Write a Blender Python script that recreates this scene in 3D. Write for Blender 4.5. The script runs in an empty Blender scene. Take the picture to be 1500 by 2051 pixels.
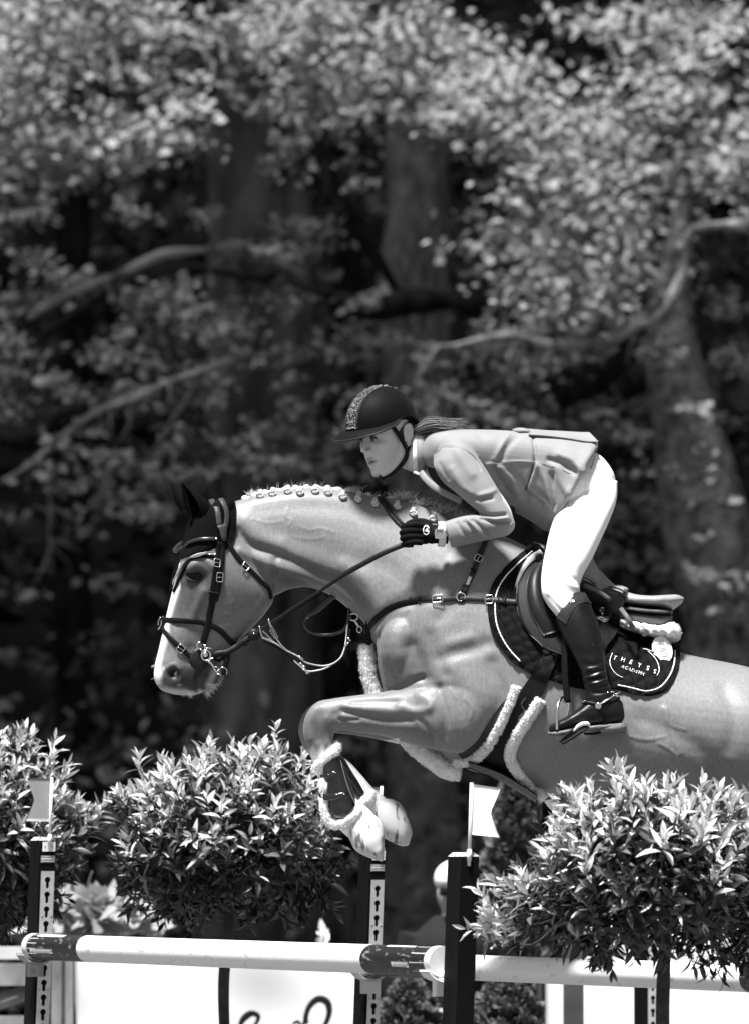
import bpy, bmesh, math, random
import numpy as np
from mathutils import Vector, Matrix
from mathutils.bvhtree import BVHTree

random.seed(7)
RNG = np.random.default_rng(11)
scene = bpy.context.scene
COL = scene.collection

# ------------------------------------------------------------------ camera
CAM_Y, CAM_Z, FPX = -22.0, 1.70, 13750.0
PITCH = math.atan((1719.0 - 1025.5) / FPX)
cd = bpy.data.cameras.new("camera")
cam = bpy.data.objects.new("camera", cd)
COL.objects.link(cam)
cam.location = (0, CAM_Y, CAM_Z)
cam.rotation_euler = (math.pi / 2 + PITCH, 0, 0)
cd.sensor_fit = 'HORIZONTAL'
cd.sensor_width = 36.0
cd.lens = FPX * 36.0 / 1500.0
cd.clip_start = 0.5
cd.clip_end = 3000.0
cd.dof.use_dof = True
cd.dof.focus_distance = 21.75
cd.dof.aperture_fstop = 8.0
scene.camera = cam

# ------------------------------------------------------------------ light
SUN_DIR = Vector((-0.20, -0.31, 1.0)).normalized()      # towards the sun
sl = bpy.data.lights.new("sun", 'SUN')
sl.energy = 5.0
sl.angle = math.radians(9)
sl.color = (1, 1, 1)
sun = bpy.data.objects.new("sun", sl)
COL.objects.link(sun)
sun.rotation_euler = SUN_DIR.to_track_quat('Z', 'Y').to_euler()
world = bpy.data.worlds.new("World")
scene.world = world
world.use_nodes = True
wn = world.node_tree
wn.nodes.clear()
sky = wn.nodes.new('ShaderNodeTexSky')
sky.sky_type = 'NISHITA'
sky.sun_disc = False
sky.sun_elevation = math.asin(SUN_DIR.z)
sky.sun_rotation = math.atan2(SUN_DIR.x, SUN_DIR.y)
sky.air_density = 1.0
sky.dust_density = 1.5
bw = wn.nodes.new('ShaderNodeRGBToBW')                  # black-and-white picture
bgn = wn.nodes.new('ShaderNodeBackground')
bgn.inputs['Strength'].default_value = 0.05
wo = wn.nodes.new('ShaderNodeOutputWorld')
wn.links.new(sky.outputs[0], bw.inputs[0])
wn.links.new(bw.outputs[0], bgn.inputs[0])
wn.links.new(bgn.outputs[0], wo.inputs[0])
scene.view_settings.view_transform = 'Standard'
scene.view_settings.look = 'None'
scene.view_settings.gamma = 1.0
scene.view_settings.use_curve_mapping = False
scene.view_settings.exposure = 1.22
scene.render.engine = 'CYCLES'
scene.cycles.use_denoising = True
scene.cycles.max_bounces = 6
scene.cycles.diffuse_bounces = 3
scene.cycles.glossy_bounces = 2
scene.cycles.transmission_bounces = 3
scene.cycles.caustics_reflective = False
scene.cycles.caustics_refractive = False

# ------------------------------------------------------------------ geometry helpers
_c, _s = math.cos(PITCH), math.sin(PITCH)

def P(u, v, y=0.0):
    """photo position (1500 x 2051 frame) at depth y -> world point(s)"""
    u = np.asarray(u, float); v = np.asarray(v, float); y = np.asarray(y, float)
    a = (u - 750.0) / FPX
    b = -(v - 1025.5) / FPX
    dy = _c - b * _s
    dz = _s + b * _c
    t = (y - CAM_Y) / dy
    return np.stack(np.broadcast_arrays(a * t, y, CAM_Z + dz * t), -1)

def proj(p):
    p = np.asarray(p, float)
    dx, dy, dz = p[..., 0], p[..., 1] - CAM_Y, p[..., 2] - CAM_Z
    f = dy * _c + dz * _s
    up = -dy * _s + dz * _c
    return np.stack([750 + FPX * dx / f, 1025.5 - FPX * up / f], -1)

def catmull(pts, n, closed=False):
    p = np.asarray(pts, float)
    if p.ndim == 1:
        p = p[:, None]
    if closed:
        p = np.concatenate([p, p[:1]])
    k = len(p)
    if k == 2:
        w = np.linspace(0, 1, n)[:, None]
        return p[0] * (1 - w) + p[1] * w
    d = np.maximum(np.linalg.norm(np.diff(p[:, :min(p.shape[1], 3)], axis=0), axis=1), 1e-6)
    t = np.concatenate([[0], np.cumsum(d)])
    m = np.zeros_like(p)
    s = np.diff(p, axis=0) / d[:, None]
    m[1:-1] = (s[:-1] * d[1:, None] + s[1:] * d[:-1, None]) / (d[1:] + d[:-1])[:, None]
    if closed:
        m[0] = m[-1] = (s[0] * d[-1] + s[-1] * d[0]) / (d[0] + d[-1])
    else:
        m[0] = s[0]; m[-1] = s[-1]
    q = np.linspace(0, t[-1], n, endpoint=not closed)
    i = np.clip(np.searchsorted(t, q, side='right') - 1, 0, k - 2)
    h = d[i]
    x = ((q - t[i]) / h)[:, None]
    h = h[:, None]
    return ((2*x**3 - 3*x**2 + 1) * p[i] + (x**3 - 2*x**2 + x) * h * m[i]
            + (-2*x**3 + 3*x**2) * p[i+1] + (x**3 - x**2) * h * m[i+1])

def grid_faces(n, m, wrap=False):
    """quads of an n x m grid (row-major); wrap joins the last column to the first"""
    i = np.arange(n - 1)[:, None]
    j = np.arange(m if wrap else m - 1)[None, :]
    j2 = (j + 1) % m
    return np.stack([i*m + j, i*m + j2, (i+1)*m + j2, (i+1)*m + j], -1).reshape(-1, 4)

def mk_mesh(name, V, F, mat=None, smooth=True):
    me = bpy.data.meshes.new(name)
    V = np.asarray(V, float)
    if isinstance(F, np.ndarray) and F.ndim == 2:
        k = F.shape[1]
        me.vertices.add(len(V)); me.vertices.foreach_set('co', V.astype(np.float32).ravel())
        me.loops.add(F.size); me.loops.foreach_set('vertex_index', F.astype(np.int32).ravel())
        me.polygons.add(len(F))
        me.polygons.foreach_set('loop_start', np.arange(0, F.size, k, dtype=np.int32))
        me.update(calc_edges=True)
    else:
        me.from_pydata([tuple(v) for v in V], [], [list(map(int, f)) for f in F])
        me.update()
    me.validate()
    if smooth:
        me.polygons.foreach_set('use_smooth', np.ones(len(me.polygons), bool))
    if mat:
        me.materials.append(mat)
    return me

def link(name, data, parent=None):
    o = bpy.data.objects.new(name, data)
    COL.objects.link(o)
    if parent is not None:
        o.parent = parent
        if parent.type == 'EMPTY':
            o.matrix_parent_inverse = Matrix.Translation(-parent.location)
    return o

def obj(name, V, F, mat, parent=None, smooth=True):
    return link(name, mk_mesh(name, V, F, mat, smooth), parent)

def tag(o, label=None, cat=None, group=None, kind=None):
    if label: o['label'] = label
    if cat: o['category'] = cat
    if group: o['group'] = group
    if kind: o['kind'] = kind
    return o

def thing(name, label, cat, loc, group=None):
    o = bpy.data.objects.new(name, None)
    o.empty_display_size = 0.1
    o.location = Vector([float(x) for x in loc])
    COL.objects.link(o)
    return tag(o, label, cat, group)

class Acc:
    """collects several shapes into one mesh"""
    def __init__(self): self.V = []; self.F = []; self.n = 0
    def add(self, V, F):
        V = np.asarray(V, float)
        self.V.append(V)
        if isinstance(F, np.ndarray):
            self.F += (F + self.n).tolist()
        else:
            self.F += [[i + self.n for i in f] for f in F]
        self.n += len(V)
        return self
    def arrays(self): return np.concatenate(self.V), self.F
    def obj(self, name, mat, parent=None, smooth=True):
        V, F = self.arrays()
        return obj(name, V, F, mat, parent, smooth)

def loft(rows, n=40, m=40, raw=False):
    """rows: top u,v, bottom u,v, half width (m), depth y, egg, squareness -> closed skin"""
    rows = [tuple(r) + (0, 0, 1)[len(r) - 5:] if len(r) < 8 else tuple(r) for r in rows]
    A = catmull(np.array(rows, float), n)
    T = P(A[:, 0], A[:, 1], A[:, 5]); B = P(A[:, 2], A[:, 3], A[:, 5])
    C = (T + B) / 2; E = (T - B) / 2
    th = np.linspace(0, 2*np.pi, m, endpoint=False)
    c, s = np.cos(th), np.sin(th)
    sq = A[:, 7][:, None]
    cc = np.sign(c) * np.abs(c)[None, :] ** sq
    ss = np.sign(s) * np.abs(s)[None, :] ** sq
    w = A[:, 4][:, None] * (1 + A[:, 6][:, None] * c[None, :])
    V = C[:, None, :] + E[:, None, :] * cc[..., None]
    V[..., 1] += w * ss
    V = V.reshape(-1, 3)
    F = grid_faces(n, m, True).tolist()
    k = len(V)
    V = np.concatenate([V, C[:1], C[-1:]])
    for j in range(m):
        F.append([k, (j+1) % m, j])
        F.append([k+1, (n-1)*m + j, (n-1)*m + (j+1) % m])
    return V, F

def frames(C):
    T = np.gradient(C, axis=0)
    T /= np.maximum(np.linalg.norm(T, axis=1, keepdims=True), 1e-9)
    return T

def tube(pts, r, n=None, m=12, flat=1.0, up=(0, 1, 0), cap=True, smooth_path=True):
    """tube along world points with radius r (scalar or per point)"""
    pts = np.asarray(pts, float)
    r = np.broadcast_to(np.asarray(r, float), (len(pts),))
    if n is None: n = max(2, len(pts))
    if smooth_path:
        A = catmull(np.concatenate([pts, r[:, None]], 1), n)
    else:
        A = np.concatenate([pts, r[:, None]], 1); n = len(A)
    C, R = A[:, :3], A[:, 3]
    T = frames(C)
    X = np.zeros_like(C)
    u = np.array(up, float)
    x = np.cross(T[0], u)
    if np.linalg.norm(x) < 1e-4: x = np.cross(T[0], [0.3, 0.2, 1.0])
    x /= np.linalg.norm(x)
    for i in range(n):
        x = x - T[i] * np.dot(x, T[i]); x /= max(np.linalg.norm(x), 1e-9)
        X[i] = x
    Y = np.cross(T, X)
    th = np.linspace(0, 2*np.pi, m, endpoint=False)
    V = (C[:, None] + R[:, None, None] * (X[:, None] * np.cos(th)[None, :, None]
         + flat * Y[:, None] * np.sin(th)[None, :, None])).reshape(-1, 3)
    F = grid_faces(n, m, True).tolist()
    if cap:
        k = len(V)
        V = np.concatenate([V, C[:1], C[-1:]])
        for j in range(m):
            F.append([k, (j+1) % m, j]); F.append([k+1, (n-1)*m + j, (n-1)*m + (j+1) % m])
    return V, F

def box(c, sx, sy, sz, rz=0.0, M=None):
    v = np.array([[x, y, z] for x in (-.5, .5) for y in (-.5, .5) for z in (-.5, .5)]) * [sx, sy, sz]
    f = [[0, 1, 3, 2], [4, 6, 7, 5], [0, 4, 5, 1], [2, 3, 7, 6], [0, 2, 6, 4], [1, 5, 7, 3]]
    if M is not None:
        v = v @ np.asarray(M, float).T
    elif rz:
        a = np.array([[math.cos(rz), -math.sin(rz), 0], [math.sin(rz), math.cos(rz), 0], [0, 0, 1]])
        v = v @ a.T
    return v + np.asarray(c, float), f

def ball(c, r, n=12, m=16, M=None):
    r = np.broadcast_to(np.asarray(r, float), (3,))
    ph = np.linspace(0, np.pi, n)
    th = np.linspace(0, 2*np.pi, m, endpoint=False)
    V = np.stack([np.sin(ph)[:, None]*np.cos(th), np.sin(ph)[:, None]*np.sin(th), np.cos(ph)[:, None]*np.ones(m)], -1).reshape(-1, 3) * r
    if M is not None: V = V @ np.asarray(M, float).T
    return V + np.asarray(c, float), grid_faces(n, m, True)

def remesh(parts, voxel):
    a = Acc()
    for V, F in parts: a.add(V, F)
    V, F = a.arrays()
    me = mk_mesh('tmp', V, F)
    bm = bmesh.new(); bm.from_mesh(me)
    bmesh.ops.recalc_face_normals(bm, faces=bm.faces); bm.to_mesh(me); bm.free()
    o = bpy.data.objects.new('tmp', me); COL.objects.link(o)
    md = o.modifiers.new('r', 'REMESH'); md.mode = 'VOXEL'; md.voxel_size = voxel; md.adaptivity = 0
    dg = bpy.context.evaluated_depsgraph_get()
    ev = o.evaluated_get(dg); m2 = ev.to_mesh()
    n = len(m2.vertices); V = np.empty(n*3, np.float32); m2.vertices.foreach_get('co', V)
    V = V.reshape(-1, 3).astype(float)
    L = np.empty(len(m2.loops), np.int32); m2.loops.foreach_get('vertex_index', L)
    F = L.reshape(-1, 4)
    ev.to_mesh_clear(); bpy.data.objects.remove(o); bpy.data.meshes.remove(me)
    return V, F

def vsmooth(V, F, it=4, lam=0.5, mu=-0.52, mask=None):
    a = np.concatenate([F[:, 0], F[:, 1], F[:, 2], F[:, 3]]); b = np.concatenate([F[:, 1], F[:, 2], F[:, 3], F[:, 0]])
    I = np.concatenate([a, b]); J = np.concatenate([b, a])
    cnt = np.maximum(np.bincount(I, minlength=len(V)), 1)[:, None]
    for k in range(it):
        for w in (lam, mu):
            if w == 0: continue
            S = np.stack([np.bincount(I, V[J, d], len(V)) for d in range(3)], 1) / cnt - V
            V = V + (w * S if mask is None else w * S * mask[:, None])
    return V

def vnormals(V, F):
    n = np.cross(V[F[:, 2]] - V[F[:, 0]], V[F[:, 3]] - V[F[:, 1]])
    N = np.stack([sum(np.bincount(F[:, k], n[:, d], len(V)) for k in range(4)) for d in range(3)], 1)
    return N / np.maximum(np.linalg.norm(N, axis=1, keepdims=True), 1e-12)

def seg_dist(UV, pts):
    d = np.full(len(UV), 1e9)
    pts = np.asarray(pts, float)
    if len(pts) == 1:
        return np.linalg.norm(UV - pts[0], axis=1)
    for a, b in zip(pts[:-1], pts[1:]):
        ab = b - a
        t = np.clip(((UV - a) @ ab) / max(ab @ ab, 1e-9), 0, 1)
        d = np.minimum(d, np.linalg.norm(UV - (a + t[:, None]*ab), axis=1))
    return d

def sculpt(V, F, strokes):
    """raise or sink the skin along strokes given on the side view; both flanks alike"""
    N = vnormals(V, F)
    Q = V.copy(); Q[:, 1] = -np.abs(Q[:, 1])
    UV = proj(Q)
    D = np.zeros(len(V))
    for st in strokes:
        pts, sig, amp = np.asarray(st[0], float), st[1], st[2]
        if len(pts) > 2: pts = catmull(pts, len(pts)*4)
        ymin = st[3] if len(st) > 3 else 0.0
        lo, hi = pts.min(0) - 3*sig, pts.max(0) + 3*sig
        k = np.where((UV[:, 0] > lo[0]) & (UV[:, 0] < hi[0]) & (UV[:, 1] > lo[1]) & (UV[:, 1] < hi[1]))[0]
        if len(k) == 0: continue
        d = seg_dist(UV[k], pts)
        w = np.exp(-(d/sig)**2) * np.clip(np.abs(N[k, 1])*1.6 - 0.1, 0, 1) * np.clip((np.abs(V[k, 1]) - ymin)/0.01, 0, 1)
        D[k] += amp*w
    return V + N*D[:, None]

def bvh_of(*objs_or_arrays):
    a = Acc()
    for x in objs_or_arrays:
        if isinstance(x, tuple): a.add(x[0], x[1])
        else:
            me = x.data
            V = np.empty(len(me.vertices)*3, np.float32); me.vertices.foreach_get('co', V)
            a.add(V.reshape(-1, 3), [list(p.vertices) for p in me.polygons])
    V, F = a.arrays()
    return BVHTree.FromPolygons([tuple(v) for v in V], F)

CAMV = Vector((0, CAM_Y, CAM_Z))
def hit(bvh, u, v, yfall=0.0):
    """point and normal where the side view's (u, v) lies on a surface"""
    p = Vector(P(u, v, 0.0).tolist())
    d = (p - CAMV).normalized()
    loc, nor, idx, dist = bvh.ray_cast(CAMV, d)
    if loc is None:
        return np.array(P(u, v, yfall)), np.array([0, -1.0, 0]), False
    if nor.dot(d) > 0: nor = -nor
    return np.array(loc), np.array(nor), True

def ribbon(C, N, width, thick, widths=None):
    """flat strap with rounded edges along points C with outward normals N (arrays)"""
    C = np.asarray(C, float); N = np.asarray(N, float)
    n = len(C)
    T = frames(C)
    N = N - T * np.sum(N*T, 1, keepdims=True)
    N /= np.maximum(np.linalg.norm(N, axis=1, keepdims=True), 1e-9)
    S = np.cross(T, N)
    w = (np.full(n, width) if widths is None else np.asarray(widths))[:, None]/2
    sec = [(-1, 0), (-1, .6), (-.86, 1), (0, 1.12), (.86, 1), (1, .6), (1, 0)]
    V = np.stack([C + S*w*a + N*thick*b for a, b in sec], 1)
    m = len(sec)
    F = grid_faces(n, m, True).tolist()
    F.append(list(range(m))[::-1]); F.append([(n-1)*m + j for j in range(m)])
    return V.reshape(-1, 3), F

def strap_path(bvh, pts, n=None, lift=0.0, yfall=0.0, smooth=3):
    pts = np.asarray(pts, float)
    L = np.sum(np.linalg.norm(np.diff(pts[:, :2], axis=0), axis=1))
    n = n or max(6, int(L/7))
    q = catmull(pts, n)
    C = []; N = []
    for r in q:
        yf = r[2] if len(r) > 2 else yfall
        c, nn, ok = hit(bvh, r[0], r[1], yf)
        C.append(c); N.append(nn)
    C = np.array(C); N = np.array(N)
    for _ in range(smooth):
        N[1:-1] = (N[:-2] + N[1:-1]*2 + N[2:])/4
        C[1:-1, 1] = (C[:-2, 1] + 2*C[1:-1, 1] + C[2:, 1])/4
    N /= np.linalg.norm(N, axis=1, keepdims=True)
    return C + N*lift, N

PX = 0.0016
def strap(bvh, pts, wpx, thick=0.004, lift=0.0005, n=None, yfall=0.0, widths=None):
    C, N = strap_path(bvh, pts, n, lift, yfall)
    if widths is not None:
        widths = catmull(np.array(widths, float), len(C))[:, 0]*PX
    return ribbon(C, N, wpx*PX, thick, widths)

def patch(bvh, left, right, nu=20, nv=20, lift=0.004, thick=0.006, yfall=-0.2, bulge=None, smooth=6, ysel=None):
    """thick sheet lying on a surface between two side-view edges"""
    Lc = catmull(np.array(left, float), nu); Rc = catmull(np.array(right, float), nu)
    G = np.zeros((nu, nv, 3)); Nn = np.zeros((nu, nv, 3)); OK = np.zeros((nu, nv), bool)
    for i in range(nu):
        for j in range(nv):
            w = j/(nv-1)
            u, v = Lc[i, :2]*(1-w) + Rc[i, :2]*w
            G[i, j], Nn[i, j], OK[i, j] = hit(bvh, u, v, yfall)
    UV = proj(G)
    for _ in range(smooth):
        Y = G[..., 1]
        Yp = np.pad(Y, 1, mode='edge')
        G[..., 1] = (Yp[:-2, 1:-1] + Yp[2:, 1:-1] + Yp[1:-1, :-2] + Yp[1:-1, 2:] + 2*Y)/6
    G = P(UV[..., 0], UV[..., 1], G[..., 1])
    du = np.gradient(G, axis=0); dv = np.gradient(G, axis=1)
    N = np.cross(du, dv); N /= np.maximum(np.linalg.norm(N, axis=-1, keepdims=True), 1e-9)
    if N[..., 1].mean() > 0: N = -N
    h = np.full((nu, nv), lift + thick)
    if bulge is not None:
        a = np.linspace(0, 1, nu)[:, None]; b = np.linspace(0, 1, nv)[None, :]
        h = h + bulge(a, b, UV)
    top = G + N*h[..., None]
    bot = G + N*lift
    return sheet(top, bot)

def sheet(top, bot):
    nu, nv = top.shape[:2]
    V = np.concatenate([top.reshape(-1, 3), bot.reshape(-1, 3)])
    k = nu*nv
    F = grid_faces(nu, nv).tolist()
    F += [[a + k for a in f[::-1]] for f in F]
    ring = [j for j in range(nv)] + [i*nv + nv-1 for i in range(1, nu)] + [(nu-1)*nv + j for j in range(nv-2, -1, -1)] + [i*nv for i in range(nu-2, 0, -1)]
    for a, b in zip(ring, ring[1:] + ring[:1]):
        F.append([a, a+k, b+k, b][::-1])
    return V, F

def mirror_y(VF):
    V, F = VF
    V = np.array(V); V[:, 1] *= -1
    return V, [list(f)[::-1] for f in F]

def plate2d(loops, extrude=0.002, bevel=0.0, res=0):
    """flat plate with holes from closed loops (first the outline) in its own xy plane"""
    cu = bpy.data.curves.new('tmp', 'CURVE'); cu.dimensions = '2D'; cu.fill_mode = 'BOTH'
    cu.extrude = extrude; cu.bevel_depth = bevel
    for lp in loops:
        sp = cu.splines.new('POLY'); sp.points.add(len(lp) - 1)
        for p, q in zip(sp.points, lp): p.co = (q[0], q[1], 0, 1)
        sp.use_cyclic_u = True
    return curve_arrays(cu)

def text2d(s, size, extrude=0.001, spacing=1.0, align='CENTER'):
    cu = bpy.data.curves.new('tmp', 'FONT'); cu.body = s; cu.size = size; cu.extrude = extrude
    cu.space_character = spacing; cu.align_x = align; cu.align_y = 'CENTER'
    cu.resolution_u = 3
    return curve_arrays(cu)

def curve_arrays(cu):
    o = bpy.data.objects.new('tmp', cu); COL.objects.link(o)
    dg = bpy.context.evaluated_depsgraph_get()
    ev = o.evaluated_get(dg); me = ev.to_mesh()
    V = np.array([v.co[:] for v in me.vertices]).reshape(-1, 3); F = [list(p.vertices) for p in me.polygons]
    ev.to_mesh_clear(); bpy.data.objects.remove(o); bpy.data.curves.remove(cu)
    return V, F

def hairs(V, F, count, length, width, rng, droop=0.0, jit=0.5, keep=None, direction=None):
    """short tapering strands growing from a skin: three-sided slivers"""
    V = np.asarray(V); F4 = np.array([f if len(f) == 4 else list(f) + [f[-1]] for f in F])
    C = V[F4].mean(1)
    n = np.cross(V[F4[:, 2]] - V[F4[:, 0]], V[F4[:, 3]] - V[F4[:, 1]])
    ar = np.linalg.norm(n, axis=1); n = n/np.maximum(ar[:, None], 1e-12)
    if keep is not None:
        ar = ar*keep(C, n)
    k = rng.choice(len(F4), count, p=ar/ar.sum())
    w = rng.dirichlet([1, 1, 1, 1], count)
    p = (V[F4[k]]*w[..., None]).sum(1)
    d = n[k] + rng.normal(0, jit, (count, 3))
    if direction is not None: d = d + np.asarray(direction)
    d /= np.linalg.norm(d, axis=1, keepdims=True)
    L = length*rng.uniform(.5, 1.2, count)[:, None]
    s = np.cross(d, rng.normal(0, 1, (count, 3))); s /= np.linalg.norm(s, axis=1, keepdims=True)
    s *= width/2
    mid = p + d*L*.55 + np.array([0, 0, -droop])*L*.3
    tip = p + d*L + np.array([0, 0, -droop])*L
    Vh = np.stack([p - s - d*L*.1, p + s - d*L*.1, mid + s*.7, mid - s*.7, tip], 1).reshape(-1, 3)
    b = np.arange(count)[:, None]*5
    Q = np.concatenate([b + [0, 1, 2, 3]]).tolist() + np.concatenate([b + [3, 2, 4]]).tolist()
    return Vh, Q

# ------------------------------------------------------------------ materials
MATS = {}
def mat(name, g, rough=0.6, var=0.12, vscale=12.0, bump=0.0, bscale=150.0, metal=0.0, sheen=0.0, coat=0.0,
        spec=0.15, trans=0.0, stretch=(1, 1, 1), attr=None, detail=4.0, rvar=0.0, lo=0.25, hi=0.75):
    if name in MATS: return MATS[name]
    m = bpy.data.materials.new(name); m.use_nodes = True
    nt = m.node_tree; nd = nt.nodes; lk = nt.links
    b = nd['Principled BSDF']
    tc = nd.new('ShaderNodeTexCoord')
    mp = nd.new('ShaderNodeMapping'); mp.inputs['Scale'].default_value = stretch
    lk.new(tc.outputs['Object'], mp.inputs[0])
    nz = nd.new('ShaderNodeTexNoise'); nz.inputs['Scale'].default_value = vscale; nz.inputs['Detail'].default_value = detail
    lk.new(mp.outputs[0], nz.inputs['Vector'])
    mr = nd.new('ShaderNodeMapRange')
    mr.inputs['From Min'].default_value = lo; mr.inputs['From Max'].default_value = hi
    mr.inputs['To Min'].default_value = 1 - var; mr.inputs['To Max'].default_value = 1 + var
    lk.new(nz.outputs['Fac'], mr.inputs['Value'])
    mu = nd.new('ShaderNodeMath'); mu.operation = 'MULTIPLY'; mu.inputs[1].default_value = g
    lk.new(mr.outputs[0], mu.inputs[0])
    out = mu.outputs[0]
    if attr:
        at = nd.new('ShaderNodeAttribute'); at.attribute_name = attr
        lk.new(at.outputs['Fac'], mu.inputs[1])
    cmb = nd.new('ShaderNodeCombineColor')
    for i in range(3): lk.new(out, cmb.inputs[i])
    lk.new(cmb.outputs[0], b.inputs['Base Color'])
    b.inputs['Roughness'].default_value = rough
    b.inputs['Metallic'].default_value = metal
    b.inputs['Specular IOR Level'].default_value = spec
    b.inputs['Sheen Weight'].default_value = sheen
    b.inputs['Sheen Roughness'].default_value = 0.4
    b.inputs['Coat Weight'].default_value = coat
    b.inputs['Coat Roughness'].default_value = 0.12
    if rvar:
        m2 = nd.new('ShaderNodeMapRange'); m2.inputs['To Min'].default_value = max(0, rough - rvar); m2.inputs['To Max'].default_value = rough + rvar
        lk.new(nz.outputs['Fac'], m2.inputs['Value']); lk.new(m2.outputs[0], b.inputs['Roughness'])
    if bump:
        nb = nd.new('ShaderNodeTexNoise'); nb.inputs['Scale'].default_value = bscale; nb.inputs['Detail'].default_value = 3
        lk.new(mp.outputs[0], nb.inputs['Vector'])
        bn = nd.new('ShaderNodeBump'); bn.inputs['Strength'].default_value = 1.0; bn.inputs['Distance'].default_value = bump
        lk.new(nb.outputs['Fac'], bn.inputs['Height']); lk.new(bn.outputs[0], b.inputs['Normal'])
    if trans:
        tr = nd.new('ShaderNodeBsdfTranslucent'); lk.new(cmb.outputs[0], tr.inputs[0])
        mx = nd.new('ShaderNodeMixShader'); mx.inputs[0].default_value = trans
        lk.new(b.outputs[0], mx.inputs[1]); lk.new(tr.outputs[0], mx.inputs[2])
        lk.new(mx.outputs[0], nd['Material Output'].inputs[0])
    MATS[name] = m
    return m

M_LEATHER = mat('black_leather', 0.006, 0.45, 0.3, 40, 0.0006, 300, spec=0.13)
M_PATENT = mat('patent_leather', 0.005, 0.16, 0.2, 20, 0.0015, 25, spec=0.6, coat=0.6)
M_BOOT = mat('riding_boot_leather', 0.006, 0.30, 0.3, 30, 0.0008, 60, spec=0.32)
M_SADDLE = mat('saddle_leather', 0.27, 0.38, 0.15, 30, 0.0005, 250, spec=0.5)
M_FLAP = mat('saddle_flap_leather', 0.010, 0.4, 0.2, 30, 0.0005, 250, spec=0.2)
M_CLOTHBLK = mat('black_quilted_cloth', 0.006, 0.7, 0.3, 60, 0.0008, 500, spec=0.05)
M_METAL = mat('polished_steel', 0.75, 0.18, 0.1, 20, metal=1.0)
M_FLEECE = mat('sheepskin', 0.80, 0.9, 0.10, 60, 0.002, 160, spec=0.1)
M_WHITE = mat('white_plastic', 0.78, 0.45, 0.05, 20)
# ================================================================== GROUND AND WOOD
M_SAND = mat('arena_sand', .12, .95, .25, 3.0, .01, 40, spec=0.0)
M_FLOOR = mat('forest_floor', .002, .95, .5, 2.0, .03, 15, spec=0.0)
g = obj('ground', [(-900, -300, 0), (900, -300, 0), (900, 2500, 0), (-900, 2500, 0)], [[0, 1, 2, 3]], M_SAND); tag(g, kind='structure')
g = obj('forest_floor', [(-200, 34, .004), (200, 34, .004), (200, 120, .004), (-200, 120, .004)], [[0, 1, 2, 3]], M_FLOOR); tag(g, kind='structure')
# wooded bank closing the view
n, m = 60, 24
V = np.zeros((n, m, 3))
for i in range(n):
    for j in range(m):
        x = -150 + 300*i/(n-1); t = j/(m-1)
        V[i, j] = (x*1.6, 96 + 90*t + 5*math.sin(x*.21), 58*t**.7 + 2*math.sin(x*.5 + 5*t) - .3)
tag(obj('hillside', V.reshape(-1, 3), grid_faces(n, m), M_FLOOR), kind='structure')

BS = 1.77
def YB(y): return (y - CAM_Y)*BS + CAM_Y       # the wood stands well back from the arena
BR_ = np.random.default_rng(21)
def leaf_cards(C, D, Nn, size, rng):
    """bent leaf shapes: centre, direction, normal arrays"""
    k = len(C)
    D = D/np.linalg.norm(D, axis=1, keepdims=True)
    S = np.cross(Nn, D); S /= np.maximum(np.linalg.norm(S, axis=1, keepdims=True), 1e-6)
    N2 = np.cross(D, S)
    L = (size*rng.uniform(.7, 1.25, k))[:, None]
    W = L*rng.uniform(.28, .40, k)[:, None]
    a = C - D*L*.5
    V = np.stack([a, C - D*L*.1 + S*W + N2*L*.06, C - D*L*.1 - S*W + N2*L*.06, C + D*L*.28 + S*W*.6, C + D*L*.28 - S*W*.6, C + D*L*.55 - N2*L*.10, C - D*L*.1, C + D*L*.28], 1)
    b = np.arange(k)[:, None]*8
    F = np.concatenate([b + [0, 6, 1, 1], b + [0, 2, 6, 6], b + [6, 7, 3, 1], b + [2, 4, 7, 6], b + [7, 5, 3, 3], b + [4, 5, 7, 7]])
    return V.reshape(-1, 3), F

def to_faces(F):
    return [[f[0], f[1], f[2]] if f[2] == f[3] else f for f in F.tolist()]

def foliage(clusters, rng, per=42, size=.075, spread=(.20, .18, .095)):
    """clusters: list of (centre, scale). Leaves hang in flattened sprays."""
    C = []; D = []; N = []
    for c, s in clusters:
        k = max(6, int(per*s*rng.uniform(.7, 1.3)))
        ax = rng.normal(0, 1, 3)*[1, .7, .25]; ax /= np.linalg.norm(ax)
        q = (rng.normal(0, .6, (k, 3))*np.array(spread)*s + np.outer(rng.uniform(-1, 1, k), ax)*spread[0]*s)*BS
        C.append(np.array(c) + q)
        d = rng.normal(0, 1, (k, 3))*[1, 1, .5] + ax*.6 + [0, -.2, -.35]
        D.append(d); N.append(rng.normal(0, .55, (k, 3)) + [0, -.45, .9])
    C = np.concatenate(C); D = np.concatenate(D); N = np.concatenate(N)
    V, F = leaf_cards(C, D, N, size*BS, rng)
    return V, to_faces(F)

M_BARK = mat('bark', .018, .95, .8, 5.0, .06, 9, stretch=(1, 1, .35), spec=0.0)
M_BARKL = mat('pale_bark', .14, .85, .6, 9.0, .02, 25, stretch=(1, 1, .5), spec=0.0)
M_LIMB = mat('limb_bark', .09, .85, .5, 10.0, .012, 30, spec=0.0)
M_LIMBP = mat('bare_limb', .16, .85, .6, 5.0, .03, 12, lo=.35, hi=.65, spec=0.0)
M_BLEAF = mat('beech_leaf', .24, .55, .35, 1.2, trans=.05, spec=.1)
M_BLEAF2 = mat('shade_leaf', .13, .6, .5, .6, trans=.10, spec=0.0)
M_FARLEAF = mat('far_leaf', .013, .6, .5, .6, spec=0.0)

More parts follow.
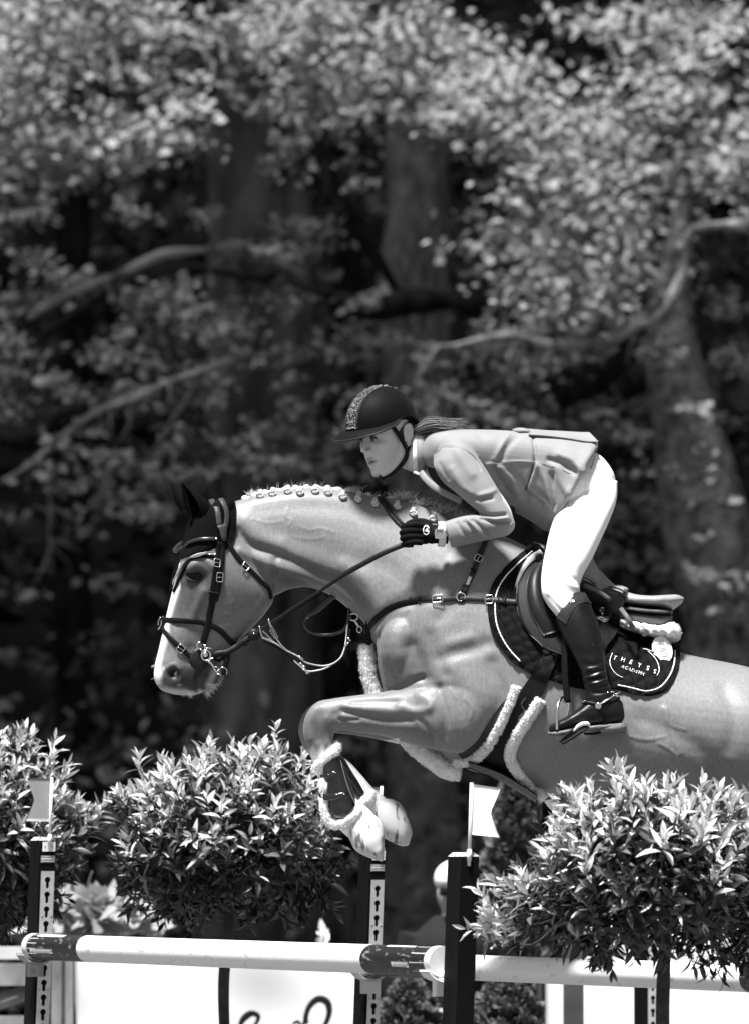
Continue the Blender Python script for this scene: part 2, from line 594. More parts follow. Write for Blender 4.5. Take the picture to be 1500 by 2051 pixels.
def bark_tube(pts, r, n, m, amp, seed):
    V, F = tube(pts, r, n, m)
    rg = np.random.default_rng(seed)
    K = rg.normal(0, 1, (14, 3))*[6, 6, 1.6]
    nz = sum(np.sin(V @ kk + i*1.7) for i, kk in enumerate(K))/math.sqrt(14)
    k = n*m
    C = np.repeat(V[:k].reshape(n, m, 3).mean(1), m, 0); D = V[:k] - C
    V[:k] += D*(nz[:k, None]*amp)
    return V, F

def pxs(d): return (d - CAM_Y)/FPX
def limb_pts(pts, y):
    return [P(p[0], p[1], y + (p[2] if len(p) > 2 else 0)) for p in pts]

def area(rng, n, u0, u1, v0, v1, y0, y1, s0=.7, s1=1.2, holes=()):
    out = []
    t = 0
    while len(out) < n and t < n*20:
        t += 1
        u, v = rng.uniform(u0, u1), rng.uniform(v0, v1)
        if any(((u-h[0])/h[2])**2 + ((v-h[1])/h[3])**2 < 1 for h in holes): continue
        out.append((P(u, v, YB(rng.uniform(y0, y1))), rng.uniform(s0, s1)))
    return out

def ell(rng, lst, y0, y1, s0=.6, s1=1.1):
    out = []
    for (u, v, ru, rv, n) in lst:
        for i in range(int(n*.44 + .5)):
            a = rng.uniform(0, 6.283); r = math.sqrt(rng.uniform(0, 1))
            out.append((P(u + ru*r*math.cos(a), v + rv*r*math.sin(a), YB(rng.uniform(y0, y1))), rng.uniform(s0, s1)))
    return out

def tree(label, base_u, y, trunk, limbs, clusters, tm, lm, lf, name='beech_tree', shade_canopy=None, size=.062, per=62):
    """trunk: list of (u, v, radius px); limbs: list of ([(u, v)], r0 px, r1 px)"""
    y = YB(y)
    s = pxs(y)
    pts = [P(a, b, y) for a, b, r in trunk]; rr = [r*s for a, b, r in trunk]
    foot = np.array([pts[-1][0], y, -.3])
    pts = pts + [foot]; rr = rr + [rr[-1]*1.35]
    top = np.array(pts[0]) + [0, 0, 9.0*BS]
    pts = [top] + pts; rr = [rr[0]*.55] + rr
    t = thing(name, label, 'tree', (foot[0], y, 0))
    obj('trunk', *bark_tube(pts, rr, 120, 36, .16, int(abs(base_u)) + 3), tm, t)
    for i, L in enumerate(limbs):
        mm = L[3] if len(L) > 3 else lm
        yy = YB(L[4]) if len(L) > 4 else y
        ss = pxs(yy)
        q = limb_pts(L[0], yy)
        rb = np.random.default_rng(i*7 + int(abs(base_u)))
        rad = np.linspace(L[1], L[2], len(q))*ss*rb.uniform(.75, 1.25, len(q))
        q = [np.array(p) + rb.normal(0, 3.5*ss, 3) for p in q]
        bo = obj('branch', *bark_tube(q, rad, 12*len(q), 12, .30, i), mm, t)
        cq = catmull(np.array(q), 40)
        for k in range(7 if len(q) > 3 else 2):           # side twigs
            a = cq[rb.integers(2, 38)]
            d = rb.normal(0, 1, 3)*[1, .5, .8] + [0, 0, -.25]; d /= np.linalg.norm(d)
            ln = rb.uniform(40, 110)*ss
            obj('twig', *tube([a, a + d*ln*.5 + rb.normal(0, 6*ss, 3), a + d*ln + rb.normal(0, 9*ss, 3) + [0, 0, -12*ss]], [2.6*ss, 2*ss, 1*ss], 12, 6), mm, bo)
    rg = np.random.default_rng(int(abs(base_u)) + 17)
    cl = clusters(rg)
    V, F = foliage(cl, rg, per, size)
    tag(obj('crown', V, F, lf, t), kind='stuff')
    if shade_canopy:  # unseen oversized leaf cards added overhead to shade the wood below
        cx, cy, cz, rx, ry, rz, k = shade_canopy
        q = rg.normal(0, 1, (k, 3)); q /= np.linalg.norm(q, axis=1, keepdims=True)
        q *= rg.uniform(.4, 1, (k, 1))**.5
        c = np.array([cx*BS, YB(cy), 1.7 + (cz - 1.7)*BS]) + q*np.array([rx, ry, rz])*BS
        V, F = leaf_cards(c, rg.normal(0, 1, (k, 3)), rg.normal(0, .5, (k, 3)) + [0, 0, 1], .42*BS, rg)
        tag(obj('shade_canopy', V, to_faces(F), lf, t), kind='stuff')
    return t

t1 = tree('broad dark trunk with bright leafy boughs at upper left of picture', 500, 18.0,
     [(495, -60, 62), (500, 100, 66), (508, 300, 82), (520, 500, 98), (530, 900, 108), (540, 1500, 118)],
     [([(60, 640), (130, 588), (230, 546), (330, 508), (420, 503), (500, 520, 1.5), (550, 540, 5), (590, 560, 8.5)], 7, 17, M_LIMBP, 13.2),
      ([(60, 700), (200, 590), (300, 560), (380, 535), (470, 540), (560, 560)], 10, 16, M_BARK, 15.8),
      ([(60, 330), (180, 292), (310, 255), (390, 215), (425, 165), (430, 120)], 3, 5, M_LIMBP, 12.6),
      ([(230, 210), (300, 160), (380, 110), (450, 70), (560, 50)], 3, 6, M_LIMB, 13.8),
      ([(0, 965), (60, 930), (120, 880), (190, 828), (260, 798), (340, 768), (420, 735), (500, 700)], 5, 9, M_LIMBP, 13.6),
      ([(300, 930), (345, 850), (380, 790), (410, 745)], 4, 6, M_LIMB, 15.0),
      ([(0, 880), (70, 870), (110, 835), (170, 815)], 14, 17, M_BARK, 15.2),
      ([(98, 940), (104, 1010), (100, 1080), (104, 1145)], 3.5, 3, M_LIMB, 14.6),
      ([(0, 385), (10, 420), (18, 455)], 6, 4, M_LIMB, 14)],
     lambda r: ell(r, [(60, 90, 150, 120, 60), (50, 250, 120, 110, 46), (210, 60, 130, 80, 26), (180, 270, 150, 70, 34), (320, 285, 80, 26, 10), (80, 350, 110, 35, 14), (330, 120, 60, 60, 8), (370, 200, 45, 40, 7), (-120, 200, 120, 260, 50), (200, -120, 300, 80, 40)], 12.2, 14.0)
     + ell(r, [(60, 640, 130, 60, 8), (300, 660, 180, 60, 11), (160, 710, 160, 40, 7), (480, 650, 60, 50, 5), (60, 740, 60, 40, 4), (440, 740, 60, 30, 6), (280, 850, 200, 60, 8), (20, 800, 60, 60, 4), (120, 920, 100, 40, 4), (420, 930, 80, 50, 7), (340, 1010, 90, 40, 5)], 15.0, 16.8, .35, .75)
     + ell(r, [(100, 440, 160, 60, 12), (300, 430, 130, 60, 7), (40, 560, 90, 50, 8), (200, 600, 140, 50, 12), (400, 600, 100, 50, 8), (120, 820, 140, 80, 14), (330, 800, 150, 70, 12), (200, 960, 200, 60, 12)], 14.6, 16.4, .3, .6),
     mat('furrowed_bark', .07, .95, .9, 3.0, .08, 7, stretch=(1, 1, .3), spec=0.0), M_LIMB, M_BLEAF, shade_canopy=(-3.8, 18.6, 14, 6, 8, 3.2, 4600))
t2 = tree('grey trunk in the middle of the wood behind the rider', 832, 22.0,
     [(842, 60, 56), (836, 240, 60), (834, 420, 62), (834, 620, 64), (836, 1000, 66), (842, 1700, 70)],
     [([(560, 575), (640, 598), (740, 612), (840, 612), (960, 600), (1060, 596)], 18, 30, M_BARK, 16.0),
      ([(640, 280), (672, 350), (705, 430), (745, 500), (800, 590)], 8, 11, M_BARK, 17.0),
      ([(700, 470), (725, 452), (770, 445)], 6, 5, M_BARK, 17.0),
      ([(755, 30), (765, 110), (785, 160), (812, 210), (835, 255)], 4, 7, M_LIMBP, 13.4),
      ([(545, 385), (580, 345), (620, 310), (660, 260)], 5, 7, M_BARK, 14.5)],
     lambda r: ell(r, [(660, 100, 105, 110, 42), (560, 40, 90, 60, 18), (490, 95, 60, 30, 8), (720, 190, 50, 50, 10), (620, -100, 200, 70, 26), (600, 215, 30, 25, 4), (780, 60, 50, 60, 10)], 12.4, 14.2)
     + ell(r, [(600, 500, 70, 60, 12), (640, 740, 110, 60, 16), (560, 860, 120, 80, 14), (650, 930, 70, 70, 9), (760, 660, 80, 40, 6)], 16.4, 18.2, .4, .75)
     + ell(r, [(620, 320, 50, 70, 9), (570, 470, 60, 50, 8), (720, 330, 30, 60, 4), (640, 620, 120, 40, 10), (700, 820, 90, 60, 12), (560, 960, 90, 60, 9)], 15.0, 16.6, .3, .6),
     M_BARKL, M_LIMB, M_BLEAF, shade_canopy=(1.0, 20.5, 14.5, 6, 9, 3.4, 4600))
t3 = tree('leaning ivy clad trunk with pale bent bough at right edge', 1400, 13.4,
     [(1362, 470, 30), (1345, 640, 46), (1352, 720, 60), (1374, 850, 70), (1402, 1000, 74), (1432, 1150, 78), (1464, 1350, 84)],
     [([(1560, 440), (1500, 448), (1440, 455), (1392, 470), (1374, 520), (1356, 585), (1322, 628), (1270, 660), (1210, 688)], 10, 13, M_LIMBP, 12.3),
      ([(1230, 682), (1150, 694), (1090, 690), (1040, 672), (980, 676), (900, 690), (830, 684)], 9, 4, M_LIMBP, 12.9),
      ([(1290, 690), (1240, 730), (1180, 760), (1130, 775), (1105, 790)], 16, 30, M_BARK, 14.2),
      ([(1330, 720), (1300, 760), (1240, 790)], 34, 26, M_BARK, 14.6),
      ([(1520, 40), (1440, 70), (1370, 95), (1290, 110), (1200, 135), (1120, 165), (1040, 195)], 7, 3, M_LIMB, 13.0),
      ([(1500, 265), (1420, 250), (1390, 215), (1330, 175)], 8, 5, M_LIMB, 13.2)],
     lambda r: ell(r, [(860, 130, 80, 90, 24), (940, 190, 90, 90, 24), (1050, 170, 80, 60, 14), (1120, 270, 130, 80, 38), (1080, 380, 70, 60, 12), (1200, 360, 100, 90, 26), (1180, 460, 120, 70, 26), (1040, 500, 80, 60, 14), (1130, 590, 120, 60, 22), (1260, 540, 80, 90, 14),
       (1400, 120, 120, 100, 26), (1300, 200, 110, 80, 18), (1430, 320, 100, 60, 14), (1320, 60, 90, 40, 8), (1420, 345, 70, 30, 8), (1620, 250, 130, 260, 50), (1200, 40, 60, 30, 4), (1350, -120, 300, 60, 30)], 12.0, 14.2)
     + ell(r, [(1060, 640, 130, 30, 12), (1180, 650, 90, 40, 12), (980, 720, 110, 40, 10), (1120, 720, 90, 30, 8), (960, 800, 90, 60, 9), (1000, 860, 110, 40, 8)], 13.6, 15.0, .4, .8)
     + ell(r, [(1385, 860, 50, 120, 20), (1420, 1050, 50, 120, 18), (1450, 1180, 50, 100, 14), (1340, 700, 40, 60, 8)], 12.7, 12.95, .2, .4)
     + ell(r, [(1300, 900, 80, 120, 10), (1280, 1150, 100, 150, 16), (1460, 700, 70, 150, 12), (1440, 1350, 90, 80, 14), (1180, 820, 60, 60, 5)], 16.5, 18.5, .4, .8),
     mat('ivy_bark', .12, .9, .9, 8.0, .03, 30, spec=0.0), M_LIMBP, M_BLEAF, shade_canopy=(6.5, 18.6, 14, 6, 8, 3.2, 4600))
for k, (lab, u, y, r0, cl, cx) in enumerate([
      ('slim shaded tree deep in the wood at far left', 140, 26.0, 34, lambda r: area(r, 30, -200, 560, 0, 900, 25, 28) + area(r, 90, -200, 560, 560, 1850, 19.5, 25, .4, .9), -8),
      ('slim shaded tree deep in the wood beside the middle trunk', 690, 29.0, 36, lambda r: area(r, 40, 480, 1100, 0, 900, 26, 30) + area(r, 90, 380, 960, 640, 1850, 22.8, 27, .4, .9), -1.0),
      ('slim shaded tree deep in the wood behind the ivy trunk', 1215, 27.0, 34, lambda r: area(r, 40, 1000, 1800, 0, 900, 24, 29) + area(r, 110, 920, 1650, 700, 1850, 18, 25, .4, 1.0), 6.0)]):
    tree(lab, u, y, [(u, -50, r0*.8), (u+6, 600, r0), (u+2, 1500, r0*1.15)], [], cl, M_BARK, M_LIMB, M_BLEAF2, name='woodland_tree', shade_canopy=(cx, y - 1, 13.5, 6.5, 7, 4.0, 4600), size=.075, per=42)
# more of the same trees carry the edge of the wood on to both sides
def copy_tree(o, parent=None):
    c = o.copy(); COL.objects.link(c)
    if parent is not None:
        c.parent = parent; c.matrix_parent_inverse = o.matrix_parent_inverse.copy()
    for ch in o.children:
        if not ch.name.startswith('shade_canopy'): copy_tree(ch, c)
    return c
for src, dx, dy in ((t1, -4.8, .5), (t2, -7.4, 1.0), (t1, -9.8, -1.0), (t3, 4.8, .5), (t2, 7.2, 1.5), (t3, 9.8, -1.0)):
    c = copy_tree(src); c.location.x += dx; c.location.y += dy
    tag(c, '%s beech tree of the wood beyond the %s edge of picture' % (('first', 'second', 'third')[0 if abs(dx) < 5 else (1 if abs(dx) < 8 else 2)], 'left' if dx < 0 else 'right'), 'tree', 'beech trees along the edge of the wood')
# the rest of the wood further back reads as one mass
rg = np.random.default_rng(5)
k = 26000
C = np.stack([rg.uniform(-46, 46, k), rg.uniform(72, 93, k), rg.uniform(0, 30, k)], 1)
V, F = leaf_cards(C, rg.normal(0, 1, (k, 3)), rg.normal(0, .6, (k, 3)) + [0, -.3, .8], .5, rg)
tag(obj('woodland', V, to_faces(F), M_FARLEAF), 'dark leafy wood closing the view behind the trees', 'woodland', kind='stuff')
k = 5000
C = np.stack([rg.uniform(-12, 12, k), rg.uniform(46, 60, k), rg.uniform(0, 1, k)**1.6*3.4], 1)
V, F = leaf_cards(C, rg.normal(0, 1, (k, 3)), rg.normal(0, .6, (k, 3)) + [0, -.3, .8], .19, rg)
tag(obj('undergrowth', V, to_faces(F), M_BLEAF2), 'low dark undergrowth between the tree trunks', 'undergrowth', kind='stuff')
# ================================================================== HORSE
# side-view stations: top u,v, bottom u,v, half width, depth, egg (wider on top > 0), squareness
torso = [
 (752, 1262, 758, 1345, .085, 0, -.1, 1),
 (775, 1205, 772, 1395, .150, 0, -.1, .95),
 (815, 1150, 806, 1440, .190, 0, -.15, .92),
 (870, 1070, 862, 1490, .215, 0, -.22, .92),
 (930, 1050, 905, 1528, .230, 0, -.26, .92),
 (1000, 1070, 960, 1545, .250, 0, -.24, .92),
 (1070, 1105, 1020, 1562, .275, 0, -.18, .92),
 (1150, 1185, 1092, 1588, .305, 0, -.10, .92),
 (1250, 1262, 1190, 1622, .330, 0, -.05, .95),
 (1360, 1306, 1310, 1640, .335, 0, -.02, .95),
 (1500, 1337, 1450, 1640, .320, 0, .04, .95),
 (1630, 1380, 1590, 1650, .320, 0, .06, .95),
 (1760, 1445, 1710, 1690, .310, 0, .05, .95),
 (1850, 1545, 1810, 1720, .230, 0, 0, 1),
 (1880, 1610, 1868, 1690, .110, 0, 0, 1)]
neck = [
 (1040, 1090, 800, 1350, .190, 0, -.25, .95),
 (965, 1052, 750, 1290, .165, 0, -.28, .95),
 (890, 1028, 729, 1248, .140, 0, -.30, .95),
 (815, 1003, 703, 1224, .120, 0, -.30, .95),
 (748, 992, 664, 1194, .106, 0, -.28, .95),
 (682, 981, 620, 1177, .098, 0, -.24, .95),
 (604, 977, 578, 1181, .092, 0, -.18, .95),
 (535, 989, 548, 1192, .088, 0, -.08, .95),
 (485, 1000, 520, 1180, .082, 0, 0, .95),
 (440, 1015, 470, 1150, .070, 0, 0, 1)]
head = [
 (440, 1003, 466, 1004, .035, 0, 0, 1),
 (412, 1012, 490, 1040, .068, 0, 0, 1),
 (385, 1040, 520, 1100, .088, 0, 0, .9),
 (370, 1082, 541, 1155, .102, 0, .02, .85),
 (358, 1130, 549, 1196, .108, 0, .05, .82),
 (346, 1180, 532, 1228, .096, 0, -.02, .8),
 (335, 1225, 503, 1260, .080, 0, -.05, .8),
 (325, 1270, 470, 1293, .067, 0, -.03, .82),
 (316, 1308, 448, 1326, .059, 0, 0, .85),
 (309, 1338, 440, 1348, .060, 0, .08, .85),
 (309, 1362, 428, 1366, .058, 0, .1, .85),
 (322, 1382, 410, 1384, .046, 0, .1, .9),
 (348, 1392, 388, 1394, .020, 0, 0, 1)]
def foreleg(du, dv, y, s):
    r = [
     (950, 1330, 985, 1470, .075, -.17),
     (905, 1345, 935, 1506, .085, -.165),
     (852, 1362, 880, 1504, .082, -.155),
     (803, 1379, 814, 1489, .070, -.145),
     (760, 1387, 772, 1476, .060, -.14),
     (706, 1394, 722, 1469, .051, -.135),
     (664, 1400, 686, 1464, .048, -.13),
     (634, 1407, 672, 1466, .049, -.13),
     (612, 1434, 668, 1476, .047, -.13),
     (607, 1462, 668, 1490, .044, -.13),
     (614, 1494, 671, 1508, .040, -.13),
     (627, 1530, 678, 1535, .034, -.13),
     (640, 1570, 690, 1562, .029, -.13),
     (652, 1608, 704, 1590, .029, -.13),
     (667, 1644, 722, 1608, .034, -.13),
     (682, 1664, 742, 1624, .036, -.13),
     (697, 1678, 754, 1640, .036, -.13)]
    return [(a[0]+du*min(1, i/4), a[1]+dv*min(1, i/4), a[2]+du*min(1, i/4), a[3]+dv*min(1, i/4), a[4], s*abs(a[5]) , 0, .95) for i, a in enumerate(r)]
near_leg = foreleg(0, 0, 0, -1)
# far foreleg: a touch higher and further forward at the knee, cannon swung back
far_pts = [
 (950, 1330, 985, 1470, .075, .17), (905, 1345, 935, 1508, .085, .165), (852, 1368, 880, 1508, .082, .155),
 (800, 1388, 812, 1494, .070, .145), (755, 1397, 768, 1484, .060, .14), (700, 1402, 716, 1474, .051, .135),
 (655, 1406, 680, 1470, .048, .13), (625, 1412, 665, 1470, .049, .13), (604, 1436, 660, 1478, .047, .13),
 (598, 1462, 662, 1490, .044, .13), (606, 1494, 668, 1502, .040, .13), (634, 1525, 680, 1512, .034, .13),
 (662, 1552, 703, 1530, .029, .13), (690, 1582, 726, 1555, .029, .13), (712, 1612, 746, 1578, .033, .13),
 (735, 1640, 765, 1592, .036, .13), (752, 1660, 776, 1602, .034, .13)]
far_leg = [a[:4] + (a[4], a[5], 0, .95) for a in far_pts]
def hindleg(s):
    r = [(1640, 1480, 1780, 1500, .10, .14), (1610, 1580, 1800, 1600, .13, .16), (1625, 1700, 1790, 1690, .11, .16),
         (1665, 1790, 1790, 1770, .080, .15), (1720, 1870, 1810, 1840, .058, .14), (1765, 1935, 1838, 1905, .045, .13),
         (1780, 1980, 1848, 1960, .040, .13), (1776, 2040, 1826, 2035, .030, .13), (1766, 2110, 1812, 2110, .028, .13),
         (1758, 2165, 1812, 2168, .034, .13), (1764, 2200, 1812, 2212, .033, .13), (1775, 2225, 1818, 2240, .034, .13)]
    return [(a[0]+s*14, a[1], a[2]+s*14, a[3], a[4], s*a[5], 0, 1) for a in r]
parts = [loft(torso, 90, 56), loft(neck, 60, 48), loft(head, 70, 48), loft(near_leg, 80, 32), loft(far_leg, 80, 32),
         loft(hindleg(-1), 60, 28), loft(hindleg(1), 60, 28)]
# cheeks, eye brows, muscles laid on as flattened bodies before the skin is drawn over them
def lump(u, v, y, ru, rv, ry, rot=0):
    a = math.radians(rot)
    M = np.array([[math.cos(a), 0, math.sin(a)], [0, 1, 0], [-math.sin(a), 0, math.cos(a)]])
    return [ball(P(u, v, s*y), (ru*PX, ry, rv*PX), 14, 20, M) for s in (-1, 1)]
for a in [(478, 1185, .052, 62, 66, .040, 25), (396, 1142, .072, 30, 22, .036, 20), (345, 1352, .030, 30, 24, .030, 0),
          (425, 1352, .012, 24, 22, .034, 0), (385, 1378, .020, 26, 14, .030, 0),
          (820, 1300, .115, 62, 80, .085, 0), (965, 1380, .150, 80, 110, .095, -30),
          (910, 1455, .150, 62, 45, .085, 0),
          (1700, 1520, .15, 120, 130, .17, 0)]:
    parts += lump(*a)
HV, HF = remesh(parts, 0.0046)
HV = vsmooth(HV, HF, 34, 0.5, -0.505)
strokes = [
 # head
 ([(372, 1142), (384, 1128), (408, 1126), (420, 1136)], 8, .007, .03), ([(391, 1154)], 15, -.010, .03),
 ([(400, 1186), (388, 1215), (378, 1240)], 9, .006, .02), ([(362, 1180), (356, 1215), (350, 1250)], 14, -.007, .02),
 ([(432, 1160), (428, 1200), (418, 1235)], 14, -.005, .02), ([(470, 1238), (440, 1245), (415, 1255)], 9, -.004, .02),
 ([(505, 1210), (470, 1220), (445, 1222)], 6, -.003, .02),
 ([(342, 1351)], 9, -.022, .012), ([(352, 1342), (360, 1354), (355, 1368)], 5, .005, .012), ([(330, 1340), (344, 1333), (356, 1340)], 5, .004, .012),
 ([(394, 1388), (389, 1368), (393, 1350), (405, 1330), (418, 1315)], 4, -.008, .01),
 ([(402, 1372), (412, 1358)], 6, .004, .01), ([(375, 1300), (372, 1325)], 10, -.004, .01),
 ([(548, 1165), (547, 1190), (533, 1222), (510, 1250), (480, 1278)], 6, .004, .02),
 # neck
 ([(474, 1064), (496, 1089), (550, 1107), (604, 1132), (644, 1150), (676, 1161), (712, 1194), (737, 1238)], 9, -.011),
 ([(478, 1104), (532, 1126), (604, 1152), (676, 1188), (723, 1232)], 11, .010),
 ([(546, 1150), (572, 1160), (612, 1170)], 10, -.012), ([(552, 1120), (549, 1150), (545, 1178)], 6, -.006),
 ([(490, 1045), (520, 1075), (560, 1090)], 16, .006), ([(560, 1065), (640, 1095), (720, 1125)], 22, -.005),
 ([(510, 1003), (600, 996), (690, 1000), (760, 1018)], 14, .003), ([(520, 1022), (600, 1014), (690, 1020), (760, 1040)], 16, -.002),
 ([(575, 1020), (574, 1036), (584, 1043), (580, 1052)], 3.2, .0013), ([(600, 1055), (622, 1062), (640, 1058), (668, 1066)], 3.2, .0012),
 ([(505, 1040), (540, 1048), (565, 1044)], 3.2, .0010), ([(590, 1075), (625, 1080), (650, 1076)], 3.2, .0010),
 ([(745, 1120), (790, 1150), (815, 1200)], 20, -.006), ([(690, 1130), (740, 1170), (760, 1215)], 14, .006),
 # shoulder and breast
 ([(742, 1262), (772, 1228), (812, 1210), (860, 1200)], 9, -.008), ([(780, 1270), (800, 1310)], 26, .010),
 ([(824, 1296), (838, 1325), (848, 1358)], 17, -.016), ([(760, 1384), (800, 1374), (842, 1360)], 7, -.012, .1),
 ([(862, 1275), (872, 1320), (890, 1350)], 12, -.006), ([(884, 1317), (915, 1309), (945, 1300), (975, 1289)], 14, -.008),
 ([(900, 1290), (940, 1278)], 12, .005), ([(880, 1240), (900, 1215), (915, 1180)], 14, -.005),
 ([(905, 1340), (950, 1400), (950, 1460)], 30, .010), ([(880, 1380), (890, 1430), (890, 1475)], 9, -.008, .1),
 ([(985, 1330), (1000, 1400), (975, 1470)], 14, -.009), ([(775, 1330), (790, 1355)], 8, -.006), ([(842, 1395), (862, 1410)], 10, .006, .1),
 # forearm and knee
 ([(686, 1424), (724, 1434), (771, 1443), (822, 1442)], 7.5, -.009, .05), ([(706, 1408), (753, 1405), (796, 1406)], 5.5, -.004, .05),
 ([(683, 1442), (717, 1443)], 3.5, -.006, .05), ([(690, 1416), (740, 1420), (800, 1424)], 6, .004, .05),
 ([(800, 1415), (830, 1425), (860, 1420)], 8, .006, .05), ([(840, 1440), (862, 1470), (870, 1490)], 5, -.006, .05),
 ([(628, 1420), (618, 1450), (622, 1480)], 6, .004, .05), ([(640, 1430), (636, 1455), (640, 1480)], 8, -.004, .05),
 ([(655, 1440), (662, 1465), (658, 1490)], 6, .004, .05), ([(672, 1430), (690, 1452)], 6, -.004, .05),
 # barrel and flank
 ([(1290, 1440), (1360, 1475), (1420, 1520), (1450, 1570)], 20, -.008), ([(1330, 1420), (1345, 1470), (1360, 1510)], 7, .004),
 ([(1320, 1490), (1345, 1505), (1362, 1525), (1366, 1545)], 3.2, .0026), ([(1240, 1470), (1300, 1482), (1330, 1476)], 3.2, .002),
 ([(1335, 1420), (1340, 1450), (1372, 1462)], 3.2, .002), ([(1450, 1380), (1470, 1440), (1460, 1500)], 16, -.006),
 ([(1120, 1480), (1130, 1530)], 16, -.004), ([(1190, 1500), (1200, 1550)], 16, -.003), ([(1256, 1510), (1262, 1560)], 16, -.003),
 ([(930, 1400), (945, 1420), (940, 1440)], 3.2, .0018), ([(900, 1380), (915, 1400)], 3.2, .0015),
]
HV = sculpt(HV, HF, strokes)
HV = vsmooth(HV, HF, 1, 0.5, -0.5)
# the head is turned a little towards the camera
PIV = P(520, 1060, 0.0)
YAW = math.radians(7.0)
def head_turn(V):
    V = np.array(V, float)
    w = np.clip((PIV[0] - V[:, 0])/0.16, 0, 1); w = w*w*(3 - 2*w)
    a = YAW*w
    dx, dy = V[:, 0] - PIV[0], V[:, 1]
    V[:, 0] = PIV[0] + dx*np.cos(a) - dy*np.sin(a)
    V[:, 1] = dx*np.sin(a) + dy*np.cos(a)
    return V
Q = HV.copy(); Q[:, 1] = -np.abs(Q[:, 1]); HUV = proj(Q)
HY = HV[:, 1].copy()
HNf = vnormals(HV, HF)
# coat colour with painted muscle and underside shading: a light chestnut with darker face, knees and flank, pale blaze, stockings and muzzle rim
def gauss(c, s): return np.exp(-((HUV - np.array(c))**2 / np.array(s)**2).sum(1))
coat = np.full(len(HV), 0.175)
coat *= 1 - .60*gauss((372, 1200), (38, 80)) - .22*gauss((470, 1180), (70, 80))
coat *= 1 - .45*gauss((392, 1152), (30, 22)) - .45*gauss((391, 1154), (21, 14))
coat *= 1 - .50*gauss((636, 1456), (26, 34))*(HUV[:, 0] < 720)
coat *= 1 - .20*gauss((820, 1300), (50, 75))*1.7  # darker breast, deepened to paint in muscle shading
coat *= 1 - .45*gauss((590, 1160), (55, 26))  # lower neck triangle, dark tone plus painted shading
coat *= 1 - .25*np.exp(-(seg_dist(HUV, [(500, 1095), (604, 1128), (680, 1158), (730, 1210)])/14)**2)  # shading painted along the neck groove
coat *= 1 - .30*np.exp(-(seg_dist(HUV, [(700, 1440), (800, 1450), (860, 1470)])/16)**2)  # shading painted along the lower forearm
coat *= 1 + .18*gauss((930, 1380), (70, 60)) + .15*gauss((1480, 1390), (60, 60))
coat *= 1 - .62*gauss((376, 1358), (58, 34)) - .22*gauss((400, 1335), (30, 30)) - .15*gauss((345, 1350), (22, 20))
mz = np.clip((HUV[:, 1] - 1322)/26, 0, 1)*np.clip((HUV[:, 0] - 318)/30, 0, 1)*(HUV[:, 1] < 1400)*(HUV[:, 0] < 436)
coat *= 1 - .62*mz
inn = np.exp(-((HUV - np.array((341, 1351)))**2).sum(1)/14.0**2)*(np.abs(HY) > .012)
coat *= 1 - .9*inn
head_m = (HUV[:, 0] < 470) & (HUV[:, 1] < 1400)
front = -HNf[:, 0]
blaze = np.clip((front - .55)/.25, 0, 1)*(HUV[:, 0] < 362)*(HUV[:, 1] > 1120)*(HUV[:, 1] < 1372)*(np.abs(HY) < .05)
coat = coat*(1 - blaze) + .75*blaze
lip = np.clip((-HNf[:, 2] - .45)/.3, 0, 1)*(HUV[:, 1] > 1370)*(HUV[:, 0] < 450)
coat = coat*(1 - .5*lip) + .35*lip
chin = np.clip(1 - seg_dist(HUV, [(425, 1345), (415, 1372)])/10, 0, 1)*(HUV[:, 0] > 404)
coat = coat*(1 - .6*chin) + .45*chin*.6
leg_t = np.clip((HUV[:, 1] - 1494 + (HUV[:, 0] - 640)*.25 + 5*np.sin(HUV[:, 0]*.33 + HY*60))/22, 0, 1)*(HUV[:, 0] < 800)*(HUV[:, 0] > 560)*(HUV[:, 1] > 1480)
coat = coat*(1 - leg_t) + .74*leg_t
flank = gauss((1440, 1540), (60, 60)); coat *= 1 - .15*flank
belly = np.clip((HUV[:, 1] - 1480)/120, 0, 1)*(HUV[:, 0] > 1000); coat *= 1 - .12*belly  # underside shade painted into the coat
HV = head_turn(HV)
horse = thing('horse', 'pale coated horse with plaited mane jumping over the poles', 'horse', P(1200, 2781, 0))
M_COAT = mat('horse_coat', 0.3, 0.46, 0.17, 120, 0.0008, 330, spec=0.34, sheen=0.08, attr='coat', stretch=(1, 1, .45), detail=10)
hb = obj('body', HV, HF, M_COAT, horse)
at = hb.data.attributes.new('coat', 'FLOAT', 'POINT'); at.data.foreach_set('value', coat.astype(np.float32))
HB = BVHTree.FromPolygons([tuple(v) for v in HV], HF.tolist())

# hooves
M_HOOF = mat('pale_hoof', 0.34, 0.45, -0.62, 24, 0.0003, 120, stretch=(2.6, 1, .7), detail=5, lo=.56, hi=.64)
def hoof(rows): 
    V, F = loft(rows, 24, 36)
    return V, F
obj('hoof', *hoof([(690, 1660, 744, 1630, .036, -.13, 0, .9), (693, 1668, 754, 1636, .046, -.13, 0, .9), (702, 1686, 766, 1652, .054, -.13, 0, .85),
     (710, 1702, 770, 1668, .058, -.13, 0, .8), (732, 1716, 770, 1684, .056, -.13, 0, .8), (752, 1723, 769.5, 1702, .05, -.13, 0, .9), (765, 1727, 769, 1720, .03, -.13)]), M_HOOF, horse)
obj('hoof', *hoof([(745, 1652, 762, 1600, .036, .13, 0, .9), (752, 1662, 772, 1600, .044, .13, 0, .9), (768, 1678, 790, 1603, .054, .13, 0, .85),
     (790, 1690, 806, 1616, .058, .13, 0, .8), (808, 1696, 820, 1645, .052, .13, 0, .8), (818, 1694, 826, 1670, .035, .13)]), M_HOOF, horse)
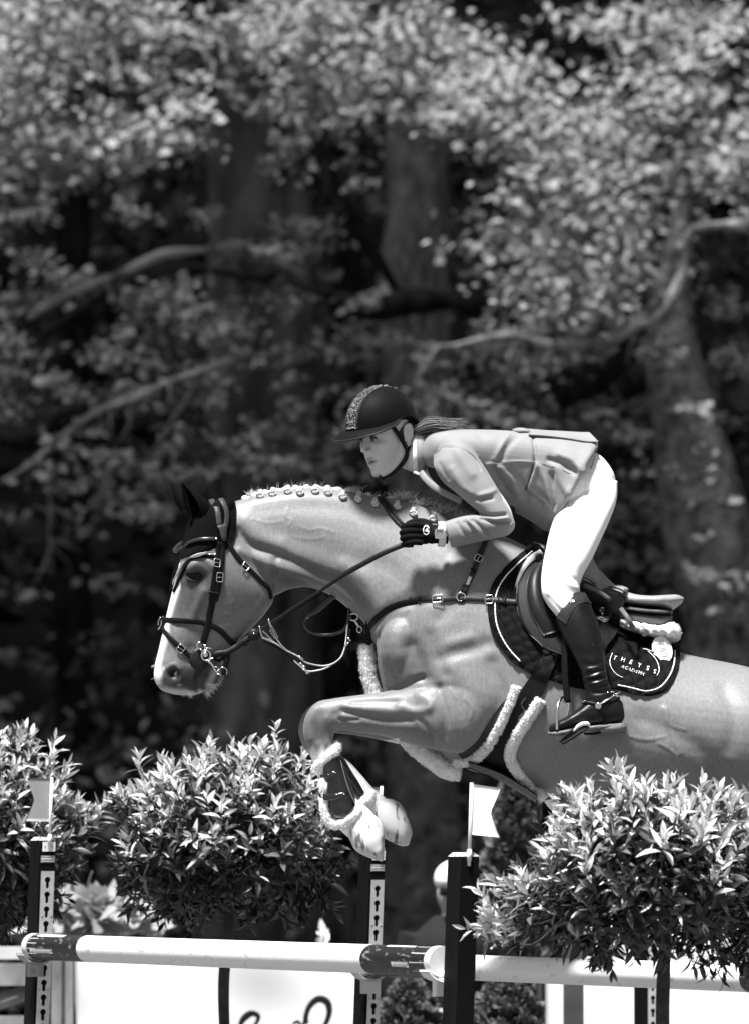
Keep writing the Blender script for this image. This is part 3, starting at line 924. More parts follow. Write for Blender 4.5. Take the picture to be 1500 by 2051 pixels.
for s in (-1, 1):
    obj('hoof', *hoof([(1776+14*s, 2226, 1820+14*s, 2242, .036, s*.13), (1772+14*s, 2250, 1836+14*s, 2262, .05, s*.13), (1776+14*s, 2286, 1858+14*s, 2290, .06, s*.13)]), M_HOOF, horse)

# eyes
M_EYE = mat('dark_eye', 0.002, 0.03, 0.2, 100, spec=0.2)
M_LID = mat('eyelid_skin', 0.03, 0.5, 0.3, 80, 0.0006, 300)
for s in (-1, 1):
    c = P(392, 1153, -.3)
    l, nn, ok = hit(HB, 392, 1154)
    if s < 0: c = l - nn*.009
    else:
        c = head_turn(np.array([[P(392, 1153, 0)[0], .088, P(392, 1153, 0)[2]]]))[0]
    e = obj('eye', *ball(c, (.028, .021, .0205), 16, 24), M_EYE, horse)
    tl = np.array([[-.031, 0, -.003], [-.021, 0, .014], [-.002, 0, .0205], [.017, 0, .015], [.031, 0, .000], [.016, 0, -.0145], [-.002, 0, -.0185], [-.020, 0, -.014]])
    yy = np.array([.004, -.006, -.010, -.006, .004, -.004, -.008, -.004])*(1 if s < 0 else -1)
    loop = catmull(np.c_[tl[:, 0], yy + s*.006, tl[:, 2]], 32, closed=True) + c
    obj('eyelid', *tube(np.concatenate([loop, loop[:2]]), .0026, 34, 8, cap=False, smooth_path=False), M_LID, horse)

# ears inside a black ear net are part of the bonnet; their cores belong to the body
def ear(tip, basel, baser, y0, y1, lean, inset):
    """hollow cup of an ear: half-open cone in side view"""
    rows = []
    tip = np.array(tip, float); bl = np.array(basel, float); br = np.array(baser, float)
    n = 22; m = 22
    V = np.zeros((n, m, 3))
    for i in range(n):
        t = i/(n-1)
        wl = bl*(1-t) + tip*t; wr = br*(1-t) + tip*t
        bow = math.sin(math.pi*min(1, t*1.05))
        side = (br - bl)/np.linalg.norm(br - bl)
        wl = wl - side*bow*4; wr = wr + side*bow*16
        half = np.linalg.norm(wr - wl)/2*PX
        cen = (wl + wr)/2
        y = y0*(1-t) + y1*t
        for j in range(m):
            a = math.radians(lean - 150 + 300*j/(m-1))
            q = P(*(cen + side*math.cos(a)*half/PX), y + math.sin(a)*half*.8)
            V[i, j] = q
    cen = V.mean(1, keepdims=True)
    inn = cen + (V - cen)*np.linspace(.86, .5, n)[:, None, None]
    return sheet(V, inn)
M_NET = mat('ear_net_cotton', 0.004, 0.95, 0.3, 60, 0.001, 350, spec=0.05)
bonnet = thing('ear_bonnet', 'black knitted ear net with sparkling crystal trim on horse head', 'ear bonnet', P(420, 1040, 0))
e1 = ear((357, 964), (374, 1036), (424, 1036), -.050, -.075, 60, 0)
e2 = ear((345, 963), (366, 1026), (412, 1030), .050, .070, -60, 0)
obj('ear', head_turn(e1[0]), e1[1], M_NET, bonnet); obj('ear', head_turn(e2[0]), e2[1], M_NET, bonnet)
capL = [(452, 1000), (430, 1012), (408, 1022), (386, 1036), (373, 1052), (371, 1072), (366, 1096), (361, 1118)]
capR = [(470, 1003), (473, 1016), (472, 1045), (471, 1075), (465, 1092), (446, 1104), (420, 1104), (396, 1110)]
V, F = patch(HB, capL, capR, 40, 30, 0.001, .004, yfall=-.035, smooth=3)
obj('cap', V, F, M_NET, bonnet)
# the far half of the net and the forehead piece
V, F = loft([(446, 999, 470, 1003, .050, 0), (412, 1008, 474, 1012, .078, 0, 0, .95), (381, 1038, 474, 1040, .094, 0, 0, .9), (369, 1072, 474, 1080, .104, 0, 0, .9),
             (364, 1096, 462, 1098, .110, 0, 0, .9), (359, 1112, 430, 1106, .108, 0, 0, .9), (357, 1122, 398, 1112, .096, 0, 0, .9)], 30, 40)
V = head_turn(V); 
obj('crown_piece', V, F, M_NET, bonnet)
NET = BVHTree.FromPolygons([tuple(v) for v in V], F)
HB2 = bvh_of((HV, HF), (V, F))
# tail
M_MANE = mat('pale_mane_hair', 0.55, 0.5, 0.25, 60, 0.002, 200, stretch=(3, 3, 1))
acc = Acc()
for i in range(60):
    a = RNG.normal(0, 1, 3)*[.02, .03, .02]
    p0 = P(1868, 1600, 0) + a
    pts = [p0, p0 + [.14, a[1]*2, .03+a[2]], p0 + [.30+a[0]*3, a[1]*4, -.12+a[2]*3], p0 + [.42+a[0]*5, a[1]*6, -.42+a[2]*4], p0 + [.46+a[0]*7, a[1]*7, -.72+a[2]*5]]
    acc.add(*tube(pts, [.008, .010, .010, .008, .002], 18, 5))
acc.obj('tail', M_MANE, horse)
# ================================================================== MANE
def fuzz(VF, count, length, width, seed=1, jit=.6, droop=0.0, direction=None):
    return hairs(VF[0], VF[1], count, length, width, np.random.default_rng(seed), droop, jit, None, direction)
mane = link('mane', None, horse)
crest = [(486, 1000), (510, 992), (560, 981), (610, 976), (660, 978), (700, 984), (745, 994), (790, 1000), (835, 1012), (880, 1028), (930, 1046)]
q = catmull(np.array(crest, float), 90)
rad = .0095 + .0035*np.sin(np.arange(90)*2*np.pi/90*22) + .003*RNG.random(90)
rv = tube(P(q[:, 0], q[:, 1] + 3, -.004), rad, 180, 10)
bpy.data.objects.remove(mane)
mane = obj('mane', *rv, M_MANE, horse)
hv = fuzz(rv, 420, .026, .0009, 3, .6, 0, (.6, 0, .6))
tag(obj('loose_hair', *hv, M_MANE, mane), kind='stuff')
tuft = Acc()
for (u, v, k, ln) in [(500, 992, 26, .035), (800, 1000, 140, .045), (840, 1010, 90, .04), (880, 1026, 110, .05), (915, 1040, 60, .05), (700, 984, 50, .03)]:
    for i in range(k):
        a = P(u + RNG.normal(0, 9 if k > 40 else 3), v + 2, RNG.normal(-.005, .012))
        d = np.array([RNG.normal(.45, .5), RNG.normal(0, .3), .8]); d /= np.linalg.norm(d)
        L = ln*RNG.uniform(.5, 1.1)
        tuft.add(*tube([a, a + d*L*.5, a + d*L + [RNG.normal(0, .008), 0, -.006]], [.0011, .0009, .0003], 4, 3))
tag(tuft.obj('tuft', M_MANE, mane), kind='stuff')
M_BRAID = mat('plaited_hair', 0.5, 0.55, 0.4, 150, 0.003, 260)
M_BAND = mat('plait_band', 0.02, 0.7)
for (u, v) in [(521, 990), (547, 987), (576, 985), (603, 984), (631, 984), (658, 986), (687, 991), (718, 996), (751, 1008), (793, 1012), (825, 1024), (866, 1036)]:
    c, nn, ok = hit(HB, u + RNG.normal(0, 1.2), v + 3 + RNG.normal(0, 1.2), -.03)
    c = c + nn*.004
    a = Acc()
    # a plait rolled into a button: three strands wound round one another
    for s in range(3):
        t = np.linspace(0, 2*np.pi, 26)
        R = .0070
        x = (R + .0026*np.cos(2*t + s*2.1))*np.cos(t + s*.3); z = (R*.9 + .0026*np.cos(2*t + s*2.1))*np.sin(t + s*.3)
        y = -.004 + .0036*np.sin(2*t + s*2.1)
        a.add(*tube(np.stack([x, y, z], 1) + c, .0042, 26, 7, smooth_path=False))
    a.add(*ball(c + [0, -.004, 0], (.0098, .0072, .0098), 8, 10))
    a.add(*tube([c + [0, .003, .006], c + [.001, .010, .012], c + [.002, .018, .014]], [.007, .009, .008], 6, 8))
    b = a.obj('braid', M_BRAID, mane)
    obj('band', *tube([c + [-.006, -.002, -.010], c + [0, -.006, -.012], c + [.007, -.002, -.010]], .0022, 6, 6), M_BAND, b)
# whiskers of the muzzle and chin
wh = Acc()
for (u0, v0, u1, v1, k, L, du, dv) in [(408, 1390, 436, 1352, 130, .030, .55, -.75), (330, 1378, 385, 1394, 60, .012, -.1, -1), (308, 1330, 312, 1366, 7, .012, -1, -.35)]:
    for i in range(k):
        t = RNG.random()
        a = P(u0 + (u1-u0)*t, v0 + (v1-v0)*t, RNG.normal(0, .02)); a = head_turn(a[None])[0]
        d = np.array([du + RNG.normal(0, .28), RNG.normal(0, .3), dv + RNG.normal(0, .28)]); d /= np.linalg.norm(d)
        wh.add(*tube([a - d*.004, a + d*L*RNG.uniform(.5, 1.1)], [.0006, .0002], 2, 3))
tag(wh.obj('whiskers', mat('white_whisker', .8, .5), horse), kind='stuff')

# ================================================================== BRIDLE
M_HEADP = mat('headpiece_leather', 0.05, 0.4, 0.2, 30, 0.0005, 250)
bridle = thing('bridle', 'black leather bridle with crossed noseband and steel buckles on horse head', 'bridle', P(420, 1200, -.1))
BR = HB2
def st(name, pts, w, parent=bridle, m=M_LEATHER, th=.004, lift=.001, bvh=None, yf=-.05, widths=None):
    return obj(name, *strap(bvh or BR, pts, w, th, lift, None, yf, widths), m, parent)
st('headpiece', [(424, 1004), (427, 1010), (433.5, 1018), (437, 1037), (439, 1056)], 11, m=M_HEADP, lift=.004)
st('headpiece', [(442, 1002), (446, 1008), (451, 1020), (453, 1037), (450, 1056), (446, 1067)], 11, m=M_HEADP, lift=.004)
st('headpiece_plate', [(441, 1052), (444, 1062), (445, 1072), (446, 1084)], 17, m=M_HEADP, lift=.009, widths=[20, 19, 15, 11])
cp = st('cheekpiece', [(437, 1085), (436, 1108), (432.5, 1130), (429, 1160), (425, 1186), (423, 1202)], 10, lift=.004)
cp2 = st('cheekpiece', [(446.5, 1085), (444.7, 1117), (441, 1155), (436, 1186), (431, 1204)], 10, lift=.004)
st('cheek_strap', [(426, 1198), (424, 1214), (421, 1227), (417, 1251), (411, 1273), (406, 1289)], 13, lift=.003)
st('keeper', [(417, 1186), (440, 1188)], 5, th=.004, lift=.008)
st('throatlatch', [(453, 1076), (464, 1099), (483, 1125), (503.5, 1145), (524, 1166), (539, 1183), (543, 1199)], 9.5)
nb = st('noseband', [(326, 1242, -.03), (345, 1243, -.06), (364.7, 1243.5, -.06), (394.5, 1245, -.07), (417, 1251, -.07), (439, 1262, -.07), (458, 1281, -.06), (470, 1293, -.05)], 11, lift=.0025)
st('flash_strap', [(323.6, 1252, -.02), (335, 1269.6, -.05), (351.6, 1288, -.05), (372, 1307, -.06), (388, 1321, -.06)], 10, lift=.0025)
# far side halves of the same straps, mirrored before the head's turn
def far_strap(name, pts, w, parent=bridle):
    C = P(np.array([p[0] for p in pts]), np.array([p[1] for p in pts]), 0.0)
    C[:, 1] = [p[2] for p in pts]
    C = catmull(head_turn(C), 24)
    N = np.tile([0, 1.0, 0], (24, 1))
    return obj(name, *ribbon(C, N, w*PX, .004), M_LEATHER, parent)
far_strap('noseband', [(326, 1242, .0), (345, 1243, .058), (395, 1245, .092), (439, 1262, .085), (470, 1293, .03)], 11)
far_strap('cheekpiece', [(440, 1085, .112), (434, 1130, .118), (425, 1186, .108), (406, 1289, .075)], 12)
far_strap('throatlatch', [(453, 1076, .095), (503, 1145, .10), (543, 1199, .02)], 9)
# rolled browband standing off the forehead
bp = []
for (u, v, y) in [(431, 1080, None), (418, 1080, None), (404, 1081, None), (384, 1087, None), (368, 1097, -.050), (355, 1103, -.028), (349.5, 1103, -.005), (352, 1098, .02), (359, 1091, .05), (368, 1086, .085)]:
    if y is None:
        c, nn, ok = hit(BR, u, v, -.08); bp.append(c + nn*.006)
    else: bp.append(P(u, v, y))
obj('browband', *tube(bp, .0062, 50, 12), mat('rolled_leather', .02, .25, .1, 30, spec=.7), bridle)
c, nn, ok = hit(BR, 432, 1080)
obj('stud', *ball(c + nn*.010, .0042, 8, 10), M_METAL, bridle)
def buckle(u, v, w, h, rot, parent, bvh=None, lift=.008, r=.0015, yf=-.1, m=None):
    """rounded rectangular frame with a tongue lying on the surface"""
    c, nn, ok = hit(bvh or BR, u, v, yf)
    c = c + nn*lift
    a = math.radians(rot)
    ex = np.array([math.cos(a), 0, -math.sin(a)]); ex -= nn*ex.dot(nn); ex /= np.linalg.norm(ex)
    ez = np.cross(ex, nn); ez /= np.linalg.norm(ez)
    if ez[2] < 0: ez = -ez
    hw, hh, k = w*PX/2, h*PX/2, min(w, h)*PX*.18
    pts = []
    for cx, cz, a0 in [(hw-k, hh-k, 0), (-hw+k, hh-k, 90), (-hw+k, -hh+k, 180), (hw-k, -hh+k, 270)]:
        for t in (0, 30, 60, 90):
            b = math.radians(a0 + t); pts.append((cx + k*math.cos(b), cz + k*math.sin(b)))
    pts.append(pts[0]); pts.append(pts[1])
    C = np.array([c + ex*x + ez*z for x, z in pts])
    o = obj('buckle', *tube(C, r, None, 8, smooth_path=False, cap=False), m or M_METAL, parent)
    obj('tongue', *tube([c - ez*hh*.1 - ex*hw, c + nn*.002, c + ex*hw - ez*0], r*.7, 6, 6), m or M_METAL, o)
    return o
buckle(433, 1130, 12.5, 17, 4, bridle, lift=.011)
buckle(440, 1155.5, 12.5, 18, 4, bridle, lift=.011)
buckle(491, 1135, 14, 15, 38, bridle)
buckle(362.4, 1299.5, 13.5, 15, 40, bridle, lift=.007)
# nose ring of the crossed noseband
obj('nose_ring', *tube([P(327, 1235, -.03), P(324, 1243, -.034), P(323, 1252, -.034), P(317, 1261, -.03)], .0022, 12, 8), M_METAL, bridle)
obj('nose_ring', *tube([P(322, 1236, -.01), P(318, 1244, -.012), P(317, 1252, -.012)], .0018, 12, 8), M_METAL, bridle)
# bit with rubber guard
c, nn, ok = hit(BR, 402, 1320, -.06)
def disc(c, n, r, t, seg=28):
    n = np.asarray(n)/np.linalg.norm(n); x = np.cross(n, [0.1, 0.2, 1]); x /= np.linalg.norm(x); y = np.cross(n, x)
    th = np.linspace(0, 2*np.pi, seg, endpoint=False)
    prof = [(.0, t), (.25*r, t*1.1), (.8*r, t), (r, t*.5), (r, 0)]
    V = np.concatenate([[c + n*h + (x*math.cos(a) + y*math.sin(a))*max(rr, 1e-5) for a in th] for rr, h in prof])
    return V, grid_faces(len(prof), seg, True)
obj('bit_guard', *disc(c - nn*.002, nn, .036, .008), mat('black_rubber', .012, .5, .2, 40, spec=.3), bridle)
cb = np.array([P(413, 1313, 0)[0], c[1] - .016, P(413, 1313, 0)[2]])
def at_y(u, v, y): return P(u, v, y)
yb = cb[1]
bit = obj('bit', *tube([at_y(400, 1300, yb), at_y(395, 1294, yb), at_y(396.5, 1288, yb), at_y(402, 1286, yb)], .0026, 14, 8), M_METAL, bridle)
a = Acc()
ringp = [at_y(413 + 9*math.cos(t), 1313 + 10*math.sin(t), yb) for t in np.linspace(0, 2*math.pi, 24)]
a.add(*tube(ringp, .0030, 24, 8, smooth_path=False, cap=False))
a.add(*tube([at_y(400, 1300, yb), at_y(407, 1304, yb)], .0032, 2, 8))
a.add(*tube([at_y(411, 1291, yb), at_y(410, 1304, yb)], [.002, .003], 2, 8))
a.add(*tube([at_y(412, 1298, yb - .002), at_y(425, 1299, yb - .002)], .0018, 4, 8))
a.add(*tube([at_y(417, 1324, yb), at_y(424, 1330, yb), at_y(431, 1342, yb), at_y(436, 1350, yb)], [.0048, .0042, .0034, .0026], 14, 8))
a.add(*tube([at_y(419, 1322, yb), at_y(429, 1317, yb)], [.0034, .0015], 4, 8))
a.add(*tube([at_y(433.5 + 4.5*math.cos(t), 1341 + 5*math.sin(t), yb) for t in np.linspace(0, 6.28, 14)], .0013, 14, 6, smooth_path=False))
a.add(*tube([at_y(447 + 8*math.cos(t), 1346 + 9*math.sin(t), yb + .004) for t in np.linspace(2.2, 6.9, 18)], .0016, 18, 6, smooth_path=False))
a.add(*tube([at_y(434, 1350, yb), at_y(443, 1351, yb)], .0025, 3, 8))
a.obj('cheek_ring', M_METAL, bit)
obj('rivet', *ball(cb + [0, -.001, 0], (.009, .006, .009), 10, 16), M_METAL, bit)
obj('mouthpiece', *tube([cb, cb + [0, .05, 0], cb + [0, .12, 0]], .006, 6, 10), M_METAL, bit)
# curb strap and chin straps behind the bit
obj('chin_strap', *ribbon(catmull([at_y(420, 1316, -.070), at_y(436, 1310, -.076), at_y(452, 1308, -.076), at_y(470, 1299, -.066), at_y(492, 1283, -.062), at_y(502, 1277, -.06)], 24), np.tile([0, -1., .2], (24, 1)), 13*PX, .006), M_LEATHER, bridle)
obj('curb_strap', *ribbon(catmull([at_y(456, 1310, -.074), at_y(455, 1322, -.074), at_y(451, 1336, -.072), at_y(449, 1353, -.070)], 14), np.tile([0.2, -1., 0], (14, 1)), 11*PX, .006), M_LEATHER, bridle)
obj('chin_pad', *loft([(462, 1300, 486, 1292, .03, -.03), (470, 1290, 496, 1296, .034, -.03), (482, 1283, 500, 1290, .03, -.03), (492, 1280, 500, 1284, .02, -.03)], 12, 14), M_LEATHER, bridle)
obj('curb_strap', *ribbon(catmull([at_y(425, 1318, -.068), at_y(440, 1324, -.07), at_y(448, 1318, -.07), at_y(452, 1330, -.07)], 14), np.tile([0, -1., .3], (14, 1)), 6*PX, .005), M_LEATHER, bridle)

# crystals along the lower edge of the ear bonnet
tp = [(431.6, 1106), (412, 1106), (393, 1110), (378.4, 1117), (367, 1132), (357, 1152), (347.5, 1171)]
C, N = strap_path(BR, [(p[0], p[1], y) for p, y in zip(tp, (-.1, -.1, -.1, -.09, -.07, -.05, -.03))], 44, .003)
edge = [(431.6, 1116), (412, 1114), (395, 1117), (383, 1123), (373, 1135), (362, 1156), (349, 1186)]
C2, N2 = strap_path(BR, [(p[0], p[1], y) for p, y in zip(edge, (-.1, -.1, -.1, -.09, -.07, -.05, -.03))], 44, .001)
obj('edging', *ribbon(C2, N2, 8*PX, .004), M_NET, bonnet)
obj('edging', *ribbon(catmull([P(366, 1104, -.045), P(359, 1125, -.035), P(350, 1150, -.026), P(344, 1176, -.02), P(342, 1188, -.015)], 20), np.tile([-1, -.5, 0.], (20, 1)), 9*PX, .004), M_NET, bonnet)
tr = obj('crystal_trim', *ribbon(C, N, 13*PX, .003, widths=np.linspace(14, 4, 44)*PX), mat('silver_braid', .5, .35, .3, 200, .001, 500), bonnet)
S = np.cross(frames(C), N)
a = Acc()
for row, off in enumerate((-.36, 0, .36)):
    for i in range(44):
        w = (14 - 10*i/43)*PX
        if row != 1 and i > 34: continue
        for h in (0, .5):
            j = min(i + 1, 43)
            c = C[i]*(1-h) + C[j]*h + S[i]*w*off + N[i]*.0035
            a.add(*ball(c, .0021, 4, 6))
tag(a.obj('crystal', mat('crystal', .85, .12, .2, 100, metal=.9), tr), kind='stuff')

# ================================================================== REINS, MARTINGALE
reins = thing('reins', 'black leather reins with rubber stopper running from bit to glove', 'reins', P(640, 1190, -.12))
rp = [(470, 1299, -.062), (495, 1282, -.065), (525, 1261, -.075), (580, 1224, -.10), (640, 1185, -.135), (701, 1144, -.175), (723, 1132, -.185), (770, 1107, -.20), (822, 1086, -.205)]
C = catmull(np.array([P(a, b, y) for a, b, y in rp]), 60)
w = np.interp(np.arange(60)/59., [0, .42, .55, .68, 1], [6.5, 6, 7, 10.5, 11])*PX
obj('rein', *ribbon(C, np.tile([0, -1., .25], (60, 1)), 8*PX, .005, widths=w), mat('rein_leather', .010, .4, .2, 40, .0005, 300), reins)
C2 = C.copy(); C2[:, 1] *= -1; C2[:, 0] -= .008
obj('rein', *ribbon(C2, np.tile([0, 1., .25], (60, 1)), 8*PX, .005, widths=w), M_LEATHER, reins)
obj('stopper', *ball(P(509, 1271.5, -.068), (.0205, .012, .0205), 14, 22), mat('stopper_rubber', .014, .45, .1, 30), reins)
obj('stud', *ball(P(509, 1269, -.082), .003, 8, 10), M_METAL, reins)
lp = [(700, 1172, -.02), (684, 1184, -.03), (666, 1196, -.03), (642, 1216, -.03), (630, 1226, -.02), (615, 1234, -.01), (609, 1246, 0), (614, 1259, 0), (626, 1268, 0), (646, 1272, -.01), (670, 1270, -.02), (686, 1264, -.03), (696, 1250, -.035), (699, 1225, -.03), (702, 1200, -.02)]
lw = catmull(np.array([P(*p) for p in lp]), 60)
obj('rein_loop', *ribbon(lw, np.tile([.1, -1., .35], (60, 1)), 6*PX, .005, widths=np.interp(np.arange(60), [0, 18, 24, 60], [12, 11, 6, 6])*PX), mat('loop_leather', .006, .3, .2, 40, spec=.7), reins)
obj('loop_buckle', *tube([P(612, 1232, -.012), P(618, 1230, -.012), P(616, 1239, -.012), P(612, 1232, -.012)], .0012, 10, 6), M_METAL, reins)
obj('loop_buckle', *tube([P(622, 1231, -.02), P(630, 1226, -.022)], .0014, 4, 6), M_METAL, reins)
# second rein section lying over the neck below the rider's hands
M_LACE = mat('laced_rein', .02, .45, .4, 90, .002, 160)
nk = catmull(np.array([(760, 1000), (776, 1020), (792, 1040), (812, 1058)], float), 14)
obj('rein', *strap(HB, [(758, 998, -.01), (770, 1012, -.05), (784, 1033, -.08), (800, 1050, -.09), (816, 1064, -.1)], 9, .005, .003), M_LACE, reins)
obj('rein', *strap(HB, [(764, 998, -.01), (780, 1016, -.05), (794, 1038, -.08), (808, 1054, -.09)], 5, .005, .008), M_LACE, reins)

mart = thing('martingale', 'thin cord martingale with steel clips hanging under the horse neck', 'martingale', P(650, 1330, 0))
M_CORD = mat('highlit_cord', .45, .35, .3, 120, spec=.6)  # pale grey paints highlights of dark glossy cord into the colour
def cord(pts, r=1.7, m=M_CORD, name='cord', parent=mart, n=None):
    return obj(name, *tube(np.array([P(*p) for p in pts]), r*PX, n or 8*len(pts), 7), m, parent)
cord([(526, 1278, -.07), (550, 1288, -.07), (574, 1303, -.06), (598, 1316, -.06), (610, 1326, -.055), (630, 1332, -.05), (650, 1334, -.05), (666, 1330, -.05), (682, 1318, -.05), (690, 1300, -.045), (694, 1276, -.04), (696, 1254, -.04), (702, 1236, -.03)])
cord([(578, 1314, -.04), (598, 1332, -.035), (614, 1344, -.03), (638, 1343, -.03), (658, 1336, -.035), (668, 1329, -.045)])
cord([(527, 1284, -.06), (560, 1300, -.058), (582, 1318, -.04), (602, 1337, -.03)], 2.4, M_LEATHER, 'cord')
cord([(543, 1256, -.075), (552, 1276, -.072), (566, 1295, -.066), (575, 1303, -.06)], 1.3)
cord([(541, 1262, -.072), (546, 1272, -.07), (556, 1283, -.068)], 1.2)
cord([(543, 1252, -.078), (549, 1262, -.076), (557, 1278, -.072)], 1.0)
cord([(526, 1264, -.08), (533, 1270, -.076), (541, 1278, -.07), (548, 1285, -.07)], 1.3, M_METAL, 'snap_hook')
cord([(520, 1254, -.082), (522, 1266, -.084), (526, 1276, -.08), (533, 1279, -.076), (546, 1283, -.07)], 1.6, M_METAL, 'snap_hook')
cord([(538, 1241, -.088), (540, 1248, -.088), (543, 1256, -.084)], 2.2, M_METAL, 'snap_hook')
cord([(700, 1300, -.04), (698, 1270, -.042), (700, 1245, -.04)], 2.6, M_LEATHER)
cord([(690, 1318, -.045), (696, 1290, -.045), (702, 1262, -.044)], 2.6, M_LEATHER)
cord([(692, 1302, -.045), (696, 1320, -.04), (698, 1333, -.04)], 1.2, M_LEATHER)
for p, q2 in [((598, 1314), (608, 1321)), ((607, 1334), (616, 1350)), ((606, 1340), (620, 1349)), ((697, 1278), (703, 1284)), ((690, 1296), (699, 1286)), ((600, 1328), (612, 1336))]:
    cord([(*p, -.058), (*q2, -.058)], 1.8, M_METAL, 'slide', n=4)
ring = [P(708 + 9*math.cos(t), 1236 + 7*math.sin(t), -.03) for t in np.linspace(0, 6.4, 22)]
obj('ring', *tube(ring, .0026, 22, 8, smooth_path=False), M_METAL, mart)
cord([(709, 1242, -.03), (714, 1248, -.03), (719, 1256, -.03)], 2.6, M_METAL, 'snap_hook')
obj('snap_hook', *tube([P(720 + 5*math.cos(t), 1261 + 6*math.sin(t), -.03) for t in np.linspace(0, 6.4, 18)], .0020, 18, 8, smooth_path=False), M_METAL, mart)
cord([(722, 1264, -.03), (730, 1273, -.025), (738, 1282, -.02)], 1.8, M_LEATHER)

# ================================================================== BREASTPLATE
M_BPL = mat('breastplate_leather', .028, .4, .2, 40, .0005, 280)
bpl = thing('breastplate', 'dark leather breastplate with ring and steel buckles across horse shoulder', 'breastplate', P(900, 1200, -.2))
kw = dict(parent=bpl, bvh=HB)
st('chest_strap', [(737, 1262), (744, 1251), (759, 1234), (784, 1217), (810, 1208), (836, 1204)], 13, m=M_LEATHER, **kw)
st('shoulder_strap', [(820, 1200), (864, 1200), (888, 1201), (920, 1199), (950, 1200), (980, 1202)], 10, m=M_BPL, lift=.004, **kw)
st('wither_strap', [(927, 1192), (936, 1172), (948, 1146), (958, 1120), (968, 1096), (978, 1072), (984, 1062)], 11, m=M_BPL, lift=.002, **kw)
st('loop', [(928, 1186), (934, 1174)], 13, m=M_HEADP, lift=.007, **kw)
st('keeper', [(943, 1142), (953, 1147)], 4, lift=.008, **kw)
st('keeper', [(840, 1195), (842, 1207)], 4, lift=.009, **kw)
cpt = st('crystal_plate', [(936, 1174), (942, 1156)], 7, m=mat('crystal_plate', .7, .2, .5, 300, metal=.8), lift=.008, **kw)
c, nn, ok = hit(HB, 924, 1198)
obj('ring', *tube([c + nn*.010 + np.array([math.cos(t), 0, math.sin(t)])*.0135 for t in np.linspace(0, 6.4, 26)], .0024, 26, 8, smooth_path=False), M_METAL, bpl)
obj('ring_pad', *disc(c + nn*.002, nn, .019, .005), M_LEATHER, bpl)
buckle(957.6, 1121, 15, 16, -64, bpl, HB, .010)
buckle(877, 1201, 21, 15, 0, bpl, HB, .011)
# sheepskin sleeve down the breast and between the forelegs
def fleece_tube(name, pts, rpx, parent, seed, fl=1.0, n=None, dens=9000):
    pts = [P(*p) for p in pts]
    L = sum(np.linalg.norm(np.array(b) - a) for a, b in zip(pts[:-1], pts[1:]))
    n = n or int(L/.006)
    V, F = tube(pts, np.asarray(rpx)*PX, n, 20, fl)
    rng = np.random.default_rng(seed)
    N = V - V.mean(0)
    ph = rng.uniform(0, 6.28, 6)
    k = rng.normal(0, 1, (24, 3))*220; 
    nz = sum(np.sin(V @ kk + i) for i, kk in enumerate(k))/math.sqrt(24)
    Cc = np.repeat(V[:n*20].reshape(n, 20, 3).mean(1), 20, 0)
    D = V[:n*20] - Cc; D /= np.maximum(np.linalg.norm(D, axis=1, keepdims=True), 1e-9)
    V[:n*20] += D*(nz[:n*20, None]*.0020)
    o = obj(name, V, F, M_FLEECE, parent)
    h = hairs(V, F, int(dens*L*np.mean(rpx)/14), .0065, .0020, rng, 0, .8)
    tag(obj('pile', *h, M_FLEECE, o), kind='stuff')
    return o
chest = thing('breast_sleeve', 'white sheepskin sleeve hanging down the horse breast between the forelegs', 'sheepskin', P(740, 1340, 0))
fleece_tube('sleeve', [(733, 1292, -.005), (736, 1330, -.005), (743, 1370, 0), (757, 1410, 0), (790, 1452, 0), (826, 1492, 0), (868, 1524, 0), (900, 1544, 0), (922, 1549, 0)], [15, 16, 16, 16, 16, 17, 19, 19, 17], chest, 5)
obj('strap', *ribbon(catmull([P(738, 1240, -.05), P(738, 1262, -.035), P(737, 1292, -.022)], 12), np.tile([-.4, -1., 0], (12, 1)), 12*PX, .006), M_LEATHER, chest)

# ================================================================== SADDLE PAD
pad = thing('saddle_pad', 'black quilted saddle pad with white rope piping and embroidered name', 'saddle pad', P(1180, 1300, -.3))
pl_ = [(1072, 1087), (1068, 1091), (1032, 1120), (1003, 1148), (985, 1174), (977, 1206), (978, 1242), (987, 1274), (1007, 1307), (1032, 1332), (1054, 1346), (1104, 1364), (1154, 1379), (1200, 1382), (1226, 1379), (1248, 1385), (1266, 1390)]
pr_ = [(1082, 1092), (1092, 1105), (1120, 1145), (1160, 1190), (1210, 1235), (1260, 1262), (1310, 1278), (1338, 1287), (1352, 1292), (1360, 1303), (1360, 1332), (1349, 1364), (1331, 1386), (1316, 1392), (1302, 1395), (1284, 1394)]
def quilt(a, b, UV):
    u, v = UV[..., 0], UV[..., 1]
    r = math.radians(20)
    x = (u*math.cos(r) + v*math.sin(r))/30.0; y = (-u*math.sin(r) + v*math.cos(r))/30.0
    p, q = (x + y), (x - y)
    d = np.minimum(np.abs(p - np.round(p)), np.abs(q - np.round(q)))
    return .008*np.clip(d*4, 0, 1)**.5 - .003*np.exp(-(np.minimum(b, 1-b)/.03)**2)
PV, PF = patch(HB, pl_, pr_, 90, 80, .001, .006, yfall=-.16, bulge=quilt, smooth=8)
obj('quilt', PV, PF, M_CLOTHBLK, pad)
obj('quilt', *mirror_y((PV, PF)), M_CLOTHBLK, pad)
PB = BVHTree.FromPolygons([tuple(v) for v in PV], PF)
PHB = bvh_of((HV, HF), (PV, PF))
M_ROPE = mat('white_rope', .75, .6, .25, 300, .002, 500)
def rope(pts, parent, rpx=1.5, bvh=None, name='piping', m=None, lift=.0015):
    C, N = strap_path(bvh or PB, pts, None, lift, -.25)
    C = catmull(C, len(C)*3)
    k = np.arange(len(C))
    r = rpx*PX*(1 + .22*np.sin(k*2.0))
    return obj(name, *tube(C, r, len(C), 7, smooth_path=False), m or M_ROPE, parent)
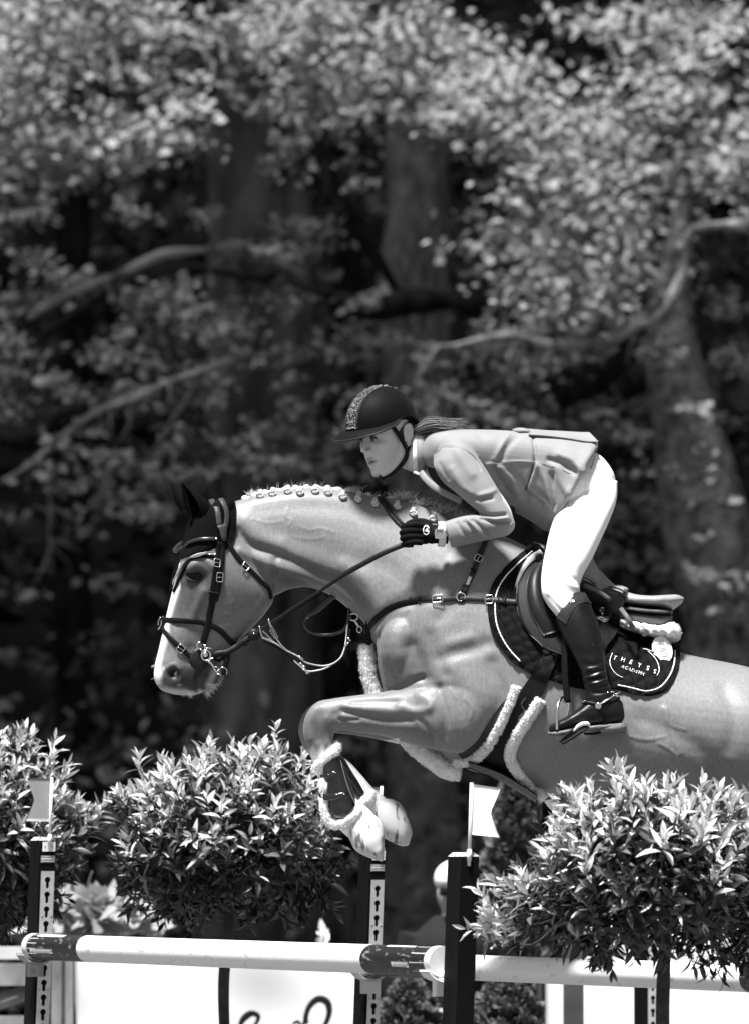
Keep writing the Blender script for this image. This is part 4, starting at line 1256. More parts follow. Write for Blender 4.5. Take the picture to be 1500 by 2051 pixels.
rope([(1066, 1103), (1034, 1132), (1009, 1159), (994, 1188), (991, 1217), (994, 1249), (1009, 1285), (1027, 1310), (1042, 1325)], pad)
rope([(1237, 1373), (1266, 1379), (1295, 1385), (1320, 1378), (1341, 1354), (1350, 1328), (1351, 1302)], pad)
rope([(1226, 1310), (1220.5, 1326), (1223.6, 1339), (1234, 1352), (1247, 1358)], pad, .8, name='emblem', lift=.004)
rope([(1296, 1305), (1309, 1318), (1318, 1335), (1319, 1347), (1315, 1355)], pad, .8, name='emblem', lift=.004)
def decal(VF, u, v, scale, rot, bvh, lift, m, parent, name):
    """flat lettering laid on a surface; its units are photo pixels"""
    V, F = VF
    a = math.radians(rot); ca, sa = math.cos(a), math.sin(a)
    out = []
    for x, y, z in V:
        uu = u + scale*(x*ca + y*sa)
        vv = v + scale*(x*sa - y*ca)
        c, n, ok = hit(bvh, uu, vv, -.3)
        out.append(c + n*(lift + z))
    return obj(name, np.array(out), F, m, parent, smooth=False)
M_STITCH = mat('white_embroidery', .75, .7, .2, 300)
for ch, u, v in zip('THEYSS', (1231, 1247, 1263, 1280, 1297, 1311), (1319, 1322.6, 1327.5, 1334, 1340, 1346.5)):
    decal(text2d(ch, 12.0, .0006), u, v, 1.0, 20, PB, .002, M_STITCH, pad, 'letter')
for i, ch in enumerate('ACADEMY'):
    decal(text2d(ch, 8.4, .0006), 1247 + 6.9*i, 1336.5 + 2.5*i, 1.0, 20, PB, .002, M_STITCH, pad, 'letter')

# ================================================================== SADDLE
saddle = thing('saddle', 'grey toned leather jumping saddle with dark flaps under the rider', 'saddle', P(1200, 1210, 0))
seat = [(1066, 1084, 1082, 1140, .05, 0), (1092, 1092, 1105, 1165, .085, 0, 0, .9), (1135, 1104, 1140, 1190, .095, 0, 0, .9), (1180, 1118, 1172, 1205, .10, 0, 0, .85),
        (1206, 1148, 1195, 1215, .12, 0, 0, .8), (1232, 1174, 1216, 1214, .15, 0, 0, .7), (1262, 1190, 1245, 1214, .175, 0, 0, .6), (1300, 1195, 1285, 1218, .185, 0, 0, .6),
        (1332, 1193, 1320, 1222, .175, 0, 0, .7), (1356, 1192, 1344, 1224, .14, 0, 0, .85), (1369, 1197, 1364, 1210, .08, 0)]
obj('seat', *loft(seat, 60, 48), M_SADDLE, saddle)
M_SADD2 = mat('saddle_panel_leather', .11, .42, .2, 30, .0005, 250)
obj('gusset', *loft([(1225, 1212, 1222, 1226, .17, 0, 0, .6), (1265, 1216, 1262, 1232, .178, 0, 0, .6), (1300, 1220, 1298, 1236, .18, 0, 0, .6), (1330, 1222, 1328, 1236, .17, 0, 0, .7), (1345, 1222, 1343, 1234, .12, 0)], 30, 40), M_FLAP, saddle)
obj('gusset', *loft([(1238, 1219, 1236, 1225, .178, 0, 0, .6), (1300, 1224, 1298, 1231, .186, 0, 0, .6), (1330, 1226, 1328, 1232, .176, 0, 0, .7), (1345, 1226, 1343, 1231, .12, 0)], 30, 40), M_SADD2, saddle)
obj('panel', *loft([(1225, 1222, 1225, 1240, .16, 0, 0, .7), (1260, 1226, 1262, 1252, .175, 0, 0, .7), (1300, 1230, 1302, 1260, .178, 0, 0, .7), (1328, 1232, 1330, 1258, .165, 0, 0, .75), (1344, 1232, 1343, 1246, .11, 0)], 30, 40), M_SADD2, saddle)
flf = [(1084, 1106), (1056, 1130), (1037, 1166), (1034, 1205), (1042, 1240), (1060, 1270), (1085, 1297), (1118, 1312), (1160, 1314)]
flr = [(1130, 1150), (1180, 1176), (1222, 1190), (1252, 1197), (1247, 1215), (1242, 1240), (1238, 1268), (1226, 1290), (1205, 1306)]
FV, FF = patch(PHB, flf, flr, 50, 36, .012, .007, yfall=-.2, smooth=10)
obj('flap', FV, FF, M_FLAP, saddle); obj('flap', *mirror_y((FV, FF)), M_FLAP, saddle)
FB = bvh_of((PV, PF), (FV, FF), (HV, HF))
V, F = patch(FB, [(1094, 1114), (1070, 1134), (1058, 1155), (1053, 1194), (1060, 1228), (1074, 1252), (1089, 1274)], [(1108, 1114), (1096, 1134), (1088, 1160), (1090, 1195), (1100, 1225), (1112, 1248), (1122, 1266)], 36, 14, .002, .004,
             bulge=lambda a, b, UV: .022*np.sin(np.pi*b)**.7*np.sin(np.pi*np.clip(a, .02, .98))**.5)
obj('knee_block', V, F, M_FLAP, saddle); obj('knee_block', *mirror_y((V, F)), M_FLAP, saddle)
obj('flap_edge', *strap(FB, [(1086, 1106), (1068, 1116), (1052, 1133), (1042, 1150), (1036, 1168), (1034, 1180)], 12, .006, .001, widths=[16, 15, 13, 11, 8, 5]), M_SADDLE, saddle)
obj('welt', *tube(strap_path(FB, [(1036, 1172), (1034, 1205), (1042, 1240), (1060, 1268), (1088, 1296)], None, .002)[0], .0020, 30, 6), M_SADD2, saddle)
obj('welt', *tube(strap_path(FB, [(1064, 1146), (1055, 1194), (1062, 1230), (1076, 1254), (1089, 1276)], None, .004)[0], .0018, 30, 6), M_SADD2, saddle)
V, F = patch(FB, [(1158, 1168), (1186, 1176), (1215, 1186), (1246, 1197)], [(1184, 1112), (1204, 1148), (1226, 1174), (1250, 1192)], 20, 14, .016, .010, yfall=-.12)
obj('skirt', V, F, M_SADDLE, saddle); obj('skirt', *mirror_y((V, F)), M_SADDLE, saddle)
obj('stirrup_keeper', *strap(FB, [(1168, 1172), (1190, 1182), (1208, 1192), (1222, 1203)], 9, .004, .014), M_SADD2, saddle)
obj('stirrup_tail', *strap(FB, [(1244, 1220), (1254, 1234), (1262, 1248), (1272, 1266), (1276, 1272)], 9, .005, .016, yfall=-.27), M_SADD2, saddle)
# steel emblem let into the flap
a = Acc()
hd = [(math.cos(t)*5.2, 9 + math.sin(t)*5.5) for t in np.linspace(-.9, math.pi+.9, 16)]
crescent = [(-2.2, 4), (-1.8, 0), (-4, -4), (-9, -6), (-13, -7), (-10, -12), (-5, -16), (2, -18), (9, -16), (14, -11), (16.5, -3), (10, -4.5), (5, -4), (2.2, -1), (2.0, 4)]
decal(plate2d([hd + crescent], .0006), 1206.5, 1230, 1.0, 2, FB, .003, M_METAL, saddle, 'emblem')
sq = [(-2.5, -6), (2.8, -6), (2.8, 5), (0.5, 6), (-.5, -2), (-2.5, -2)]
decal(plate2d([sq], .0006), 1222, 1228, 1.0, 2, FB, .003, M_METAL, saddle, 'emblem')
decal(plate2d([[(-2, -5), (2.5, -6), (2, 6), (-1, 3)]], .0006), 1191, 1229, 1.0, 2, FB, .003, M_METAL, saddle, 'emblem')
# white half pad showing below the cantle, a lump at the pommel
hp = thing('half_pad', 'thick white sheepskin half pad under the saddle cantle', 'half pad', P(1300, 1260, 0))
V, F = loft([(1236, 1238, 1238, 1262, .17, 0, 0, .7), (1262, 1244, 1262, 1270, .20, 0, 0, .7), (1290, 1250, 1288, 1278, .21, 0, 0, .7), (1318, 1252, 1318, 1284, .215, 0, 0, .7), (1344, 1247, 1346, 1285, .20, 0, 0, .8), (1358, 1254, 1360, 1280, .14, 0), (1362, 1264, 1362, 1272, .06, 0)], 60, 60)
nz = sum(np.sin(V @ kk + i) for i, kk in enumerate(RNG.normal(0, 1, (20, 3))*200))/math.sqrt(20)
V = V + np.stack([nz*0, nz*.003, nz*.003], 1)
o = obj('fleece', V, F, M_FLEECE, hp)
tag(obj('pile', *hairs(V, F, 16000, .0065, .0022, np.random.default_rng(8), 0, .8), M_FLEECE, o), kind='stuff')
fleece_tube('fleece', [(1082, 1096, -.06), (1072, 1110, -.10), (1060, 1126, -.13), (1052, 1136, -.15)], [8, 9, 8, 5], hp, 9)
# number tag
ntag = thing('number_tag', 'white oval competition number disc tied to the saddle pad', 'number', P(1326, 1301, -.3))
el = [(19.5*math.cos(t), 27*math.sin(t)) for t in np.linspace(0, 2*math.pi, 40, endpoint=False)]
TB = bvh_of((PV, PF), (HV, HF))
c0, n0, ok = hit(TB, 1322, 1312, -.3)
ang = math.radians(-21)
# long axis leans from upper left to lower right
ax = np.array([.357, .934]); bx = np.array([.934, -.357])
def tagpt(x, y, z):
    q = np.array([1326., 1301.]) + bx*x - ax*y
    return P(q[0], q[1], c0[1] - .010 + (q[1] - 1301)*PX*-.25 - z)
V, F = plate2d([el], .0012)
obj('disc', np.array([tagpt(*v) for v in V]), F, M_WHITE, ntag, smooth=False)
V, F = text2d('749', 21, .0004, 1.15)
obj('digits', np.array([tagpt(v[1], -v[0], v[2] + .0016) for v in V]), F, mat('printed_grey', .28, .6), ntag, smooth=False)
obj('cord', *tube([tagpt(-16, 2, .002), tagpt(-22, 5, 0.004), tagpt(-30, 12, .001), tagpt(-36, 15, .0)], .0014, 12, 6), M_ROPE, ntag)
obj('cord', *tube([tagpt(-16, 2, .002), tagpt(-24, 1, 0.004), tagpt(-33, 3, .0)], .0012, 12, 6), M_LEATHER, ntag)

# breastplate end strapped over the pad
obj('rear_strap', *strap(PHB, [(972, 1202), (985, 1202), (1005, 1204), (1038, 1207)], 11, .005, .002), M_BPL, bpl)
obj('rear_strap', *strap(PHB, [(990, 1205), (1020, 1208), (1046, 1211)], 11, .004, -.001), M_LEATHER, bpl)
for k in (998, 1006, 1012): obj('keeper', *strap(PHB, [(k, 1198), (k + .5, 1211)], 3, .004, .006), M_LEATHER, bpl)
buckle(979, 1202, 15, 18, 0, bpl, PHB, .008)

# ================================================================== GIRTH
girth = thing('girth', 'black leather stud girth with white sheepskin edges round the belly', 'girth', P(1040, 1450, -.25))
gl = [(1086, 1308), (1068, 1346), (1045, 1382), (1025, 1426), (1000, 1469), (978, 1500), (955, 1520), (938, 1535)]
gr = [(1120, 1312), (1100, 1357), (1086, 1392), (1057, 1436), (1030, 1474), (1020, 1510), (1032, 1548), (1066, 1586)]
GV, GF = patch(PHB, gl, gr, 60, 24, .003, .006, yfall=-.05, smooth=4)
obj('girth_strap', GV, GF, M_LEATHER, girth); obj('girth_strap', *mirror_y((GV, GF)), M_LEATHER, girth)
V, F = patch(HB, [(1028, 1385), (1003, 1412), (978, 1448), (950, 1490), (918, 1510)], [(1040, 1384), (1016, 1428), (990, 1470), (962, 1508), (935, 1528)], 26, 8, .001, .003, smooth=2)
obj('shield', V, F, mat('girth_shield', .03, .5, .2, 40), girth)
# belly flap closing underneath
a = P(np.array([936., 960, 1000, 1040, 1072]), np.array([1538., 1546, 1561, 1584, 1604]), 0.0)
ca = catmull(a, 20)
V = np.zeros((20, 17, 3))
for i in range(20):
    for j in range(17):
        t = (j - 8)/8*.16
        V[i, j] = ca[i] + [0, t, .20*t*t*4 - .006]
obj('belly_flap', *sheet(V, V + [0, 0, .005]), M_LEATHER, girth)
def fleece_edge(pts, w, seed, lift=.006):
    C, N = strap_path(PHB, pts, None, lift, -.08)
    rows = []
    for p in C: rows.append(p)
    V, F = tube(np.array(rows), w*PX/2, int(len(rows)*2), 14, .8)
    rng = np.random.default_rng(seed)
    nz = sum(np.sin(V @ kk + i) for i, kk in enumerate(rng.normal(0, 1, (20, 3))*230))/math.sqrt(20)
    k = int(len(rows)*2)*14
    Cc = np.repeat(V[:k].reshape(-1, 14, 3).mean(1), 14, 0); D = V[:k] - Cc; D /= np.maximum(np.linalg.norm(D, axis=1, keepdims=True), 1e-9)
    V[:k] += D*nz[:k, None]*.0016
    o = obj('fleece_edge', V, F, M_FLEECE, girth)
    tag(obj('pile', *hairs(V, F, 7000, .0065, .0020, rng, 0, .8), M_FLEECE, o), kind='stuff')
fleece_edge([(1034, 1376), (1027, 1400), (1014, 1432), (994, 1470), (973, 1499), (945, 1520), (914, 1526)], 18, 21)
fleece_edge([(1084, 1402), (1057, 1442), (1034, 1476), (1022, 1510), (1034, 1540), (1059, 1568), (1080, 1588), (1090, 1600)], 22, 22)
for (u, v) in [(1095, 1305), (1115, 1308)]:
    c, nn, ok = hit(FB, u, v, -.3)
    obj('billet_guard', *disc(c + nn*.008, nn, .014, .004), M_FLAP, girth)
GB = bvh_of((GV, GF), (HV, HF))
zz = [(1052, 1398), (1044, 1412), (1050, 1424), (1040, 1436), (1036, 1452)]
obj('stitching', *tube(strap_path(GB, zz, 24, .002)[0], .0006, 24, 4), mat('grey_thread', .2, .7), girth)
obj('clip', *tube([P(938, 1541, -.03), P(960, 1548, -.03), P(978, 1553, -.03)], .0018, 8, 6), M_METAL, girth)

# ================================================================== LEG BOOTS
lb = thing('tendon_boot', 'glossy black tendon boot with white fleece edge on near foreleg', 'horse boot', P(680, 1590, -.13))
sh = loft([(642, 1540, 676, 1512, .034, -.135, 0, .9), (645, 1556, 690, 1534, .040, -.135, 0, .85), (652, 1586, 700, 1566, .042, -.135, 0, .85), (656, 1612, 709, 1590, .042, -.135, 0, .85), (662, 1634, 713, 1606, .043, -.135, 0, .85), (676, 1644, 714, 1616, .042, -.135, 0, .9), (690, 1650, 714, 1628, .03, -.135)], 40, 36)
obj('shell', *sh, M_PATENT, lb)
SB = BVHTree.FromPolygons([tuple(v) for v in sh[0]], sh[1])
fleece_tube('fleece', [(633, 1550, -.135), (637, 1534, -.145), (654, 1518, -.16), (670, 1503, -.15), (677, 1490, -.135)], [9, 10, 11, 12, 9], lb, 31)
fleece_tube('fleece', [(649, 1564, -.150), (648, 1575, -.155), (649, 1587, -.155)], [9, 10, 9], lb, 32)
fleece_tube('fleece', [(650, 1600, -.15), (650, 1624, -.15), (656, 1643, -.15), (673, 1654, -.155), (689, 1650, -.165), (704, 1638, -.165), (719, 1623, -.15)], [9, 9, 9, 9, 9, 9, 9], lb, 33)
for pts, w in [([(646, 1556), (660, 1553), (674, 1548)], 9), ([(648, 1597), (662, 1598), (676, 1596), (696, 1592)], 12)]:
    obj('fastener', *strap(SB, pts, w, .005, .003, yfall=-.16), M_PATENT, lb)
for u, v in [(660, 1552), (672, 1549), (675, 1592), (688, 1592)]:
    c, nn, ok = hit(SB, u, v, -.17); obj('stud', *ball(c + nn*.010, .0024, 8, 8), M_METAL, lb)
a = Acc()
for p in catmull(np.array([(682, 1525), (688, 1548), (696, 1575), (704, 1595), (712, 1612)], float), 26):
    c, nn, ok = hit(SB, p[0], p[1], -.16); a.add(*ball(c + nn*.001, .0015, 5, 6))
a.obj('stitching', mat('silver_thread', .5, .4), lb)
fb = thing('tendon_boot', 'black tendon boot on the far foreleg behind the fleece edged one', 'horse boot', P(710, 1560, .13))
obj('shell', *loft([(652, 1528, 682, 1512, .036, .13), (668, 1552, 694, 1524, .040, .13), (690, 1582, 712, 1550, .041, .13), (708, 1606, 728, 1574, .041, .13), (718, 1612, 736, 1588, .035, .13), (724, 1610, 734, 1596, .02, .13)], 30, 30), M_PATENT, fb)
fleece_tube('fleece', [(722, 1622, .10), (731, 1610, .095), (740, 1598, .10), (746, 1590, .12)], [11, 13, 13, 9], fb, 35)
# ================================================================== RIDER
rider = thing('person', 'rider in grey jacket and white breeches leaning forward over the horse neck', 'person', P(1180, 1230, 0))
M_SKIN = mat('skin', .42, .5, .06, 60, .0003, 400, attr='tone')
M_JACKET = mat('grey_riding_jacket', .22, .62, .07, 14, .0003, 700, sheen=.15)
M_SEAM = mat('jacket_seam', .10, .7)
M_BREECH = mat('white_breeches', .84, .65, .03, 30, .0004, 600)
M_SHIRT = mat('dark_waistcoat', .02, .8)
M_COLLAR = mat('white_collar', .8, .6)
M_HAIR = mat('rider_hair', .11, .4, .5, 120, .002, 200, stretch=(.2, 1, 1))
# head frame: looks along -x, turned to the camera and bowed
HO = P(780, 872, 0.0); ay, ap = math.radians(38), math.radians(14)
Rp = np.array([[math.cos(ap), 0, -math.sin(ap)], [0, 1, 0], [math.sin(ap), 0, math.cos(ap)]])
Rz = np.array([[math.cos(ay), -math.sin(ay), 0], [math.sin(ay), math.cos(ay), 0], [0, 0, 1]])
RH = Rz @ Rp
def hl(p): return np.asarray(p, float) @ RH.T + HO
def ltube(pts, r, n=None, m=12, **k):
    return tube(np.array(pts, float), r, n or 6*len(pts), m, **k)
parts = []
parts.append(ball((0.0, 0, .045), (.098, .074, .083), 20, 28))
zs = [(.045, -.094, .03, .068), (.02, -.100, .03, .069), (-.005, -.097, .03, .067), (-.03, -.095, .02, .063), (-.055, -.096, .005, .054), (-.08, -.093, -.012, .044), (-.10, -.089, -.03, .031), (-.114, -.082, -.048, .018)]
A = catmull(np.array([(z, (a+b)/2, (b-a)/2, w) for z, a, b, w in zs]), 30)
th = np.linspace(0, 2*np.pi, 36, endpoint=False)
V = np.stack([np.stack([r[1] + r[2]*np.sign(np.cos(th))*np.abs(np.cos(th))**.8, r[3]*np.sign(np.sin(th))*np.abs(np.sin(th))**.9, np.full(36, r[0])], -1) for r in A]).reshape(-1, 3)
F = grid_faces(30, 36, True).tolist(); F.append(list(range(36))); F.append([29*36 + j for j in range(35, -1, -1)])
parts.append((V, F))
parts.append(ltube([(-.094, 0, .030), (-.100, 0, .012), (-.109, 0, -.008), (-.117, 0, -.022), (-.115, 0, -.030)], [.006, .0064, .0070, .0080, .0066]))
for s in (-1, 1):
    parts.append(ball((-.104, s*.0100, -.030), (.010, .0065, .0060)))
    parts.append(ball((-.086, s*.031, .024), (.016, .024, .008)))
    parts.append(ball((-.060, s*.040, -.016), (.030, .024, .024)))
    parts.append(ltube([(-.075, s*.012, -.110), (-.05, s*.036, -.098), (-.018, s*.052, -.07), (.0, s*.060, -.02)], .014))
    # ear
    parts.append(ball((.014, s*.074, .000), (.014, .007, .026), M=np.array([[1, -.25*s, .12], [0, 1, 0], [-.12, 0, 1]])*1.12))
    parts.append(ltube([(.002, s*.076, -.022), (.000, s*.079, .006), (.008, s*.082, .027), (.022, s*.083, .029), (.031, s*.082, .014), (.029, s*.080, -.006), (.018, s*.077, -.022), (.008, s*.076, -.029), (.001, s*.075, -.022)], .0040, 50, 8))
parts.append(ltube([(-.086, -.023, -.064), (-.098, -.010, -.0595), (-.1015, 0, -.0605), (-.098, .010, -.0595), (-.086, .023, -.064)], [.003, .0048, .0050, .0048, .003]))
parts.append(ltube([(-.085, -.021, -.068), (-.096, -.009, -.0735), (-.098, 0, -.0745), (-.096, .009, -.0735), (-.085, .021, -.068)], [.003, .0050, .0054, .0050, .003]))
parts.append(ball((-.082, 0, -.102), (.015, .020, .014)))
parts = [(hl(v), f) for v, f in parts]
LH = lambda V: (np.asarray(V) - HO) @ RH        # world -> head frame
# neck, trunk and limbs under the clothes
parts.append(tube([P(800, 890, .0), P(822, 908, .0), P(850, 915, 0), P(885, 918, 0)], [.052, .053, .058, .07], 24, 24))
parts.append(loft([(862, 885, 858, 940, .09, 0), (905, 876, 900, 955, .12, 0), (1000, 880, 1000, 975, .09, 0), (1100, 895, 1080, 1010, .09, 0), (1170, 925, 1125, 1040, .12, 0), (1205, 960, 1180, 1040, .07, 0)], 40, 30))
for s in (-1, 1):
    parts.append(tube([P(910, 915, s*.14), P(960, 975, s*.20), P(1000, 1048, s*.23), P(950, 1060, s*.228), P(868, 1070, s*.215)], [.045, .042, .038, .032, .026], 40, 16))
    parts.append(tube([P(1180, 1000, s*.10), P(1150, 1080, s*.19), P(1122, 1185, s*.285), P(1160, 1270, s*.345), P(1196, 1366, s*.372), P(1196, 1436, s*.378)], [.045, .05, .04, .034, .022, .02], 40, 16))
BV_, BF_ = remesh(parts, .0030)
BV_ = vsmooth(BV_, BF_, 7, .55, -.5)
L = LH(BV_); N = vnormals(BV_, BF_)
def dent(c, r, amp):
    global BV_
    d = np.linalg.norm((L - np.array(c))/np.array(r), axis=1)
    BV_ = BV_ + N*(amp*np.exp(-d*d))[:, None]
for s in (-1, 1):
    dent((-.090, s*.030, .006), (.02, .017, .0095), -.0095)
    dent((-.109, s*.008, -.0375), (.006, .0035, .003), -.006)
    dent((.013, s*.078, .002), (.007, .02, .014), -.006)
    dent((-.090, s*.026, -.045), (.012, .006, .014), -.002)
dent((-.096, 0, -.0672), (.016, .022, .0028), -.012)
dent((-.095, 0, -.088), (.012, .016, .006), -.004)
tone = np.full(len(BV_), .60)
lipd = np.minimum(np.linalg.norm((L - np.array((-.100, 0, -.060)))/np.array((.02, .022, .006)), axis=1), np.linalg.norm((L - np.array((-.098, 0, -.0745)))/np.array((.02, .020, .006)), axis=1))
tone *= 1 - .26*np.exp(-lipd**4)
tone *= 1 - .85*np.exp(-(np.linalg.norm((L - np.array((-.094, 0, -.0672)))/np.array((.02, .021, .0028)), axis=1))**2)
for s in (-1, 1):
    tone *= 1 - .42*np.exp(-(np.linalg.norm((L - np.array((-.09, s*.028, .004)))/np.array((.03, .02, .012)), axis=1))**2)  # eye-socket shading painted into the skin tone
body = obj('body', BV_, BF_, M_SKIN, rider)
at = body.data.attributes.new('tone', 'FLOAT', 'POINT'); at.data.foreach_set('value', tone.astype(np.float32))
M_EYEW = mat('eye_white', .36, .2, .05)
M_IRIS = mat('iris', .03, .1, .2, spec=.8)
M_BROW = mat('brow_hair', .06, .6)
for s in (-1, 1):
    e = obj('eye', *[x if i else hl(x) for i, x in enumerate(ball((-.0835, s*.0305, .0045), (.0115, .0125, .0105), 14, 20))], M_EYEW, rider)
    obj('iris', *[x if i else hl(x) for i, x in enumerate(ball((-.0920, s*.0295, .0040), (.0046, .0076, .0072), 12, 16))], M_IRIS, e)
    V, F = ltube([(-.086, s*.016, .0060), (-.0965, s*.024, .0125), (-.0965, s*.034, .0130), (-.088, s*.046, .0050)], [.0016, .0026, .0026, .0014])
    obj('eyelid', hl(V), F, mat('lid_skin', .06, .5), rider)
    V, F = ltube([(-.101, s*.012, .0225), (-.101, s*.024, .0270), (-.095, s*.038, .0270), (-.083, s*.050, .0205)], [.0020, .0032, .0030, .0014])
    obj('eyebrow', hl(V), F, M_BROW, rider)
# helmet
helmet = thing('riding_helmet', 'black velvet riding helmet with glittering crystal stripe on rider head', 'helmet', HO + [0, 0, .05])
M_VELVET = mat('black_velvet', .004, .6, .3, 30, .0001, 600, sheen=.03, spec=.06)
M_GLOSS = mat('helmet_gloss_panel', .02, .08, .1, 20, spec=.8, coat=1)
hc = np.array((-.022, 0, .040)); hr = np.array((.128, .104, .122))
nA, nR = 80, 26
def rim(a):      # height of the rim round the head, a = 0 at the front
    a = abs((a + math.pi) % (2*math.pi) - math.pi)
    return np.interp(a, [0, .9, 1.35, 1.65, 1.95, 2.25, 2.6, math.pi], [.040, .040, .046, .058, .054, .030, .004, -.012])
V = np.zeros((nR, nA, 3))
for j in range(nA):
    a = 2*math.pi*j/nA
    zr = rim(a)
    t1 = math.acos(np.clip((zr - hc[2])/hr[2], -.75, .999))
    for i in range(nR):
        t = t1*i/(nR-1)
        V[i, j] = hc + hr*[-math.sin(t)*math.cos(a), -math.sin(t)*math.sin(a), math.cos(t)]
inner = hc + (V - hc)*.86; inner[..., 2] = np.where(np.arange(nR)[:, None] == nR-1, V[..., 2], inner[..., 2])
VV = np.concatenate([V.reshape(-1, 3), inner.reshape(-1, 3)])
k = nR*nA
F = grid_faces(nR, nA, True).tolist(); F += [[q + k for q in f[::-1]] for f in F]
for j in range(nA): F.append([(nR-1)*nA + j, (nR-1)*nA + (j+1) % nA, k + (nR-1)*nA + (j+1) % nA, k + (nR-1)*nA + j])
obj('shell', hl(VV), F, M_VELVET, helmet)
# lining and harness
V2 = hc + (V - hc)*.84
obj('lining', hl(V2[-14:].reshape(-1, 3) - [0, 0, .006]), grid_faces(14, nA, True), mat('helmet_lining', .006, .9), helmet)
edge = np.array([V[-1, j] for j in range(nA)] + [V[-1, 0], V[-1, 1]])
obj('rim', hl(tube(edge, .003, None, 8, smooth_path=False, cap=False)[0]), tube(edge, .003, None, 8, smooth_path=False, cap=False)[1], M_VELVET, helmet)
# visor
nv, nw = 41, 12
G = np.zeros((nv, nw, 3))
for i in range(nv):
    a = math.radians(-88 + 176*i/(nv-1))
    ext = .052*max(0.0, math.cos(a*1.02))**.55 + .001
    for j in range(nw):
        w = j/(nw-1)
        base = hc + hr*[-math.cos(a)*.998, -math.sin(a)*.998, 0]; base[2] = rim(a) + .004
        out = np.array([-math.cos(a)*1.0, -math.sin(a)*.55, 0]); out /= np.linalg.norm(out)
        G[i, j] = base + out*(ext*w - .004) + [0, 0, -.006*w - .016*w*w*math.cos(a)]
VV, F = sheet(G + [0, 0, .0025], G - [0, 0, .0025])
obj('visor', hl(VV), F, M_VELVET, helmet)
ee = np.array([G[i, -1] for i in range(nv)])
tv = tube(ee, .0032, None, 8, smooth_path=False); obj('visor_edge', hl(tv[0]), tv[1], mat('visor_edge', .02, .4), helmet)
# centre stripe and crystals
nS = 50
St = np.zeros((nS, 9, 3)); 
for i in range(nS):
    t = math.radians(-84 + 150*i/(nS-1))
    wdt = .031*(1 - .45*(i/(nS-1))**2)
    for j in range(9):
        y = (j-4)/4*wdt
        zc = math.sqrt(max(0, 1 - (y/hr[1])**2))
        St[i, j] = hc + np.array([math.sin(t)*hr[0]*zc, -y, math.cos(t)*hr[2]*zc])*1.018
VV, F = sheet(St, hc + (St - hc)*.985)
stripe = obj('stripe', hl(VV), F, M_GLOSS, helmet)
a = Acc(); rg = np.random.default_rng(4)
for i in range(nS):
    for j in (3, 4, 5, 6, 7):
        if rg.random() < .35 or i > 34: continue
        p = St[i, j] + rg.normal(0, .0012, 3); p = hc + (p - hc)*1.012
        a.add(*ball(p, .0030 if i % 3 == 0 else .0022, 4, 6))
VV, F = a.arrays(); tag(obj('crystal', hl(VV), F, mat('helmet_crystal', .85, .1, .2, 100, metal=.9), stripe), kind='stuff')
a = Acc()
for i in range(20, nS-4):
    for j in range(1):
        a.add(*ball(hc + (St[i, 4] - hc)*1.016 + rg.normal(0, .004, 3)*[1, 1.6, .3], .0022, 4, 6))
VV, F = a.arrays(); tag(obj('crystal', hl(VV), F, mat('helmet_crystal', .85), stripe), kind='stuff')
def lrib(name, pts, w, parent, m, th=.003):
    pts = catmull(np.array(pts, float), 24)
    Nn = pts*[.3, 1, .1]; Nn[:, 0] -= .01
    Nn /= np.linalg.norm(Nn, axis=1, keepdims=True)
    V, F = ribbon(pts, Nn, w, th)
    return obj(name, hl(V), F, m, parent)
M_HARN = mat('helmet_harness', .010, .6, .2, 60, .001, 300)
for s in (-1, 1):
    lrib('harness', [(-.046, s*.070, .050), (-.032, s*.0745, .022), (-.016, s*.077, -.014), (-.004, s*.0775, -.044)], .014, helmet, M_HARN)
    lrib('harness', [(.070, s*.058, .012), (.060, s*.068, -.012), (.036, s*.077, -.038), (.000, s*.0785, -.050)], .014, helmet, M_HARN)
    lrib('harness', [(-.003, s*.078, -.042), (-.004, s*.076, -.058), (-.010, s*.069, -.078), (-.028, s*.056, -.098), (-.046, s*.038, -.113), (-.058, 0, -.124)], .013, helmet, M_HARN, .007)
    for q in [(-.004, s*.081, -.044), (.001, s*.081, -.030), (-.001, s*.080, -.062)]:
        obj('rivet', hl(ball(q, .0036, 8, 10)[0]), ball(q, .0036, 8, 10)[1], M_METAL, helmet)
# hair: a short tail tied at the nape lying over the collar
hr_ = Acc(); rg = np.random.default_rng(9)
for i in range(420):
    z = rg.normal(0, 1, 2)
    c = rg.uniform(0, 1)
    u1 = rg.uniform(885, 944)
    p = [P(838 + z[0]*3, 862 + z[1]*4, -.035 + z[0]*.010), P(852, 853 + z[1]*6, -.035 + z[0]*.014), P(868 + 4*c, 850 + z[1]*6, -.030 + z[0]*.02), P((870+u1)/2, 852 + z[1]*6 + 4*math.sin(i), -.03 + z[0]*.02), P(u1, 855 + z[1]*6 + 5*math.sin(i*1.7), -.03 + z[0]*.022)]
    hr_.add(*tube(p, [.0012, .0015, .0015, .0013, .0004], 14, 4))
hair = tag(hr_.obj('hair', M_HAIR, rider), kind='stuff')
obj('hair_tie', *tube([P(845 + 4*math.cos(t), 857 + 9*math.sin(t), -.035 + .016*math.sin(t*1.0 + 1.5)) for t in np.linspace(0, 6.3, 16)], .0025, 16, 6, smooth_path=False), M_BAND, rider)
# skull hair under the harness
VV, F = ball((.022, 0, .015), (.072, .0765, .060), 18, 30)
obj('hair', hl(VV), F, mat('pinned_hair', .05, .5, .4, 100, .002, 200), rider)

